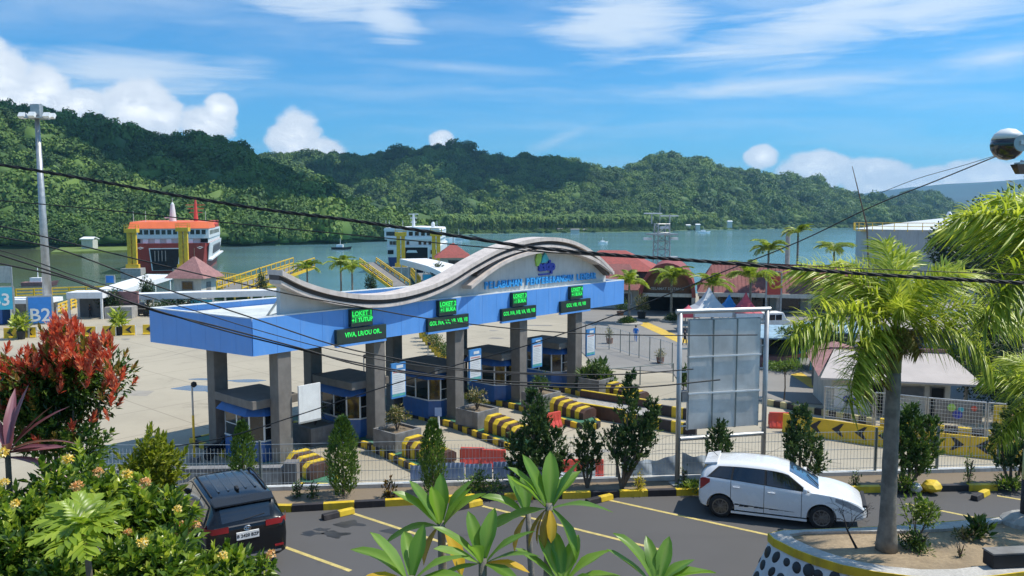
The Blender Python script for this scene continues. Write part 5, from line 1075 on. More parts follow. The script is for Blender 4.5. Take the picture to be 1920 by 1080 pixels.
# thin yard lamps
def yardlamp(label, u, v, h, m=M_steel, low=None):
    p = P(u, v, G); t = thing('yard_lamp', label, 'yard lamp', p, 0, 'small lamp posts in the yard'); MB().tube([(0, 0, h*.62), (0, 0, h)], .05, 8).build('upper_pole', m, t); MB().tube([(0, 0, 0), (0, 0, h*.62)], .065, 8).build('lower_pole', low or m, t)
    MB().lathe([(.05, -.05), (.16, .05), (.14, .2), (.03, .26)], (.1, 0, h), 10).build('lamp_head', M_rub, t); MB().bx(-.25, .25, -.25, .25, 0, .25).build('foot', M_concd, t)
yardlamp('yellow and grey lamp post standing left of the gate', 365, 866, 4.1, M_steel, M_yst); yardlamp('small dark lamp post seen between the second and third pillars', 683, 735, 2.6); yardlamp('small dark lamp post beside the row of yellow pots', 803, 700, 2.4)
p = P(826, 866, G); t = thing('sign_post', 'white post with a small blue sign by the third cypress', 'sign post', p); MB().tube([(0, 0, 0), (-.1, 0, 2.9)], .05, 8).build('post', M_white, t); MB().bx(-.28, .08, -.05, -.02, 2.5, 2.95).build('small_sign', M_corr, t)
# raised planter bottom right: painted stone wall, yellow rim
M_mort = mat('white_painted_mortar', (.66, .67, .66), .7, var=.1, bump=.5, bs=14, dirt=.25); M_stone = mat('black_painted_stone', (.020, .022, .024), .45, var=.4, bump=.4, bs=10); M_rim = mat('pale_concrete_rim', (.50, .48, .45), .85, var=.15, dirt=.3, fine=20)
ZP = 1.4; rim = [P(u, v, ZP) for u, v in ((1442, 1000), (1452, 1010), (1490, 1029), (1530, 1044), (1580, 1059), (1640, 1071), (1710, 1080), (1790, 1083), (1860, 1079), (1930, 1070), (2050, 1050), (2250, 1015), (2350, 985), (2250, 955), (2050, 958), (1920, 966), (1780, 978), (1640, 988), (1540, 992), (1470, 994))]
cx = sum((p for p in rim), Vector())/len(rim); t = PL = thing('raised_planter', 'raised planter with black and white stone wall and yellow rim', 'planter', (0, 0, 0)); n = len(rim)
def insetp(p, k): d = (cx-p); d.z = 0; return p+d.normalized()*k
inn = [insetp(p, .42) for p in rim]; mb = MB(); hgt = .22
mb.add([p for p in rim]+[q for q in inn]+[p-Vector((0, 0, hgt)) for p in rim]+[q-Vector((0, 0, hgt)) for q in inn], [(i, (i+1) % n, n+(i+1) % n, n+i) for i in range(n)]+[(n+i, n+(i+1) % n, 3*n+(i+1) % n, 3*n+i) for i in range(n)]); mb.build('rim_top', M_rim, t)
for i in range(n):
    a, b = rim[i], rim[(i+1) % n]; o1, o2 = insetp(a, -.03), insetp(b, -.03)
    MB().add([a+Vector((0, 0, .003)), b+Vector((0, 0, .003)), o2+Vector((0, 0, .003)), o1+Vector((0, 0, .003)), a-Vector((0, 0, .17)), b-Vector((0, 0, .17)), o2-Vector((0, 0, .17)), o1-Vector((0, 0, .17))], [(0, 1, 2, 3), (7, 6, 5, 4), (3, 2, 6, 7), (0, 3, 7, 4), (2, 1, 5, 6)]).build('yellow_edge', M_yel, t)
foot = [insetp(p, -.5) for p in rim]; mb = MB(); mb.add([p-Vector((0, 0, .17)) for p in rim]+[Vector((q.x, q.y, 0)) for q in foot], [(i, (i+1) % n, n+(i+1) % n, n+i) for i in range(n)]); mb.build('mortar_wall', M_mort, t)
bm = bmesh.new(); bmesh.ops.create_icosphere(bm, subdivisions=2, radius=1); sm = bpy.data.meshes.new('stone'); bm.to_mesh(sm); bm.free(); sm.materials.append(M_stone); sm.polygons.foreach_set('use_smooth', [True]*len(sm.polygons))
for i in list(range(0, 9))+[n-1, n-2]:
    a, b = rim[i], rim[(i+1) % n]; fa_, fb_ = foot[i], foot[(i+1) % n]; L = (b-a).length; rows = 4; cols = max(1, round(L/.31))
    for r_ in range(rows):
        for c_ in range(cols):
            q = (c_+.5+.25*(r_ % 2)+rng.uniform(-.12, .12))/cols; k = (r_+.5+rng.uniform(-.1, .1))/rows
            top = a.lerp(b, q)-Vector((0, 0, .17)); bot = fa_.lerp(fb_, q); bot.z = 0; p = top.lerp(bot, k); ex = (b-a).normalized(); ez = (top-bot).normalized(); ey = ex.cross(ez)
            M = Matrix((ex, ey, ez)).transposed().to_4x4(); M.translation = p; s1, s2 = rng.uniform(.08, .135), rng.uniform(.085, .15)
            o = put('stone', sm, t); o.matrix_local = M @ Matrix.Rotation(rng.uniform(-.5, .5), 4, 'Y') @ Matrix.Diagonal((s1, .035, s2, 1))
mb = MB(); mb.add([Vector((q.x, q.y, ZP-.06)) for q in inn], [tuple(range(n))]); so_ = mb.build('soil', mat('dry_soil', (.33, .25, .16), .95, var=.25, scale=1.5, bump=.6, bs=18, fine=14), t)
# lamp pole at the right edge
p = P(1923, 985, ZP-.1); t = thing('lamp_pole', 'lamp pole banded black and yellow at the right edge', 'lamp pole', p); M_bandy = mat('pale_yellow_band', (.55, .52, .22), .6, var=.1, dirt=.3)
k = p.y/F
for z0, z1, m, nm in ((0, 1.05, M_blk, 'black_band'), (1.05, 1.72, M_bandy, 'yellow_band'), (1.72, 1.90, M_blk, 'black_band'), (1.90, 3.4, M_bandy, 'yellow_band'), (3.4, 9.2, M_concd, 'upper_pole')): MB().tube([(0, 0, z0), (0, 0, z1)], .125, 16).build(nm, m, t, smooth=True)
MB().lathe([(.55, -.05), (.5, .12), (.3, .25), (.13, .28)], n=12).build('rough_footing', M_conc, t)
hd = Yd(1889, 271, p.y-.3)-p; M_gblk = mat('gloss_black', (.012, .014, .016), .12, coat=.8)
hl = thing('globe_lamp', 'round black lamp with a white painted reflection at the top right', 'lamp', p+hd)
MB().lathe([(.001, -.33), (.14, -.30), (.25, -.215), (.31, -.10), (.325, 0), (.31, .10)], n=28).build('black_bowl', M_gblk, hl, smooth=True); MB().lathe([(.312, .103), (.25, .225), (.14, .31), (.001, .34)], n=28).build('white_reflection', M_white, hl, smooth=True)  # white top of the globe is the sun's reflection, put in as colour
MB().lathe([(.10, -.03), (.17, -.03), (.17, .03), (.10, .03)], (.10, -.30, .0), 18, axis=(0, 1, 0)).build('lens_ring', M_steel, hl); MB().bx(.06, .30, -.36, -.30, -.03, .05).build('label_plate', M_whitem, hl)
MB().tube([(.26, 0, -.05), (.34, .16, -.08), (.36, .33, -.10)], .04, 8).build('bracket', M_steel, hl)
h2 = Yd(1915, 319, p.y-.2); t = thing('wall_lantern', 'small dark trapezoid lamp below the round lamp', 'lamp', h2); MB().pyr(-.17, .3, -.12, .12, .12, -.08, .62).build('shade', M_gblk, t); MB().bx(-.1, .25, -.1, .1, .121, .16).build('cover', M_white, t); MB().tube([(.1, .0, .15), (.12, .2, .2)], .03, 8).build('bracket', M_steel, t)
p = P(1890, 1060, ZP); t = thing('black_case', 'black plastic case lying on the planter rim at lower right', 'case', p, R(6)); MB().bx(-.42, .6, -.14, .16, .005, .27).build('case_body', M_rub, t, bevel=.02); MB().bx(-.43, .61, -.15, .17, .272, .31).build('lid', M_concd, t, bevel=.01)
# overhead cables
M_cab = mat('black_cable', (.012, .013, .014), .6, var=.3)
def cable(label, pts, D0, D1, r, sag=0, twist=False):
    us = [p[0] for p in pts]; pp = [Yd(u, v, D0+(D1-D0)*(u-us[0])/(us[-1]-us[0])) for u, v in pts]
    cu_ = []                                             # smooth line through the points
    q = [pp[0]*2-pp[1]]+pp+[pp[-1]*2-pp[-2]]
    for i in range(1, len(q)-2):
        for j in range(6):
            t_ = j/6; cu_.append(.5*((2*q[i])+(q[i+1]-q[i-1])*t_+(2*q[i-1]-5*q[i]+4*q[i+1]-q[i+2])*t_*t_+(3*q[i]-q[i-1]-3*q[i+1]+q[i+2])*t_**3))
    cu_.append(pp[-1]); t = thing('overhead_cable', label, 'cable', cu_[0], 0, 'overhead cables'); o = cu_[0]; cu_ = [c-o for c in cu_]
    if not twist: MB().tube(cu_, r, 6).build('wire', M_cab, t, smooth=True); return
    fine = []
    for a, b in zip(cu_[:-1], cu_[1:]): fine += [a.lerp(b, j/5) for j in range(5)]
    for s_ in range(3):
        pts_ = [c+Vector((0, math.cos(i*.45+s_*2.094)*r*.62, math.sin(i*.45+s_*2.094)*r*.62)) for i, c in enumerate(fine)]; MB().tube(pts_, r*.55, 5).build('strand', M_cab, t, smooth=True)
cable('thick twisted cable crossing the whole view from upper left to right', [(-200, 285), (0, 309), (170, 337), (330, 366), (500, 393), (650, 412), (800, 434), (1000, 464), (1150, 478), (1280, 487), (1450, 500), (1600, 512), (1780, 523), (1920, 531), (2150, 545)], 9.5, 7.2, .017, twist=True)
cable('thin cable just above the thick twisted cable at the right', [(880, 441), (1000, 469), (1150, 481), (1400, 492), (1600, 503), (1750, 509), (1920, 515), (2150, 524)], 8.6, 7.5, .005)
cable('thin pale cable below the thick cable at the left', [(-150, 362), (0, 376), (170, 391), (350, 410), (520, 427), (720, 446), (880, 461), (1010, 472), (1150, 480)], 9.5, 8.6, .007)
cable('upper cable of the lower left bundle, passing the second sign', [(-150, 398), (0, 424), (75, 442), (240, 482), (400, 520), (550, 553), (690, 578), (800, 597), (960, 616), (1110, 626), (1270, 629), (1420, 628)], 8.5, 10.5, .008)
cable('second cable of the lower left bundle', [(-150, 415), (0, 444), (125, 472), (300, 538), (470, 595), (620, 645), (720, 668), (850, 690), (1000, 700), (1160, 702), (1300, 692)], 8.5, 11, .009)
cable('thin third cable of the lower left bundle', [(-150, 440), (10, 472), (150, 520), (330, 572), (480, 618), (620, 655), (760, 682), (900, 697), (1100, 706)], 8.4, 10.6, .006)
cable('fourth cable of the lower left bundle, crossing the blue corner', [(-150, 436), (0, 478), (150, 528), (280, 580), (400, 610), (560, 652), (690, 688), (880, 714), (1050, 726), (1200, 726), (1350, 712)], 8.4, 10.8, .010)
cable('lowest cable of the left bundle', [(-150, 462), (0, 494), (125, 522), (250, 568), (400, 614), (520, 645), (660, 678), (800, 702), (960, 716), (1160, 722)], 8.3, 10.6, .010)
cable('long cable rising to the right up to the round lamp', [(300, 842), (430, 818), (560, 778), (690, 735), (850, 686), (980, 650), (1120, 603), (1280, 541), (1360, 508), (1500, 452), (1640, 385), (1760, 337), (1868, 293)], 16, 15.2, .012)
cable('thin double of the cable that reaches the round lamp', [(1650, 362), (1720, 335), (1800, 312), (1866, 292)], 15.6, 15.2, .006)
p = P(1624, 560, G); t = thing('bamboo_pole', 'thin leaning bamboo pole before the white tank', 'pole', Yd(1627, 480, 40)); MB().tube([Vector((.15, 0, -1.5)), Vector((-.1, 0, 1.5)), Yd(1598, 312, 40)-Yd(1627, 480, 40)], [.05, .04, .015], 6).build('pole', M_stem, t)
# street lamp at right in front of the trees
p = P(1810, 760, G); t = thing('street_lamp', 'pale street lamp post before the dark trees at right', 'street lamp', p); MB().tube([(0, 0, 0), (.1, 0, 7.2)], .14, 8).build('post', M_conc, t); MB().bx(-.5, .2, -.15, .15, 7.2, 7.4).build('lamp_head', M_whitem, t)
# yard: wet patches, drain covers, pots
M_wet = mat('wet_patch', (.16, .16, .165), .10, var=.1, spec=.7)
def spot(name, u, v, ru, rv, m, z=.004):
    pts = [P(u+ru*math.cos(a)*(1+.18*math.sin(3*a+u)), v+rv*math.sin(a)*(1+.2*math.sin(2*a+v)), G+z) for a in np.linspace(0, 2*PI, 22, endpoint=False)]
    structure(MB().add(pts, [tuple(range(22))]).build(name, m))
spot('wet_patch', 370, 728, 44, 5, M_wet); spot('wet_patch', 388, 711, 30, 2.2, M_wet, .008); spot('wet_patch', 462, 714, 36, 2.6, M_wet); spot('wet_patch', 398, 734, 14, 1.4, M_wet, .008)
M_stn = mat('yard_stain', (.22, .205, .185), .8, var=.2)
for k, (u, v, a, b) in enumerate(((236, 636, 8, 1.6), (15, 649, 9, 1.2), (930, 634, 14, 1.0), (925, 620, 9, .8), (962, 639, 7, .8), (1010, 610, 30, 1.0), (690, 618, 30, 1.5), (100, 590, 60, 1.2), (880, 608, 26, .8), (1150, 845, 60, 3), (1075, 852, 50, 2.5), (1480, 880, 70, 3))): spot('yard_stain', u, v, a, b, M_stn, .004+.004*(k % 3))
def lotspot(u, v, ru, rv, k):
    pts = [P(u+ru*math.cos(a)*(1+.35*math.sin(3*a+k)), v+rv*math.sin(a)*(1+.35*math.sin(4*a+k)), .003) for a in np.linspace(0, 2*PI, 26, endpoint=False)]
    structure(MB().add(pts, [tuple(range(26))]).build('oil_stain', M_dirt))
for k, (u, v, a, b) in enumerate(((655, 982, 26, 6), (582, 1000, 20, 4), (628, 1002, 24, 6), (605, 993, 14, 3), (745, 995, 26, 5))): lotspot(u, v, a, b, k*1.3)

M_tyre_mark = mat('tyre_mark', (.20, .18, .15), .85, var=.25, fine=8)
def mark(pts, wd):
    q = [P(u, v, G+.003) for u, v in pts]; cs = []
    for i in range(len(q)-1):
        for j in range(8): cs.append(q[i].lerp(q[i+1], j/8))
    for s_ in (-.8, .8):
        vs = []
        for i, c_ in enumerate(cs):
            d_ = (cs[min(i+1, len(cs)-1)]-cs[max(i-1, 0)]).normalized(); n_ = Vector((-d_.y, d_.x, 0)); k = wd*(.6+.4*math.sin(i*.9+s_)); vs += [c_+n_*(s_-k/2), c_+n_*(s_+k/2)]
        structure(MB().add(vs, [(2*i, 2*i+2, 2*i+3, 2*i+1) for i in range(len(cs)-1)]).build('tyre_mark', M_tyre_mark))
for pts in (((150, 690), (300, 668), (420, 640)), ((1160, 870), (1260, 850), (1420, 858), (1600, 880)), ((900, 880), (1010, 842), (1120, 800))): mark(pts, .10)
M_patch = mat('repair_patch', (.34, .31, .26), .9, var=.12, fine=20)
for k, (u, v, a_, b_) in enumerate(((240, 740, 50, 7), (610, 640, 26, 4), (1010, 650, 22, 3), (1340, 870, 60, 6), (140, 655, 60, 3))):
    structure(MB().add([P(u-a_, v, G+.002), P(u+a_*.7, v+b_*.4, G+.002), P(u+a_, v-b_, G+.002), P(u-a_*.6, v-b_*1.3, G+.002)], [(0, 1, 2, 3)]).build('repair_patch', M_patch))
# ================================================================ CARS, PEOPLE
M_carw = mat('white_car_paint', (.78, .79, .80), .28, var=.02, coat=.7); M_cark = mat('black_car_paint', (.006, .007, .009), .16, var=.1, coat=.35, spec=.35); M_tint = mat('tinted_glass', (.010, .012, .016), .04, var=.1, spec=.9, coat=.6)
M_lampr = mat('tail_lamp_red', (.30, .012, .015), .15, coat=.7); M_chr = mat('chrome', (.72, .73, .74), .18, metal=1, var=.05); M_alloy = mat('dark_alloy', (.16, .165, .17), .35, metal=.7); M_tyre = mat('tyre_rubber', (.022, .022, .023), .85, var=.3); M_hlamp = mat('head_lamp_glass', (.35, .37, .40), .1, coat=.8); M_wind = mat('windscreen_glass', (.035, .055, .10), .03, var=.1, spec=1, coat=.8)
def car(name, label, cat, loc, rz, st, axles, rw, paint, side, ws, rw_, feat):
    """st: stations (x, bottom, belt, top, half width, half width at roof)"""
    t = thing(name, label, cat, loc, rz); S = np.array(st, float); xs_ = S[:, 0]
    N = 58; X = np.unique(np.concatenate([np.linspace(xs_[0], xs_[-1], N), xs_]))
    def f(i, x): 
        y = S[:, i]; m = np.gradient(y, xs_); k = np.clip(np.searchsorted(xs_, x)-1, 0, len(xs_)-2); h = xs_[k+1]-xs_[k]; q = np.clip((x-xs_[k])/h, 0, 1); d = (y[k+1]-y[k])/h
        mk = m[k] if m[k]*d > 0 else 0; m1 = m[k+1] if m[k+1]*d > 0 else 0; lim = 2.4*abs(d); mk = max(-lim, min(lim, mk)); m1 = max(-lim, min(lim, m1))
        return (2*q**3-3*q*q+1)*y[k]+(q**3-2*q*q+q)*h*mk+(3*q*q-2*q**3)*y[k+1]+(q**3-q*q)*h*m1
    def ring(x):
        zb, zt_, tp, w_, wr = (float(f(i, x)) for i in range(1, 6)); g = tp-zt_
        return [(0, zb), (w_*.80, zb), (w_*.965, zb+.07), (w_*.985, zb+.22*(zt_-zb)), (w_, zb+.58*(zt_-zb)), (w_*.985, zb+.86*(zt_-zb)), (w_*.95, zt_), (wr+(w_*.95-wr)*.10, tp-.10*g-.012), (wr*.90, tp-.012), (wr*.5, tp+.004), (0, tp+.008)]
    mb = MB(); rings = []
    for x in X:
        r = ring(float(x)); rings.append([(x, -y, z) for y, z in r]+[(x, y, z) for y, z in reversed(r[1:-1])])
    n = len(rings[0]); vs = [v for r in rings for v in r]
    mb.add(vs, [(i*n+j, i*n+(j+1) % n, (i+1)*n+(j+1) % n, (i+1)*n+j) for i in range(len(X)-1) for j in range(n)]+[tuple(range(n)), tuple(range((len(X)-1)*n, len(X)*n))])
    body = mb.build('body', paint, t, smooth=True)
    # wheel wells cut out
    W_ = float(S[:, 4].max()); cut = MB()
    for ax in axles:
        for s_ in (-1, 1): cut.lathe([(rw+.055, 0), (rw+.055, .42)], (ax, s_*(W_-.30) if s_ > 0 else -(W_-.30)-.42+.0, rw+.0), 28, axis=(0, 1, 0))
    co_ = cut.build('cutter', M_void, t); bo = body.modifiers.new('arches', 'BOOLEAN'); bo.operation = 'DIFFERENCE'; bo.object = co_; bo.solver = 'EXACT'
    dg = bpy.context.evaluated_depsgraph_get(); me = bpy.data.meshes.new_from_object(body.evaluated_get(dg)); body.modifiers.clear()
    if len(me.polygons) > 200: body.data = me
    bpy.data.objects.remove(co_)
    for p_ in body.data.polygons: p_.use_smooth = True
    try: body.data.set_sharp_from_angle(angle=R(38))
    except Exception: pass
    MB().bx(axles[0]-rw-.1, axles[1]+rw+.1, -(W_-.31), W_-.31, .16, .75).build('underbody', M_void, t)
    def sidept(x, q, off=.007):
        r = ring(x); (y0, z0), (y1, z1) = r[6], r[7]; return y0+(y1-y0)*q+off, z0+(z1-z0)*q+off*.3
    for nm, x0, x1, q0, q1, s0, s1, *of in side:                    # panes: front edge and rear edge may lean
        for s_ in (-1, 1):
            vs = []; K = 12
            for i in range(K+1):
                for q in (0, 1):
                    xa = x0+(s0 if q else 0); xb = x1+(s1 if q else 0); x = xa+(xb-xa)*i/K; y, z = sidept(x, q0 if not q else q1, *of); vs.append((x, s_*y, z))
            MB().add(vs, [(2*i, 2*i+2, 2*i+3, 2*i+1) for i in range(K)]).build(nm, M_rub if nm == 'window_trim' else M_tint, t, smooth=True)
    def topglass(nm, x0, x1, k, m, off=.008, frame=None):
        vs = []; K, J = 12, 10
        for i in range(K+1):
            x = x0+(x1-x0)*i/K; r = ring(x); ww = r[8][0]*k
            for j in range(J+1):
                y = -ww+2*ww*j/J; a = abs(y); (ya, za), (yb, zb_), (yc, zc) = r[10], r[9], r[8]
                z = za+(zb_-za)*min(a/yb, 1) if a <= yb else zb_+(zc-zb_)*(a-yb)/(yc-yb); vs.append((x-off*.5*(1 if x0 < 0 else -1), y, z+off))
        return MB().add(vs, [(i*(J+1)+j, (i+1)*(J+1)+j, (i+1)*(J+1)+j+1, i*(J+1)+j+1) for i in range(K) for j in range(J)]).build(nm, m, t, smooth=True)
    topglass('windscreen', *ws); topglass('rear_window', *rw_)
    # wheels: tyre with a spoked rim
    for ax in axles:
        for s_ in (-1, 1):
            wh = MB().lathe([(rw*.66, -.10), (rw*.93, -.11), (rw, -.07), (rw, .07), (rw*.93, .11), (rw*.66, .10)], (0, 0, 0), 30, axis=(0, 1, 0)).build('wheel', M_tyre, t, smooth=True); wh.location = (ax, s_*(W_-.125), rw)
            MB().lathe([(.01, -.02), (rw*.66, -.02), (rw*.66, .02), (.01, .02)], (0, 0, 0), 24, axis=(0, 1, 0)).build('brake_back', M_void, wh); mb = MB()
            mb.lathe([(rw*.60, .055), (rw*.68, .075), (rw*.68, .105), (rw*.60, .10)], (0, 0, 0), 30, axis=(0, s_, 0)); mb.lathe([(.01, .06), (.06, .06), (.055, .10), (.01, .105)], (0, 0, 0), 12, axis=(0, s_, 0))
            for k in range(10):
                a = 2*PI*k/10+(.13 if k % 2 else -.13); mb.bar((math.cos(a)*.05, s_*.092, math.sin(a)*.05), (math.cos(a-(.1 if k % 2 else -.1))*rw*.64, s_*.088, math.sin(a-(.1 if k % 2 else -.1))*rw*.64), .028, .022)
            stuff(mb.build('rim', M_alloy, wh))
    feat(t, ring, sidept, f); return t
def seam(t, ring, x, s_, z0i=2, z1i=6, name='door_seam', m=None, lean=0):
    r = ring(x); vs = []
    for i in range(z0i, z1i+1): y, z = r[i]; vs += [(x-.006+lean*(i-z0i), s_*(y+.003), z), (x+.006+lean*(i-z0i), s_*(y+.003), z)]
    MB().add(vs, [(2*i, 2*i+2, 2*i+3, 2*i+1) for i in range(z1i-z0i)]).build(name, m or M_void, t)
def hatch_feat(t, ring, sp, f):
    for s_ in (-1, 1):
        for x in (.78, -.16, -1.02): seam(t, ring, x, s_)
        for x in (.02, -.88):
            y, z = ring(x)[5]; MB().box((x, s_*(y+.022), z-.04), (.19, .03, .035)).build('door_handle', M_chr if 0 else M_carw, t, bevel=.01)
        y, z = ring(.92)[6]; mr = MB().box((.86, s_*(y+.115), z+.085), (.10, .20, .13)).build('mirror', M_carw, t, bevel=.035); MB().box((.88, s_*(y+.02), z+.05), (.06, .08, .05)).build('mirror_arm', M_void, mr)
        # lamps follow the corners
        vs = []
        for x, q0, q1 in ((-1.82, .62, 1.02), (-1.75, .66, 1.0), (-1.66, .76, .98), (-1.56, .86, .96)):
            r = ring(x); zb, zt_ = r[0][1], r[6][1]; w_ = r[4][0]
            for q in (q0, q1): vs.append((x-.012, s_*(w_*(.985 if q < .9 else .965)+.012), zb+q*(zt_-zb)))
        MB().add(vs, [(2*i, 2*i+2, 2*i+3, 2*i+1) for i in range(3)]).build('tail_light', M_lampr, t, smooth=True)
        vs = []
        for x, q0, q1 in ((2.27, .62, .84), (2.11, .64, .92), (1.88, .72, .97), (1.58, .84, .98)):
            r = ring(x); zb, zt_ = r[0][1], r[6][1]; w_ = r[4][0]
            for q in (q0, q1): vs.append((x+.02, s_*(w_*.99+.008), zb+q*(zt_-zb)))
        MB().add(vs, [(2*i, 2*i+2, 2*i+3, 2*i+1) for i in range(3)]).build('head_light', M_hlamp, t, smooth=True)
        y, z = ring(0)[2]; MB().slab([(-1.0, s_*(y-.02), .17), (.92, s_*(y-.02), .17), (.92, s_*(y+.035), .18), (-1.0, s_*(y+.035), .18)], (0, 0, .06)).build('side_skirt', M_carw, t)
        # torn stripe decal low on the doors
        mb = MB(); xs = np.linspace(-.93, .60, 13)
        for i in range(12):
            a, b = xs[i], xs[i+1]; w_ = .075*(1-i/12.5)*(1 if i % 3 else .55)
            ya, yb = ring(a)[3][0]+.006, ring(b)[3][0]+.006; za, zb2 = ring(a)[3][1]+.06-.03*i/12, ring(b)[3][1]+.06-.03*(i+1)/12
            mb.add([(a, s_*ya, za-w_), (b-.012, s_*yb, zb2-w_*.8), (b+.03, s_*yb, zb2), (a+.03, s_*ya, za)], [(0, 1, 2, 3)])
        stuff(mb.build('stripe_decal', M_rub, t))
    MB().slab([(-1.76, -.50, 1.335), (-1.40, -.57, 1.405), (-1.40, .57, 1.405), (-1.76, .50, 1.335)], (0, 0, .055)).build('spoiler', M_carw, t, bevel=.012)
    MB().bx(2.36, 2.405, -.52, .52, .36, .56).build('grille', M_rub, t, bevel=.01); MB().bx(2.406, 2.415, -.26, .26, .38, .47).build('number_plate', M_white, t); MB().bx(2.29, 2.37, -.60, .60, .64, .70).build('upper_grille', M_rub, t)
    MB().bx(-1.90, -1.87, -.26, .26, .62, .74).build('rear_plate', M_rub, t)
    for y in (-.35, .25): MB().bar((1.20, y, ring(1.2)[10][1]+.03), (.92, y+.42, ring(.92)[10][1]+.03), .02).build('wiper', M_rub, t)
    MB().tube([(-1.45, 0, 1.47), (-1.62, 0, 1.62)], .008, 5).build('antenna', M_rub, t)
hst = [(-2.08, .42, .74, .80, .58, .46), (-2.05, .34, .90, .99, .72, .50), (-1.98, .27, 1.02, 1.12, .79, .53), (-1.86, .23, 1.075, 1.25, .82, .545), (-1.62, .21, 1.085, 1.385, .84, .56), (-1.1, .20, 1.065, 1.455, .85, .575), (-.5, .20, 1.03, 1.48, .855, .585),
       (.1, .20, .99, 1.462, .855, .58), (.42, .20, .97, 1.395, .855, .57), (.75, .20, .955, 1.225, .855, .585), (1.05, .20, .94, 1.06, .85, .62), (1.26, .20, .925, .97, .845, .66), (1.6, .21, .865, .905, .83, .66), (1.86, .24, .75, .79, .77, .60), (2.0, .30, .62, .65, .66, .5), (2.06, .36, .53, .555, .52, .4)]
hst = [((x-1.28)*1.42+1.28 if x > 1.28 else ((x+1.28)*.76-1.28 if x < -1.28 else x), *r) for x, *r in hst]
hw, hf = P(1350, 968, 0), P(1540, 991, 0); dr = (hf-hw).normalized(); ctr = (hw+hf)/2+Vector((-dr.y, dr.x, 0))*.73; hrz = math.atan2(dr.y, dr.x)
car('white_hatchback', 'white hatchback with tinted windows parked facing right', 'car', (ctr.x, ctr.y, 0), hrz, hst, (-1.28, 1.28), .315, M_carw,
    [('window_trim', -1.66, .98, .02, .93, .30, -.54, .004), ('front_side_window', -.10, .92, .05, .90, 0, -.52, .009), ('rear_side_window', -.98, -.16, .05, .90, .04, 0, .009), ('quarter_window', -1.58, -1.03, .08, .88, .26, .04, .009)], (1.20, .46, .93, M_wind), (-1.80, -1.68, .88, M_tint), hatch_feat)
def mpv_feat(t, ring, sp, f):
    for s_ in (-1, 1):
        for x in (.95, -.1, -1.15): seam(t, ring, x, s_)
        for x in (.1, -.95): y, z = ring(x)[5]; MB().box((x, s_*(y+.02), z-.03), (.2, .03, .035)).build('door_handle', M_chr, t, bevel=.01)
        y, z = ring(1.1)[6]; MB().box((1.05, s_*(y+.13), z+.1), (.11, .22, .15)).build('mirror', M_cark, t, bevel=.03)
        vs = []
        for x, yy in ((-2.40, .40), (-2.39, .74), (-2.33, .865), (-2.18, .925), (-2.02, .94)):
            for z in (1.03+.02*(x+2.4), 1.17+.14*(x+2.4)): vs.append((x-.045, s_*(yy+.012), z))
        MB().add(vs, [(2*i, 2*i+2, 2*i+3, 2*i+1) for i in range(4)]).build('tail_light', M_lampr, t, smooth=True)
        MB().tube([(-1.7, s_*.62, 1.66), (-1.45, s_*.645, 1.705), (-.1, s_*.66, 1.715), (.15, s_*.64, 1.65)], .022, 6).build('roof_rail', M_rub, t)
        MB().bx(-2.49, -2.45, s_*.70-.10, s_*.70+.10, .52, .56).build('rear_reflector', M_lampr, t)
    MB().bx(-2.435, -2.395, -.72, .72, 1.145, 1.175).build('chrome_strip', M_chr, t); MB().bx(-2.485, -2.44, -.25, .25, .83, 1.0).build('number_plate', M_white, t)
    put('plate_lettering', text_mesh('B 2420 BZP', .10, M_rub, bold=.003), t, (-2.489, 0, .915), (R(90), 0, R(-90)))
    em = MB()
    for a_, b_, zz in ((.075, .052, 0), (.028, .05, 0), (.055, .022, .018)): em.tube([(-2.455, a_*math.cos(k), 1.075+zz+b_*math.sin(k)) for k in np.linspace(0, 2*PI, 21)], .008, 5)
    em.build('emblem', M_chr, t); MB().bar((-2.355, .05, 1.245), (-2.33, -.42, 1.30), .02, .015).build('wiper', M_rub, t)
    MB().slab([(-2.24, -.66, 1.565), (-1.90, -.70, 1.625), (-1.90, .70, 1.625), (-2.24, .66, 1.565)], (0, 0, .035)).build('spoiler', M_cark, t, bevel=.012)
    MB().slab([(-1.55, -.025, 1.675), (-1.32, -.035, 1.685), (-1.32, .035, 1.685), (-1.55, .025, 1.675)], (-.05, 0, .06)).build('shark_fin', M_rub, t)
    MB().bx(-2.50, -2.46, -.74, .74, .40, .45).build('chrome_bumper_trim', M_chr, t)
    for y in (-.42, -.2, 0, .2, .42): MB().bx(-1.5, .0, y-.02, y+.02, 1.65, 1.70).build('roof_rib', M_cark, t)
    MB().bx(2.33, 2.37, -.7, .7, .45, .75).build('grille', M_rub, t); put('lettering', text_mesh('4x4', .05, M_chr), t, (-2.42, -.62, 1.06), (R(90), 0, R(-90)))
mst = [(-2.46, .42, .74, .80, .70, .58), (-2.44, .33, .94, 1.0, .80, .62), (-2.40, .30, 1.10, 1.16, .88, .64), (-2.36, .28, 1.13, 1.21, .90, .64), (-2.28, .26, 1.14, 1.37, .915, .655), (-2.12, .24, 1.14, 1.575, .92, .67), (-1.98, .23, 1.14, 1.64, .925, .68), (-1.4, .22, 1.12, 1.68, .925, .70),
       (-.5, .22, 1.08, 1.69, .925, .71), (.1, .22, 1.05, 1.66, .925, .70), (.5, .22, 1.03, 1.54, .92, .69), (1.0, .22, 1.01, 1.29, .92, .70), (1.4, .22, 1.0, 1.08, .915, .72), (1.8, .23, .95, 1.0, .90, .74), (2.15, .26, .85, .89, .84, .68), (2.32, .32, .69, .73, .72, .58), (2.38, .40, .58, .61, .56, .45)]
c = Vector((-6.05, 17.72, 0)); hd_ = R(121.4); c2 = c+Vector((math.cos(hd_), math.sin(hd_), 0))*2.40
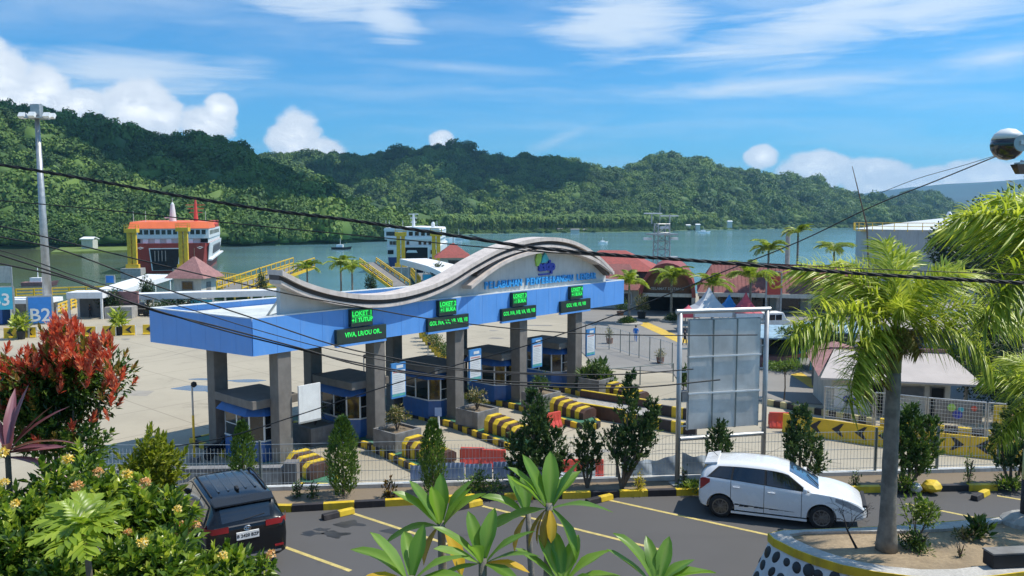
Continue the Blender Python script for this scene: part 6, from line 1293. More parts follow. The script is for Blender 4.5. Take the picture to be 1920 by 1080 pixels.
car('black_mpv', 'black people carrier parked nose away beside the ixora hedge', 'car', (c2.x, c2.y, 0), hd_, mst, (-1.42, 1.42), .345, M_cark,
    [('window_trim', -2.08, 1.1, .02, .92, .1, -.55, .004), ('front_side_window', -.05, 1.0, .05, .88, 0, -.5, .009), ('rear_side_window', -1.1, -.12, .05, .88, 0, 0, .009), ('quarter_window', -2.0, -1.16, .08, .85, .08, 0, .009)], (1.34, .2, .93, M_tint), (-2.35, -2.10, .93, M_tint), mpv_feat)
# far parked car by the walkway
p = P(258, 592, G); t = thing('dark_suv', 'dark car parked under the white walkway roof at the far left', 'car', p, R(4)); prof = [(-2.3, .3), (-2.3, .95), (-1.9, 1.1), (-1.5, 1.7), (.5, 1.75), (1.1, 1.15), (2.2, 1.0), (2.3, .3)]
MB().slab([(x, -.9, z) for x, z in prof], (0, 1.8, 0)).build('body', M_cark, t, bevel=.06); MB().slab([(-1.65, -.91, 1.15), (.95, -.91, 1.15), (.45, -.91, 1.65), (-1.4, -.91, 1.6)], (0, -.01, 0)).build('side_window', M_tint, t); MB().bx(-2.25, 2.25, -.915, -.902, 1.0, 1.05).build('chrome_line', M_chr, t)
for x in (-1.4, 1.4): MB().lathe([(.02, -.1), (.36, -.1), (.36, .1), (.02, .1)], (x, -.82, .36), 14, axis=(0, 1, 0)).build('wheel', M_tyre, t)
# people: one skinned surface each
def person(label, loc, rz, parts, joints, edges, radii, head, extra=None, group=None):
    t = thing('person', label, 'person', loc, rz, group); me = bpy.data.meshes.new('body'); me.from_pydata(joints, edges, []); o = put('body', me, t)
    sk_ = o.modifiers.new('skin', 'SKIN'); 
    for v, r in zip(me.skin_vertices[0].data, radii): v.radius = (r, r)
    me.skin_vertices[0].data[0].use_root = True; o.modifiers.new('sub', 'SUBSURF').levels = 2; o.modifiers['sub'].render_levels = 2
    dg = bpy.context.evaluated_depsgraph_get(); m2 = bpy.data.meshes.new_from_object(o.evaluated_get(dg)); o.modifiers.clear(); o.data = m2
    for m in parts: m2.materials.append(m)
    for p_ in m2.polygons:
        z = p_.center.z; x = abs(p_.center.x); p_.use_smooth = True; p_.material_index = 2 if z < .08 else (1 if z < .92 else 0)
        if x > .27 and z < 1.15 and z > .6: p_.material_index = 3
        if z > 1.44: p_.material_index = 3
    MB().lathe([(.02, 0), (.075, .03), (.095, .11), (.09, .18), (.05, .235), (.005, .25)], head, 14).build('head', parts[3], t, smooth=True); MB().lathe([(.098, .10), (.102, .16), (.08, .235), (.005, .265)], head, 14).build('hair', M_rub, t, smooth=True)
    MB().lathe([(.012, 0), (.018, .02), (.004, .045)], Vector(head)+Vector((0, -.095, .09)), 8).build('nose', parts[3], t)
    if extra: extra(t)
M_skin = mat('skin_brown', (.26, .15, .10), .6); M_pblue = mat('blue_uniform', (.02, .20, .62), .7); M_pdark = mat('dark_cloth', (.02, .022, .03), .8)
J = [(0, 0, .95), (0, 0, 1.18), (0, 0, 1.38), (0, 0, 1.50), (.19, 0, 1.38), (.27, -.02, 1.14), (.24, -.16, 1.0), (-.19, 0, 1.38), (-.27, .02, 1.14), (-.22, -.14, .98), (.09, 0, .90), (.10, -.12, .50), (.11, -.10, .07), (.11, -.20, .04), (-.09, 0, .90), (-.10, .10, .50), (-.10, .22, .10), (-.10, .14, .04)]
Eg = [(0, 1), (1, 2), (2, 3), (2, 4), (4, 5), (5, 6), (2, 7), (7, 8), (8, 9), (0, 10), (10, 11), (11, 12), (12, 13), (0, 14), (14, 15), (15, 16), (16, 17)]
Rd = [.15, .14, .15, .06, .07, .05, .04, .07, .05, .04, .095, .065, .045, .04, .095, .065, .045, .04]
person('person in a bright blue jacket and trousers walking on the forecourt', P(1192, 641, G), R(-15), [M_pblue, M_pblue, M_rub, M_skin], J, Eg, Rd, (0, 0, 1.52))
person('person in black standing in the guard post bay, left one', P(160, 594, G), R(20), [M_pdark, M_pdark, M_rub, M_skin], J, Eg, Rd, (0, 0, 1.52)); person('person in dark clothes standing in the guard post bay, right one', P(169, 595, G), R(-40), [M_pdark, M_pdark, M_rub, M_skin], J, Eg, Rd, (0, 0, 1.52))
person('person in dark clothes standing by the billboard post on the forecourt', P(1284, 648, G), R(60), [M_pdark, M_pdark, M_rub, M_skin], J, Eg, Rd, (0, 0, 1.52))
# motorcycle parked left of the first booth
p = P(410, 858, G); t = thing('parked_motorcycle', 'dark motorcycle parked left of the first ticket booth', 'motorcycle', (p.x, p.y, G), R(60))
for x in (-.62, .62):
    w_ = MB().lathe([(.17, -.05), (.29, -.06), (.29, .06), (.17, .05)], (x, 0, .29), 18, axis=(0, 1, 0)).build('wheel', M_tyre, t); MB().lathe([(.01, -.03), (.17, -.02), (.17, .02), (.01, .03)], (x, 0, .29), 14, axis=(0, 1, 0)).build('rim', M_alloy, w_)
MB().slab([(-.75, -.11, .62), (-.1, -.12, .55), (.15, -.11, .40), (.42, -.1, .80), (.52, -.1, .95), (.40, -.1, .95), (.1, -.12, .62), (-.1, -.13, .74), (-.8, -.1, .76)], (0, .22, 0)).build('bodywork', M_cark, t, bevel=.03); MB().bx(-.7, -.02, -.13, .13, .765, .86).build('seat', M_rub, t, bevel=.04)
MB().tube([(.45, -.34, 1.02), (.42, -.1, .98), (.42, .1, .98), (.45, .34, 1.02)], .02, 6).build('handlebar', M_rub, t); MB().tube([(.42, 0, .95), (.62, 0, .30)], .035, 6).build('fork', M_steel, t); MB().bx(-.3, .15, -.08, .08, .22, .5).build('engine', M_alloy, t)
# ================================================================ PLANTS
def sz(u, v, D): return Yd(u, v, D)
M_palm = leafmat('palm_leaflets', [(.10, .15, .022), (.22, .30, .035), (.42, .49, .06), (.60, .63, .15)], .4, rough=.35)
M_palmd = leafmat('palm_leaflets_dry', [(.10, .075, .02), (.20, .16, .04), (.30, .25, .06), (.34, .30, .10)], .3, rough=.5)
M_trunk = mat('palm_trunk_grey', (.20, .185, .155), .9, var=.3, scale=5, bump=.4, bs=18, dirt=.3); M_shaft = mat('crownshaft_green', (.13, .19, .06), .5, var=.2, scale=4)
def frond_mesh(name, L, arch, n, ll, m, plumose=1.0, tone=(.2, .9), lw=.022, seed=0):
    r = np.random.default_rng(seed); G_ = LG(); tt = np.linspace(0, 1, 14); pts = np.stack([L*(tt-.22*arch*tt**2.4), np.zeros(14), L*(.34*tt*arch*0+.30*np.sin(tt*1.4)-arch*.62*tt**2.1)], -1)
    for k in range(3):                                       # rachis
        a = k*2.1; o = np.array([0, math.cos(a), math.sin(a)])*.018; o2 = np.array([0, math.cos(a+2.1), math.sin(a+2.1)])*.018; w_ = (1-tt*.85)[:, None]
        v = np.stack([pts+o*w_, pts+o2*w_], 1).reshape(-1, 3); f = np.array([(2*i, 2*i+1, 2*i+3) for i in range(13)]+[(2*i, 2*i+3, 2*i+2) for i in range(13)]); G_.add(v, f, np.full(len(v), .75))
    for i in range(n):
        q = .10+.90*(i/(n-1)); p = np.array([np.interp(q, tt, pts[:, k]) for k in range(3)]); d = np.array([np.interp(min(q+.03, 1), tt, pts[:, k])-np.interp(max(q-.03, 0), tt, pts[:, k]) for k in range(3)]); d /= np.linalg.norm(d)
        th = r.uniform(0, 2*PI) if plumose > .5 else (r.choice([-1, 1])*(PI/2)+r.normal()*.25); side = np.array([0, math.cos(th-PI/2), math.sin(th-PI/2)]) if plumose > .5 else np.array([0, math.sin(th), abs(math.cos(th))*.4])
        o = d*r.uniform(.35, .8)+side*1.0; o /= np.linalg.norm(o); l = ll*(.55+.45*math.sin(PI*min(1, q*.9+.12)))*r.uniform(.75, 1.15); s = np.linspace(0, 1, 5)
        c = p+np.outer(s, o)*l+np.outer(s**2, np.array([0, 0, -1]))*l*r.uniform(.25, .65); up = np.array([0, 0, 1.]); sd_ = np.cross(o, up); sd_ /= max(np.linalg.norm(sd_), 1e-6)
        G_.add(*strip(c, lw*np.array([.5, 1, .95, .65, .05]), sd_, np.cross(sd_, o), float(np.clip(r.uniform(*tone)+.2*side[2], 0, 1)), fold=.35))
    return G_.mesh(name, m)
def palm(label, base, h, r0, r1, fronds, meshes, shaft=.9, cat='palm tree', group=None, lean=(0, 0), name='palm_tree', ring=True):
    t = thing(name, label, cat, base, 0, group); lx, ly = lean; prof = []; k = 14
    pts = [Vector((lx*(i/k)**1.5, ly*(i/k)**1.5, (h-shaft)*i/k)) for i in range(k+1)]; rr = [r0+(r1-r0)*(i/k)**.7+(.05*r0 if i % 2 else 0)+(r0*.35*max(0, 1-i/2.5)) for i in range(k+1)]
    MB().tube(pts, rr, 14).build('trunk', M_trunk, t, smooth=True); top = Vector((lx, ly, h))
    MB().tube([pts[-1], pts[-1].lerp(top, .5), top], [r1*1.02, r1*1.0, r1*.6], 12).build('crownshaft', M_shaft, t, smooth=True)
    for az_, el_, sc_, mi, roll in fronds: put('frond', meshes[mi], t, top-Vector((0, 0, .12)), (roll, -el_, az_), sc_)
    return t
FX = [frond_mesh('foxtail_frond', 2.5, .62, 270, .70, M_palm, seed=k, lw=.0175, tone=(.3, 1)) for k in range(3)]+[frond_mesh('foxtail_frond', 2.35, 1.0, 240, .70, M_palm, tone=(.15, .9), seed=7, lw=.0175), frond_mesh('dry_frond', 1.6, 1.2, 230, .40, M_palmd, seed=8), frond_mesh('dry_frond', 1.0, .9, 150, .40, M_palmd, tone=(.4, 1), seed=9)]
p = P(1662, 1030, ZP-.05); ht = 4.62
palm('large foxtail palm growing in the raised planter', p, ht, .165, .135, [(R(168), R(38), 1.05, 0, 0), (R(196), R(5), 1.12, 1, 0), (R(215), R(-18), 1.0, 3, 0), (R(150), R(58), .8, 2, 0), (R(88), R(70), .9, 0, 0), (R(60), R(46), 1.0, 1, 0), (R(20), R(34), 1.05, 2, 0), (R(-8), R(10), 1.1, 0, 0), (R(-35), R(2), .9, 3, 0),
     (R(110), R(20), 1.0, 1, 0), (R(-60), R(50), .8, 2, 0), (R(250), R(35), .55, 2, 0), (R(182), R(-34), 1.0, 4, 0), (R(200), R(-46), .8, 4, 0), (R(262), R(-20), .75, 5, 0), (R(292), R(-12), .8, 5, 0), (R(232), R(-10), .7, 5, 0)], FX, .95)
p2 = Yd(2015, 700, 12.6); palm('second foxtail palm with its crown entering at the right edge', (p2.x, p2.y, ZP-.1), 5.9, .19, .15, [(R(178), R(34), 1.0, 0, 0), (R(165), R(52), .85, 1, 0), (R(200), R(8), 1.05, 3, 0), (R(140), R(28), 1.0, 2, 0), (R(90), R(40), 1, 0, 0), (R(20), R(30), 1, 1, 0), (R(-40), R(25), 1, 2, 0), (R(270), R(30), .8, 1, 0)], FX, .95)
p3 = Yd(1990, 760, 17); palm('low dark foxtail palm behind the banded lamp pole', (p3.x, p3.y, 0), 4.0, .16, .13, [(R(a), R(e), s, m, 0) for a, e, s, m in ((170, 30, .8, 0), (190, 2, .8, 3), (210, 48, .75, 1), (120, 45, .75, 2), (60, 30, .8, 0), (0, 30, .8, 1), (300, 30, .75, 2))], FX, .8)
FR2 = [frond_mesh('palm_frond', 2.6, .75+.1*k, 150, .62, M_palm, plumose=0, tone=(.1, .8), lw=.03, seed=20+k) for k in range(3)]
def yardpalm(label, u, vb, vt, k=9, sc=1.0, grp='palms in front of the terminal'):
    b = P(u, vb, G); h = (vb-vt)*b.y/F*1.0; k += 3; fr = [(2*PI*i/k+rng.uniform(-.3, .3), R(rng.uniform(5, 62)), 1.25*sc*rng.uniform(.8, 1.1), int(rng.integers(0, 3)), 0) for i in range(k)]
    return palm(label, b, max(h, 1.5), .17, .13, fr, FR2, .6, group=grp)
yardpalm('palm at the left of the terminal arch, on a round green bed', 1179, 606, 532, 11, .95); yardpalm('palm in front of the terminal arch', 1258, 600, 522, 12, 1.05); yardpalm('palm right of the terminal arch behind the tents', 1335, 606, 535, 11, .95)
yardpalm('tall palm behind the right tents beside the banner', 1405, 620, 520, 12, 1.15); yardpalm('palm just left of the slim concrete column', 1438, 590, 468, 11, 1.0); yardpalm('dark palm right of the slim concrete column', 1492, 585, 436, 9, .8); yardpalm('palm before the white tank at its left', 1560, 590, 470, 11, 1.0)
yardpalm('drooping palm left of the paired quay palms', 577, 560, 504, 12, .95, 'palms on the quay behind the gate'); yardpalm('left one of the paired quay palms', 640, 560, 497, 11, 1.0, 'palms on the quay behind the gate'); yardpalm('right one of the paired quay palms', 661, 562, 503, 11, .9, 'palms on the quay behind the gate')
# broadleaf trees at the right and small trees on the quay
M_tree = leafmat('dark_tree_leaves', [(.010, .026, .012), (.022, .052, .018), (.045, .09, .028), (.09, .14, .04)], .25)
M_trel = leafmat('light_tree_leaves', [(.04, .08, .015), (.09, .16, .025), (.17, .25, .04), (.28, .34, .06)], .4)
def tree(label, base, h, r, n, L, m=None, zc=.62, trunk=.16, squash=1.0, name='broadleaf_tree', group=None, cat='tree'):
    t = thing(name, label, cat, base, 0, group); k = 16; c = rdir(k)*rng.uniform(.35, .85, (k, 1)); c[:, 2] *= .8; i = rng.integers(0, k, n); d = rdir(n); pp = c[i]+d*rng.uniform(.12, .42, (n, 1))
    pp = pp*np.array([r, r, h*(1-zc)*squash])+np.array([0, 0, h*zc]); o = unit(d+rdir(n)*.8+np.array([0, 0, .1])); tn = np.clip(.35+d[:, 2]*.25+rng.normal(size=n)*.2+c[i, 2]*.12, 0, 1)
    put('crown', LG().leaves(pp, o, rdir(n)*.7+np.array([0, 0, 1]), L*rng.uniform(.6, 1.3, n), L*.55*rng.uniform(.7, 1.2, n), tn).mesh('crown', m or M_tree), t); mb = MB()
    mb.tube([(0, 0, 0), (.05*h*.3, 0, h*.3), (0, .02, h*zc)], [trunk, trunk*.8, trunk*.5], 8)
    for a in range(5): q = c[a]*np.array([r, r, h*(1-zc)])*.8+np.array([0, 0, h*zc]); mb.tube([(0, 0, h*(zc-.25+.04*a)), tuple(q*.5+np.array([0, 0, h*(zc-.1)])*.5), tuple(q)], [trunk*.45, trunk*.3, trunk*.12], 6)
    mb.build('trunk', M_stem, t); return t
tree('dark leafy tree in front of the white tank at its right', P(1800, 640, G), 15.5, 4.2, 5200, .42); tree('tall dark tree at the far right behind the foxtail crowns', P(1885, 690, G), 13.2, 4.4, 6000, .38); tree('dark round tree behind the street lamp at right', P(1850, 740, G), 8.3, 3.0, 5200, .28)
tree('deep green bushy tree right of the service house', P(1880, 770, G), 5.4, 3.0, 6500, .22, zc=.5); tree('light green shrubby tree beside the low dark palm', P(1905, 800, G), 4.4, 1.9, 4200, .18, M_trel, zc=.5); tree('tall hillside tree at the right frame edge', Yd(1990, 560, 60).xy.to_3d()+Vector((0, 0, G)), 17, 6.5, 5500, .5)
tree('bright yellow green shrub row behind the service house', P(1790, 700, G), 3.4, 2.4, 2600, .24, M_trel, zc=.5, trunk=.08); tree('layered light green sapling in a pot by the right kerb', P(1470, 752, G), 3.3, 1.5, 1500, .16, M_trel, zc=.78, trunk=.06, squash=.7); tree('dark undergrowth behind the blue framed stall', P(1520, 690, G), 4.2, 3.2, 3200, .32)
tree('dark small conifer on the quay right of the sloping white roof', P(277, 575, G), 5.4, 1.1, 1300, .3, zc=.45); tree('small conifer on the quay in front of the yellow bridge', P(492, 572, G), 5.6, 1.0, 1100, .3, zc=.45); tree('small conifer right of the paired quay palms', P(697, 560, G), 5.2, 1.0, 1100, .3, zc=.45); tree('dark bushy tree beside the white ferry gate tower', P(820, 540, G), 5.4, 1.6, 1300, .35, zc=.5)
tree('round green bush beside the guard post', P(212, 594, G), 4.2, 1.9, 1500, .3, zc=.5); tree('low bushes under the long white walkway', P(330, 590, G), 2.6, 3.4, 2200, .28, zc=.4)
# pots with plants in the yard
M_pot = mat('black_pot', (.02, .02, .02), .6); M_potc = mat('terracotta_pot', (.26, .13, .08), .8, var=.2)
def potted(label, u, v, h, r, n, L, m, pot=M_pot, pr=.38, ph=.6, group=None, name='potted_plant', up=.4):
    b = P(u, v, G); t = thing(name, label, 'potted plant', b, 0, group); MB().lathe([(pr*.75, 0), (pr, ph), (pr*.88, ph), (pr*.8, ph-.06), (.01, ph-.06)], n=14).build('pot', pot, t)
    put('foliage', leafy('foliage', n, r, h-ph, L, L*.4, m, up=up, z0=ph+(h-ph)*.15), t); MB().tube([(0, 0, ph-.1), (.03, 0, ph+(h-ph)*.5)], .04, 6).build('stem', M_stem, t); return t
potted('pale flowering shrub in a black pot before the terminal arch', 1203, 598, 3.4, 1.2, 700, .35, M_crot, M_pot, .6, .9); potted('round shrub in a pot at the left of the forecourt fence', 1163, 592, 2.6, 1.1, 500, .32, M_shrub, M_potc, .5, .6)
potted('cycad like plant in a pot behind the weighbridge', 1118, 738, 2.0, 1.5, 420, .62, M_shrub, M_yel, .5, .6, up=.8); potted('small brown potted plant inside the forecourt fence, left', 1143, 645, 1.5, .5, 160, .25, M_crot, M_potc); potted('small brown potted plant by the forecourt fence, right', 1238, 682, 1.4, .5, 160, .25, M_crot, M_potc)
potted('potted palm between the arrow blocks across the yard', 224, 628, 2.9, 1.0, 170, .8, M_palm, M_pot, .45, .9, 'potted palms across the yard', up=.5); potted('potted palm at the far left across the yard', 40, 636, 2.6, 1.0, 170, .8, M_palm, M_pot, .45, .9, 'potted palms across the yard', up=.5)
potted('cactus like potted plant left of the billboard panels', 1281, 748, 2.2, .35, 160, .4, M_shrub, M_pot, .35, .6, up=2)
for k in range(9):
    q = k/8; u, v = 792+(838-792)*q, 634+(686-634)*q; potted('plant in a yellow pot, '+['farthest', 'second farthest', 'third farthest', 'fourth farthest', 'middle', 'fourth nearest', 'third nearest', 'second nearest', 'nearest'][k]+' of the row behind the gate', u, v, 1.6+.2*(k % 3), .7, 170, .3, M_crot if k % 2 else M_shrub, M_yel, .42, .7, 'plants in yellow pots behind the gate')
t = thing('round_bed', 'round green planting around the foot of the left terminal palm', 'plant bed', P(1179, 608, G)); put('foliage', leafy('foliage', 1200, 1.6, .7, .3, .16, M_shrub, z0=.1), t); MB().lathe([(1.7, 0), (1.7, .2), (.01, .22)], n=20).build('bed_edge', M_conc, t)
t = thing('round_bed', 'dark round shrub around the foot of the middle terminal palm', 'plant bed', P(1258, 604, G)); put('foliage', leafy('foliage', 900, 1.4, 1.1, .3, .16, M_tree, z0=.1), t); MB().lathe([(1.3, 0), (1.3, .3), (.01, .32)], n=20).build('bed_edge', M_conc, t)
# cypresses and junipers of the planting bed
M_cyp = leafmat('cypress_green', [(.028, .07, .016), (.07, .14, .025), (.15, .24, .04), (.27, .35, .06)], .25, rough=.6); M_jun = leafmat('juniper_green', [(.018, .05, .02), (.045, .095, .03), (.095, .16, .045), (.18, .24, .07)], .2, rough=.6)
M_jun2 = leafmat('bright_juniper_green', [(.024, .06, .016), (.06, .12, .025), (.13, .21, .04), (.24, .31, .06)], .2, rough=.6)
def spires(label, base, cones, m, name, L=.11, dens=900, cat='shrub', group=None, bare=.0):
    t = thing(name, label, cat, base, 0, group); G_ = LG(); mb = MB()
    for dx_, dy_, z0, h, r, lx in cones:
        n = int(dens*h*r*4); K = max(12, int(95*h*r*2)) if 'jun' in m.name else n; q = rng.random(K)**.8; a = rng.uniform(0, 2*PI, K)
        rr = r*np.sin(PI*np.clip(q*.80+.16, 0, 1))**.85*(1+.16*np.sin(a*3+q*9)+.12*np.sin(a*5-q*17))*rng.uniform(.55, 1.06, K)
        if K < n:                                            # junipers: little flame shaped tufts with gaps between
            rr = rr*rng.uniform(.55, 1.12, K); j = rng.integers(0, K, n); td = unit(np.stack([np.cos(a)*.6, np.sin(a)*.6, np.full(K, 1.0)], -1)+rng.normal(size=(K, 3))*.25); s_ = rng.random(n)
            c_ = np.stack([dx_+lx*q+rr*np.cos(a), dy_+rr*np.sin(a), z0+h*q], -1); tl = rng.uniform(.12, .30, K)
            pp = c_[j]+td[j]*(s_*tl[j])[:, None]+rng.normal(size=(n, 3))*(.038*(1.1-s_))[:, None]; o = td[j]+rng.normal(size=(n, 3))*.35; a = a[j]; q = q[j]; rr = rr[j]; tb = rng.normal(size=K)[j]*.10+s_*.22-.1
        else:
            pp = np.stack([dx_+lx*q+rr*np.cos(a), dy_+rr*np.sin(a), z0+h*q], -1); o = np.stack([np.cos(a)*.55, np.sin(a)*.55, np.full(n, .95)], -1)+rng.normal(size=(n, 3))*.28; tb = 0
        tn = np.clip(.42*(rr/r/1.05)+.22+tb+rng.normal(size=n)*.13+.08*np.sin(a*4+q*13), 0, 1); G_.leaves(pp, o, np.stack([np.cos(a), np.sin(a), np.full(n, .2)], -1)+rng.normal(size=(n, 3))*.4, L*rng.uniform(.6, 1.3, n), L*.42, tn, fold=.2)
        mb.tube([(0, 0, 0), (dx_*.7, dy_*.7, max(z0, .25)), (dx_+lx*.5, dy_, z0+h*.7)], [.05, .04, .012], 6)
    put('foliage', G_.mesh('foliage', m), t); mb.build('stem', M_stem, t); return t
def bedpt(u, y=22.75): d = un(u, 925); x = d.x/d.y*y; return Vector((x, y, .09))
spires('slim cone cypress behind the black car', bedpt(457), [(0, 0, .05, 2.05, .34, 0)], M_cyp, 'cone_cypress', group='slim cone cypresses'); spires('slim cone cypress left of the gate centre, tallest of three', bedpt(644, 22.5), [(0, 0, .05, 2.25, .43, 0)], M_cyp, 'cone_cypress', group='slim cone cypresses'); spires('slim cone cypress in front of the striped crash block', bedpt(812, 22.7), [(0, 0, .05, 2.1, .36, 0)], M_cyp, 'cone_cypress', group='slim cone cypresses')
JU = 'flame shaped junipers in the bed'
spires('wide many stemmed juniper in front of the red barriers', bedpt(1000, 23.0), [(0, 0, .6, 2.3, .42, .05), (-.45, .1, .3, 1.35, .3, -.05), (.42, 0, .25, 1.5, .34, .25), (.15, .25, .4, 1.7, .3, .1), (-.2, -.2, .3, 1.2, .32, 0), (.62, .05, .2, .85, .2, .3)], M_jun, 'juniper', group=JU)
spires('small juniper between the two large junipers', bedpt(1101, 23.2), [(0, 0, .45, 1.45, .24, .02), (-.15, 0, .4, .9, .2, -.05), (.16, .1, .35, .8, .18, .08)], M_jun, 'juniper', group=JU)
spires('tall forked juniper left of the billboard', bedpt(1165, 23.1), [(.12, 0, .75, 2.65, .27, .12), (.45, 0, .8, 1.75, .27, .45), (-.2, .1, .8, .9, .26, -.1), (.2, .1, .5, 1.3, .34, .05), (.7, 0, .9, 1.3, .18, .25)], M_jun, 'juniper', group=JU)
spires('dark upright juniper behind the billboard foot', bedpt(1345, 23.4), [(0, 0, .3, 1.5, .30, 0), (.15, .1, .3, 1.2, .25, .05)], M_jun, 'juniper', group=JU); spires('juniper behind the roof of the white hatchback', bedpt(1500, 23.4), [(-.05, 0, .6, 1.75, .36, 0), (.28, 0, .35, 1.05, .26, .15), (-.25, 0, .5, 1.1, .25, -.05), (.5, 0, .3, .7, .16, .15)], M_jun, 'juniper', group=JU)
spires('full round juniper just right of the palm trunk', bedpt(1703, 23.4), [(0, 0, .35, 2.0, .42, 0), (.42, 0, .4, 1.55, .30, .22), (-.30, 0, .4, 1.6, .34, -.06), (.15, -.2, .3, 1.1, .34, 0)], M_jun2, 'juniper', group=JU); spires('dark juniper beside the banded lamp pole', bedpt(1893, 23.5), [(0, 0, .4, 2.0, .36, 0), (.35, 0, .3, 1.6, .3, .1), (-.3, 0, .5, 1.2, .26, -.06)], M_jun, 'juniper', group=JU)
# small plants of the bed
def smallplant(label, u, y, h, r, n, L, m, name='small_shrub', up=.5, z=None, group='small plants along the bed'):
    b = bedpt(u, y); t = thing(name, label, 'plant', b, 0, group); put('foliage', leafy('foliage', n, r, h, L, L*.4, m, up=up, z0=.05), t); mb = MB()
    for a in range(4): mb.tube([(0, 0, 0), (r*.5*math.cos(a*1.6), r*.5*math.sin(a*1.6), h*.7)], .012, 5)
    mb.build('stem', M_stem, t); return t
M_crm = leafmat('croton_dark_leaves', [(.03, .03, .02), (.07, .06, .02), (.18, .08, .03), (.22, .16, .03)], .3)
for a in (('small green plant left of the tallest cone cypress', 558, 22.4, .5, .2, 120, .12, M_shrub), ('second small plant left of the tallest cone cypress', 587, 22.4, .5, .2, 110, .12, M_shrub), ('dark spiky croton right of the tallest cone cypress', 729, 22.3, .65, .22, 120, .16, M_crm), ('low spreading pale green shrub behind the plumeria', 905, 22.9, .55, .75, 900, .10, M_trel),
          ('low hedge plant below the wide juniper', 985, 22.8, .35, .7, 600, .10, M_shrub), ('thin dark plant before the blue sheets', 899, 23.2, .8, .14, 110, .10, M_jun), ('yellow leaved shrub beside the tall forked juniper', 1198, 22.9, .6, .22, 220, .10, leafmat('yellow_leaves', [(.30, .24, .02), (.5, .42, .04), (.6, .5, .06), (.5, .5, .1)], .3)),
          ('light green ground plant at the billboard foot', 1300, 23.0, .25, .5, 420, .12, M_trel), ('small green shrub behind the hatchback bonnet', 1602, 23.3, .5, .2, 130, .10, M_shrub), ('yellow green shrub left of the round juniper base', 1693, 22.9, .55, .4, 520, .11, M_trel), ('thin bare stemmed plant right of the round juniper', 1815, 23.5, 1.1, .22, 160, .10, M_trel),
          ('low green plant at the far right end of the bed', 1890, 23.2, .45, .45, 420, .13, M_trel), ('thin young plant on the bed left of the billboard posts', 1282, 23.3, .75, .14, 100, .10, M_tree)): smallplant(*a)
def rock(label, u, y, r, m):
    t_ = bedpt(u, y); bm = bmesh.new(); bmesh.ops.create_icosphere(bm, subdivisions=2, radius=r)
    for v in bm.verts: v.co *= 1+.3*(rng.random()-.5); v.co.z *= .75
    me = bpy.data.meshes.new('rock'); bm.to_mesh(me); bm.free(); me.materials.append(m); o = put('rock', me, None, t_+Vector((0, 0, r*.45))); tag(o, label, 'rock')
rock('yellow painted rock on the bed right of the round juniper', 1745, 23.0, .27, M_yel); rock('pale rock beside the yellow painted rock', 1716, 23.0, .2, M_plinth)
# planting in the raised planter
def planted(label, u, v, h, r, n, L, m, name='small_shrub', up=.5, z0=.05, stems=5, lean=1.0):
    b = P(u, v, ZP-.06); t = thing(name, label, 'plant', b, 0, 'plants in the raised planter'); mb = MB()
    if n: put('foliage', leafy('foliage', n, r, h-z0, L, L*.38, m, up=up, z0=z0, clumps=18, shell=.35), t)
    for a in range(stems): mb.tube([(0, 0, 0), (r*.35*math.cos(a*1.3)*lean, r*.35*math.sin(a*1.3), h*.45), (r*.7*math.cos(a*1.3)*lean, r*.7*math.sin(a*1.3), h*.9)], [.016, .011, .005], 5)
    mb.build('stem', M_stem, t); return t
planted('airy yellow green shrub right of the palm trunk', 1718, 1020, 1.05, .50, 520, .13, M_trel, z0=.45); planted('grey green ground plant at the foot of the palm', 1715, 1028, .38, .42, 520, .10, M_shrub, z0=.02); planted('small spiky plant in the soil right of the shrub', 1838, 1012, .45, .22, 90, .26, M_shrub, up=1.0); planted('low pale plant left of the spiky plant', 1808, 1012, .28, .3, 200, .10, M_crot); planted('thin seedling near the planter rim', 1800, 1045, .3, .1, 24, .06, M_shrub)
# bare twiggy shrub before the bonnet
b = P(1606, 1028, ZP-.06); t = thing('bare_shrub', 'leafless twiggy shrub left of the palm trunk', 'shrub', b); mb = MB(); M_twig = mat('dark_twig', (.035, .03, .028), .9)
def twig(p, d, L, r, dep):
    q = p+d*L; mb.tube([p, p.lerp(q, .5)+Vector(rng.normal(size=3))*L*.06, q], [r, r*.8, r*.6], 4)
    if dep:
        for k in range(3): twig(p.lerp(q, .55+.45*(k/2)), (d+Vector(rng.normal(size=3))*.62+Vector((0, -.05, .1))).normalized(), L*rng.uniform(.55, .78), r*.58, dep-1)
mb.tube([(0, 0, 0), (-.12, 0, .22), (-.22, 0, .42)], [.028, .022, .018], 6); twig(Vector((-.22, 0, .42)), Vector((-.25, 0, .9)).normalized(), .30, .014, 4); twig(Vector((-.20, 0, .40)), Vector((.5, 0, .8)).normalized(), .30, .013, 4); stuff(mb.build('branches', M_twig, t))

# ---------------------------------------------------------------- plants close to the viewer
def curve_leaf(name, L, Wd, m, droop=.35, fold=.12, tone=.5, prof=None, n=7, wave=0, tip=.02):
    s = np.linspace(0, 1, n); wv_ = np.interp(s, *(prof or ([0, .18, .55, .85, 1], [.10, .45, 1, .62, tip])))*Wd/2; c = np.stack([s*L, np.zeros(n), -droop*L*s*s+.0], -1)
    up = np.stack([2*droop*s, np.zeros(n), np.ones(n)], -1); up = unit(up); v = []; 
    for i in range(n):
        for k in (-1, -.5, 0, .5, 1): v.append(c[i]+np.array([0, k*wv_[i], 0])+up[i]*(abs(k)*wv_[i]*fold*2+wave*L*math.sin(s[i]*11+k*2)*abs(k)))
    f = [(i*5+j, i*5+j+1, (i+1)*5+j+1, (i+1)*5+j) for i in range(n-1) for j in range(4)]; t_ = np.repeat(tone+.0*s, 5)+np.tile([.0, .03, .28, .03, 0], n)
    return npmesh(name, np.array(v), np.array(f), m, np.clip(t_, 0, 1), smooth=True)
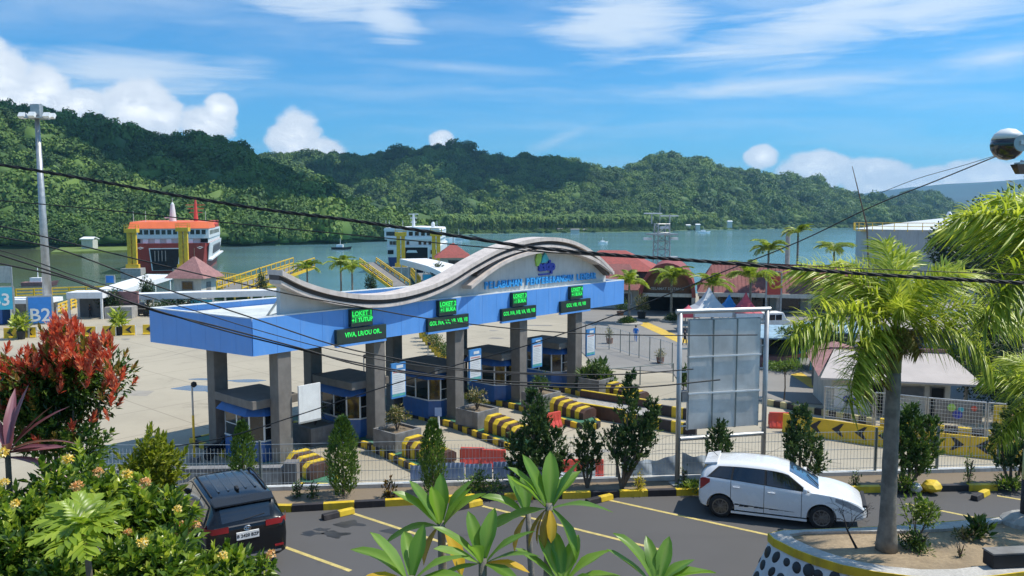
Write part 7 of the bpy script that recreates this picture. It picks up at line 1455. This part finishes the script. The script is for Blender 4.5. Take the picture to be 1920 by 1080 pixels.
M_plu = leafmat('plumeria_leaf', [(.07, .15, .022), (.125, .25, .035), (.21, .36, .06), (.33, .45, .13)], .45, rough=.35); M_pluy = leafmat('plumeria_yellow_leaf', [(.45, .24, .015), (.62, .36, .02), (.70, .46, .05), (.7, .55, .2)], .4, rough=.4); M_pluo = leafmat('plumeria_brown_leaf', [(.22, .12, .02), (.33, .2, .03), (.42, .27, .05), (.4, .3, .12)], .3)
PLM = [curve_leaf('plumeria_leaf', .30, .104, M_plu, d, fo_, t_, None, 9, wv0) for d, t_, fo_, wv0 in ((.10, .35, .16, .010), (.22, .5, .22, .014), (.38, .25, .12, .008), (.05, .6, .25, .012), (.30, .45, .3, .016), (.5, .4, .18, .012))]; PLY = curve_leaf('plumeria_leaf', .28, .112, M_pluy, .3, .15, .4); PLO = curve_leaf('plumeria_leaf', .25, .075, M_pluo, .3, .2, .4)
M_plst = mat('plumeria_stem', (.17, .15, .125), .8, var=.3, scale=20, bump=.3)
def plumeria(label, u, v, D, base_u, leaves_, base_z=4.2, sc=.80, rad=.022, n_auto=0):
    top = Yd(u, v, D); bs = Yd(base_u, 1080, D+.05); bs.z = base_z; t = thing('plumeria_plant', label, 'plant', bs, 0, 'young plumeria plants in the foreground'); tp = top-bs
    MB().tube([(0, 0, 0), tuple(Vector((tp.x*.35, tp.y*.4, tp.z*.5))), tuple(tp*.92), tuple(tp)], [rad*1.25, rad*1.05, rad*.9, rad*.75], 9).build('stem', M_plst, t, smooth=True)
    ls = list(leaves_)
    for i in range(n_auto): ls.append((i*2.4+rng.uniform(-.3, .3), R(rng.uniform(12, 66)), rng.uniform(.75, 1.05), 'g'))
    for az_, el_, s_, kind in ls:
        me = PLM[int(rng.integers(0, 6))] if kind == 'g' else (PLY if kind == 'y' else PLO)
        put('leaf', me, t, tp+Vector((math.cos(az_)*.012, math.sin(az_)*.012, -.02)), (R(rng.uniform(-14, 14)), -el_, az_), s_*sc)
    return t
D2 = R
plumeria('plumeria with a bright yellow hanging leaf, left of the centre pair', 827, 978, 3.5, 850, [(D2(160), D2(58), 1.0, 'g'), (D2(176), D2(48), 1.05, 'g'), (D2(95), D2(78), .95, 'g'), (D2(250), D2(72), .95, 'g'), (D2(20), D2(66), 1.0, 'g'), (D2(-20), D2(60), 1.0, 'g'), (D2(185), D2(8), .95, 'g'), (D2(-35), D2(-48), 1.0, 'y'), (D2(205), D2(-52), .9, 'o'), (D2(10), D2(52), .95, 'g')])
plumeria('tallest plumeria, with drooping golden leaves on its stem', 1030, 945, 3.4, 1012, [(D2(170), D2(58), 1.0, 'g'), (D2(150), D2(66), 1.05, 'g'), (D2(185), D2(44), .95, 'g'), (D2(80), D2(76), 1.0, 'g'), (D2(20), D2(62), 1.0, 'g'), (D2(40), D2(50), .9, 'g'), (D2(4), D2(16), 1.05, 'g'), (D2(190), D2(-6), 1.0, 'g'), (D2(-25), D2(-38), .95, 'g'), (D2(200), D2(-46), .9, 'o'), (D2(240), D2(-60), .8, 'o'), (D2(-80), D2(-52), .6, 'y'), (D2(175), D2(-60), .8, 'o')], rad=.021)
plumeria('second slender plumeria stem behind the tallest one', 990, 960, 4.0, 1030, [(D2(150), D2(66), .95, 'g'), (D2(185), D2(40), 1.0, 'g'), (D2(120), D2(80), .9, 'g'), (D2(215), D2(-50), .9, 'o'), (D2(195), D2(12), .9, 'g')], rad=.018)
plumeria('plumeria with upright leaves and white buds in the middle', 905, 1048, 3.2, 905, [(D2(120), D2(62), .9, 'g'), (D2(60), D2(76), .9, 'g'), (D2(165), D2(46), 1.0, 'g'), (D2(15), D2(50), .95, 'g'), (D2(-5), D2(32), .9, 'g'), (D2(200), D2(28), .9, 'g'), (D2(250), D2(60), .8, 'g'), (D2(0), D2(4), .8, 'y'), (D2(185), D2(-10), .7, 'g'), (D2(320), D2(10), .7, 'g')])
plumeria('plumeria at lower left of the group with broad leaves', 770, 1082, 3.0, 770, [(D2(165), D2(52), 1.0, 'g'), (D2(150), D2(40), 1.1, 'g'), (D2(70), D2(66), .9, 'g'), (D2(100), D2(50), .9, 'g'), (D2(185), D2(6), 1.1, 'g'), (D2(20), D2(44), .9, 'g'), (D2(260), D2(20), .9, 'g'), (D2(200), D2(26), .8, 'y'), (D2(330), D2(12), .8, 'g'), (D2(-10), D2(30), .9, 'g')])
plumeria('low plumeria rosette below the tallest stem', 1055, 1085, 3.3, 1055, [(D2(172), D2(42), 1.0, 'g'), (D2(100), D2(64), .9, 'g'), (D2(60), D2(50), .9, 'g'), (D2(20), D2(40), 1.0, 'g'), (D2(-5), D2(22), 1.0, 'g'), (D2(140), D2(58), .9, 'g'), (D2(250), D2(30), .8, 'g'), (D2(310), D2(35), .8, 'g')])
plumeria('rightmost plumeria rosette at the bottom edge', 1232, 1090, 3.2, 1232, [(D2(150), D2(62), 1.05, 'g'), (D2(165), D2(40), 1.0, 'g'), (D2(55), D2(60), .85, 'g'), (D2(14), D2(24), 1.0, 'g'), (D2(-8), D2(12), .95, 'g'), (D2(30), D2(40), .8, 'g'), (D2(280), D2(40), .8, 'g'), (D2(100), D2(72), .8, 'g')])
M_bud = mat('white_bud', (.75, .75, .66), .5)
# leafy shoots used by the shrubs
def shoot(name, n, L, Wd, m, rise=.35, tone=(.4, .9), opn=.8, seed=0):
    r = np.random.default_rng(seed); G_ = LG(); a = np.arange(n)*2.4+r.uniform(0, .4, n); q = np.linspace(0, 1, n); el_ = np.clip(opn*(1-q*.8)+r.normal(size=n)*.08, .05, 1.5)
    d = np.stack([np.cos(a)*np.sin(el_), np.sin(a)*np.sin(el_), np.cos(el_)], -1); p = np.stack([0*q, 0*q, rise*q*L*2], -1); up = np.stack([-np.cos(a)*np.cos(el_), -np.sin(a)*np.cos(el_), np.sin(el_)], -1)
    for i in range(n):
        s = np.linspace(0, 1, 5); l = L*r.uniform(.75, 1.15)*(1-.25*q[i]); c = p[i]+np.outer(s, d[i])*l+np.outer(s*s, [0, 0, -1])*l*.12*el_[i]; sd_ = np.cross(d[i], up[i]); sd_ /= np.linalg.norm(sd_)
        G_.add(*strip(c, Wd/2*np.array([.25, .85, 1, .6, .03]), sd_, up[i], float(np.clip(r.uniform(*tone), 0, 1)), fold=.25))
    return G_.mesh(name, m)
def orient(o, d, roll=None):
    q = Vector(d).to_track_quat('Z', 'Y'); o.rotation_euler = (q @ Euler((0, 0, rng.uniform(0, 6.28))).to_quaternion()).to_euler()
def bush(name, label, c, ax, n_leaf, L, Wd, m, shoots, n_sh, tone=(0, .7), lower=None, stems_to=4.3, sh_sel=None, cat='shrub', clumps=22, inner=.5, cap=None):
    """leafy bush round centre c: inner mass, outer shoots as parts, stems down to the bank"""
    c = Vector(c); base = Vector((c.x, c.y, stems_to)); t = thing(name, label, cat, base); ax = np.array(ax); off = np.array(c-base); k = rdir(clumps)*rng.uniform(.3, .78, (clumps, 1)); i = rng.integers(0, clumps, n_leaf); d = rdir(n_leaf)
    pp = (k[i]+d*rng.uniform(.1, .34, (n_leaf, 1)))*ax+off; o = unit(d+rdir(n_leaf)*.8+np.array([0, 0, .3]))
    tn = np.clip(rng.uniform(tone[0], tone[1], n_leaf), 0, 1); put('foliage', LG().leaves(pp, o, rdir(n_leaf)*.6+np.array([0, 0, 1]), L*rng.uniform(.6, 1.2, n_leaf), Wd*rng.uniform(.7, 1.2, n_leaf), tn, curl=.15).mesh('foliage', m), t)
    for s in range(n_sh):
        while True:
            j = int(rng.integers(0, clumps)); dd = unit(rdir(1)+np.array([[0, -.25, .45]]))[0]; q = k[j]+dd*rng.uniform(.28, .42)
            if np.linalg.norm(q) > .42 and q[1] < .5: break
        if sh_sel: me = sh_sel(q, s)
        else: me = shoots[s % len(shoots)]
        if me is None: continue
        oo = put('sprig', me, t, Vector(q*ax+off)); orient(oo, unit((q*np.array([.8, .6, .5])+np.array([0, -.1, .75]))[None])[0]); oo.scale = (float(rng.uniform(.75, 1.2)),)*3
    mb = MB()
    for s in range(9):
        q = Vector(k[s]*ax*.8+off); mb.tube([(rng.uniform(-.1, .1), rng.uniform(-.1, .1), 0), tuple(q*.5+Vector((0, 0, .1))), tuple(q)], [.022, .016, .006], 5)
    mb.build('stem', M_stem, t); return t
M_redl = leafmat('red_shoot_leaves', [(.32, .05, .025), (.57, .09, .05), (.72, .18, .10), (.76, .36, .22)], .42, tr=(1.25, 1.1, .8), rough=.35); M_grl = leafmat('lilly_green_leaves', [(.02, .05, .012), (.05, .11, .02), (.11, .18, .03), (.22, .27, .05)], .35, rough=.3); M_olv = leafmat('olive_shoot_leaves', [(.10, .11, .02), (.18, .17, .03), (.30, .20, .05), (.38, .14, .05)], .35)
SR = [shoot('red_shoot', 13, .095, .026, M_redl, .5, (.1, .95), .75, k) for k in range(4)]; SO = [shoot('olive_shoot', 11, .09, .026, M_olv, .45, (.1, .9), .85, 9+k) for k in range(2)]; SG = [shoot('green_shoot', 9, .09, .032, M_grl, .4, (.3, 1), 1.0, 5+k) for k in range(3)]
def redsel(q, s):
    k = q[2]+.25*q[0]+rng.normal()*.42
    return SR[s % 4] if k > .22 and s % 5 else (SO[s % 2] if k > -.15 else SG[s % 3])
c = Yd(120, 760, 7.4); bush('red_bush', 'tall bush with coral red young leaves at the left', (c.x, c.y, c.z-.02), (.68, .6, .68), 7500, .080, .030, M_grl, SR, 285, (0, .75), sh_sel=redsel, clumps=26)
c2 = Yd(115, 648, 7.5); c3 = Yd(175, 670, 7.4)
def top_red(label, u, v, r, h, n):
    c = Yd(u, v, 7.3); return c
# narrow upper spires of the same bush
RB = [o for o in bpy.data.objects if o.name == 'red_bush'][0]; off0 = Vector(RB.location)
for u, v, n, ru, rv in ((92, 650, 22, 24, 34), (116, 640, 22, 22, 26), (160, 668, 26, 36, 36), (190, 680, 22, 34, 34), (215, 740, 14, 24, 36), (60, 690, 14, 30, 36), (130, 700, 14, 40, 30)):
    for k in range(n):
        pt = Yd(u+rng.normal()*ru*.55, v+rng.normal()*rv*.55, 7.2+rng.uniform(-.2, .3)); o = put('sprig', (SR if rng.random() < .8 else SO)[int(rng.integers(0, 2))], RB, pt-off0); orient(o, (rng.normal()*.22, -.15, 1)); o.scale = (float(rng.uniform(.8, 1.25)),)*3
M_lime = leafmat('lime_shrub_leaves', [(.06, .09, .012), (.15, .19, .02), (.28, .32, .035), (.42, .44, .07)], .4, rough=.4)
SL = [shoot('lime_shoot', 12, .07, .022, M_lime, .5, (.3, 1), .8, 30+k) for k in range(3)]
c = Yd(283, 880, 6.9); bush('lime_shrub', 'yellow green fine leaved shrub between the red bush and the black car', c, (.27, .3, .36), 2600, .065, .022, M_lime, SL, 120, (.1, .8))
M_ixo = leafmat('ixora_leaves', [(.028, .065, .012), (.075, .145, .02), (.17, .26, .03), (.34, .42, .06)], .4, rough=.3); M_ixl = leafmat('ixora_young_leaves', [(.16, .24, .025), (.28, .37, .04), (.44, .52, .07), (.56, .58, .14)], .4, rough=.3)
SI = [shoot('ixora_sprig', 9, .085, .034, M_ixo, .3, (.2, .9), 1.05, 40+k) for k in range(2)]+[shoot('ixora_sprig', 7, .08, .030, M_ixl, .35, (.2, .95), .85, 50+k) for k in range(4)]
M_flo = leafmat('ixora_petals', [(.62, .26, .08), (.75, .38, .14), (.82, .50, .22), (.85, .62, .34)], .3, rough=.6); M_floy = leafmat('yellow_petals', [(.75, .48, .04), (.82, .58, .10), (.88, .68, .22), (.85, .75, .4)], .3)
def flower(name, m, seed):
    r = np.random.default_rng(seed); n = 90; d = unit(r.normal(size=(n, 3))); d[:, 2] = np.abs(d[:, 2])*.8; return LG().leaves(d*.026, unit(d*.4+r.normal(size=(n, 3))*.6), d, r.uniform(.014, .024, n), .012, r.random(n), fold=.1).mesh(name, m)
FL = [flower('flower_cluster', M_flo, 1), flower('flower_cluster', M_flo, 2), flower('flower_cluster', M_floy, 3)]
IX = [('ixora hedge below the red bush, at the far left edge', Yd(20, 985, 5.0), (.50, .5, .36), 3800, 90), ('ixora bush with orange flowers below the red bush', Yd(160, 950, 5.7), (.50, .5, .34), 3800, 100), ('ixora bush beside the rear window of the black car', Yd(282, 992, 5.6), (.31, .4, .28), 3400, 90),
      ('low ixora bush in front of the black car number plate', Yd(415, 1100, 5.2), (.33, .4, .22), 2600, 70), ('low ixora bush at the bottom edge, left of the black car', Yd(270, 1070, 4.9), (.45, .4, .28), 2800, 80), ('darker leafy hedge in the bottom left corner', Yd(60, 1075, 4.7), (.5, .4, .35), 3000, 60)]
bushes = []
for lab, c, ax, n, ns in IX: bushes.append((bush('ixora_bush', lab, c, ax, n, .08, .032, M_ixo, SI, ns, (.0, .8), stems_to=4.0), c, ax))
fl = [(128, 862, 2, 0), (8, 905, 2, 0), (145, 912, 0, 0), (184, 885, 0, 1), (238, 890, 2, 1), (272, 905, 0, 2), (333, 955, 2, 2), (340, 985, 0, 2), (368, 985, 1, 2), (240, 998, 0, 1), (268, 1018, 2, 4), (508, 1040, 0, 3), (418, 1042, 2, 3), (30, 945, 2, 0), (352, 1000, 1, 2), (330, 998, 0, 2), (5, 850, 2, 0)]
for u, v, k, bi in fl:
    b_, c, ax = bushes[bi]; y0 = c.y-.9*ax[1]; o = put('flower_cluster', FL[k], b_, Yd(u, v, y0)-Vector(b_.location)); o.scale = (float(rng.uniform(.75, 1.1)),)*3; orient(o, (rng.normal()*.2, -.5, .8))
# big plant with deeply cut leaves
M_lob = leafmat('cut_leaf_green', [(.14, .22, .025), (.25, .36, .04), (.38, .48, .06), (.52, .58, .14)], .42, rough=.35)
def lobed(name, L, seed):
    r = np.random.default_rng(seed); G_ = LG(); s = np.linspace(0, 1, 6); c = np.stack([s*L, 0*s, -.18*L*s*s], -1); G_.add(*strip(c, [.006]*5+[.002], (0, 1, 0), (0, 0, 1), .95))
    for i in range(8):
        q = .10+.86*i/7; p = np.array([q*L, 0, -.18*L*q*q]); l = L*.50*math.sin(PI*(.18+.70*q))**.7*r.uniform(.8, 1.15)
        for sg in (-1, 1):
            a = (1.30-.95*q+r.normal()*.07)*sg; d = np.array([math.cos(a), math.sin(a), .18]); t_ = np.linspace(0, 1, 5); cc = p+np.outer(t_, d)*l+np.outer(t_*t_, [0, 0, -1])*l*.28; sd_ = np.array([-math.sin(a), math.cos(a), 0])
            G_.add(*strip(cc, L*.062*np.array([.95, 1.05, 1.2, .95, .2]), sd_, (0, 0, 1), float(np.clip(.45+r.normal()*.2, 0, 1)), fold=.3))
    return G_.mesh(name, m=M_lob)
LB = [lobed('cut_leaf', .34, k) for k in range(3)]
c = Yd(158, 982, 4.35); b = Vector((c.x, c.y+.1, 4.1)); t = thing('cut_leaf_plant', 'light green plant with deeply cut leaves at lower left', 'plant', b); tp = c-b
for k, (a, e, s_) in enumerate(((100, 30, .9), (60, 25, .85), (20, 15, .85), (-20, 5, .85), (-62, -14, 1.05), (-100, -8, 1.0), (-140, 0, 1.0), (180, 12, 1.0), (150, 22, 1.05), (125, 45, .8), (-80, 40, .6), (10, 50, .6), (165, 50, .65))): put('leaf', LB[k % 3], t, tp, (R(rng.uniform(-12, 12)), -R(e), R(a)), s_*.70)
MB().tube([(0, 0, 0), tuple(tp*.5+Vector((.03, 0, 0))), tuple(tp)], [.03, .025, .015], 8).build('stem', M_stem, t)
# purple cordyline at the left edge
M_cor = leafmat('cordyline_purple', [(.075, .02, .025), (.15, .045, .055), (.26, .10, .12), (.40, .22, .25)], .25, rough=.3)
CM = [curve_leaf('cordyline_leaf', .46, .085, M_cor, d, .15, t_, ([0, .12, .45, .8, 1], [.22, .4, 1, .6, .02])) for d, t_ in ((.08, .55), (.25, .35), (.45, .6))]
c = Yd(14, 846, 5.3); b = Vector((c.x, c.y, 4.2)); t = thing('cordyline', 'purple leaved cordyline at the left frame edge', 'plant', b); tp = c-b
for k, (a, e, s_) in enumerate(((70, 72, 1.0), (20, 50, 1.0), (5, 30, 1.0), (-10, 12, .95), (-20, 25, .8), (100, 80, .95), (150, 60, .9), (190, 40, 1), (-60, 50, .7), (-90, 30, .7), (40, 62, .9), (0, 0, .8), (170, 20, .9), (120, 40, .9), (220, 30, .8))): put('leaf', CM[k % 3], t, tp-Vector((0, 0, .004*k)), (R(rng.uniform(-25, 25)), -R(e), R(a)), s_)
MB().tube([(0, 0, 0), tuple(tp)], [.025, .018], 8).build('stem', M_stem, t)
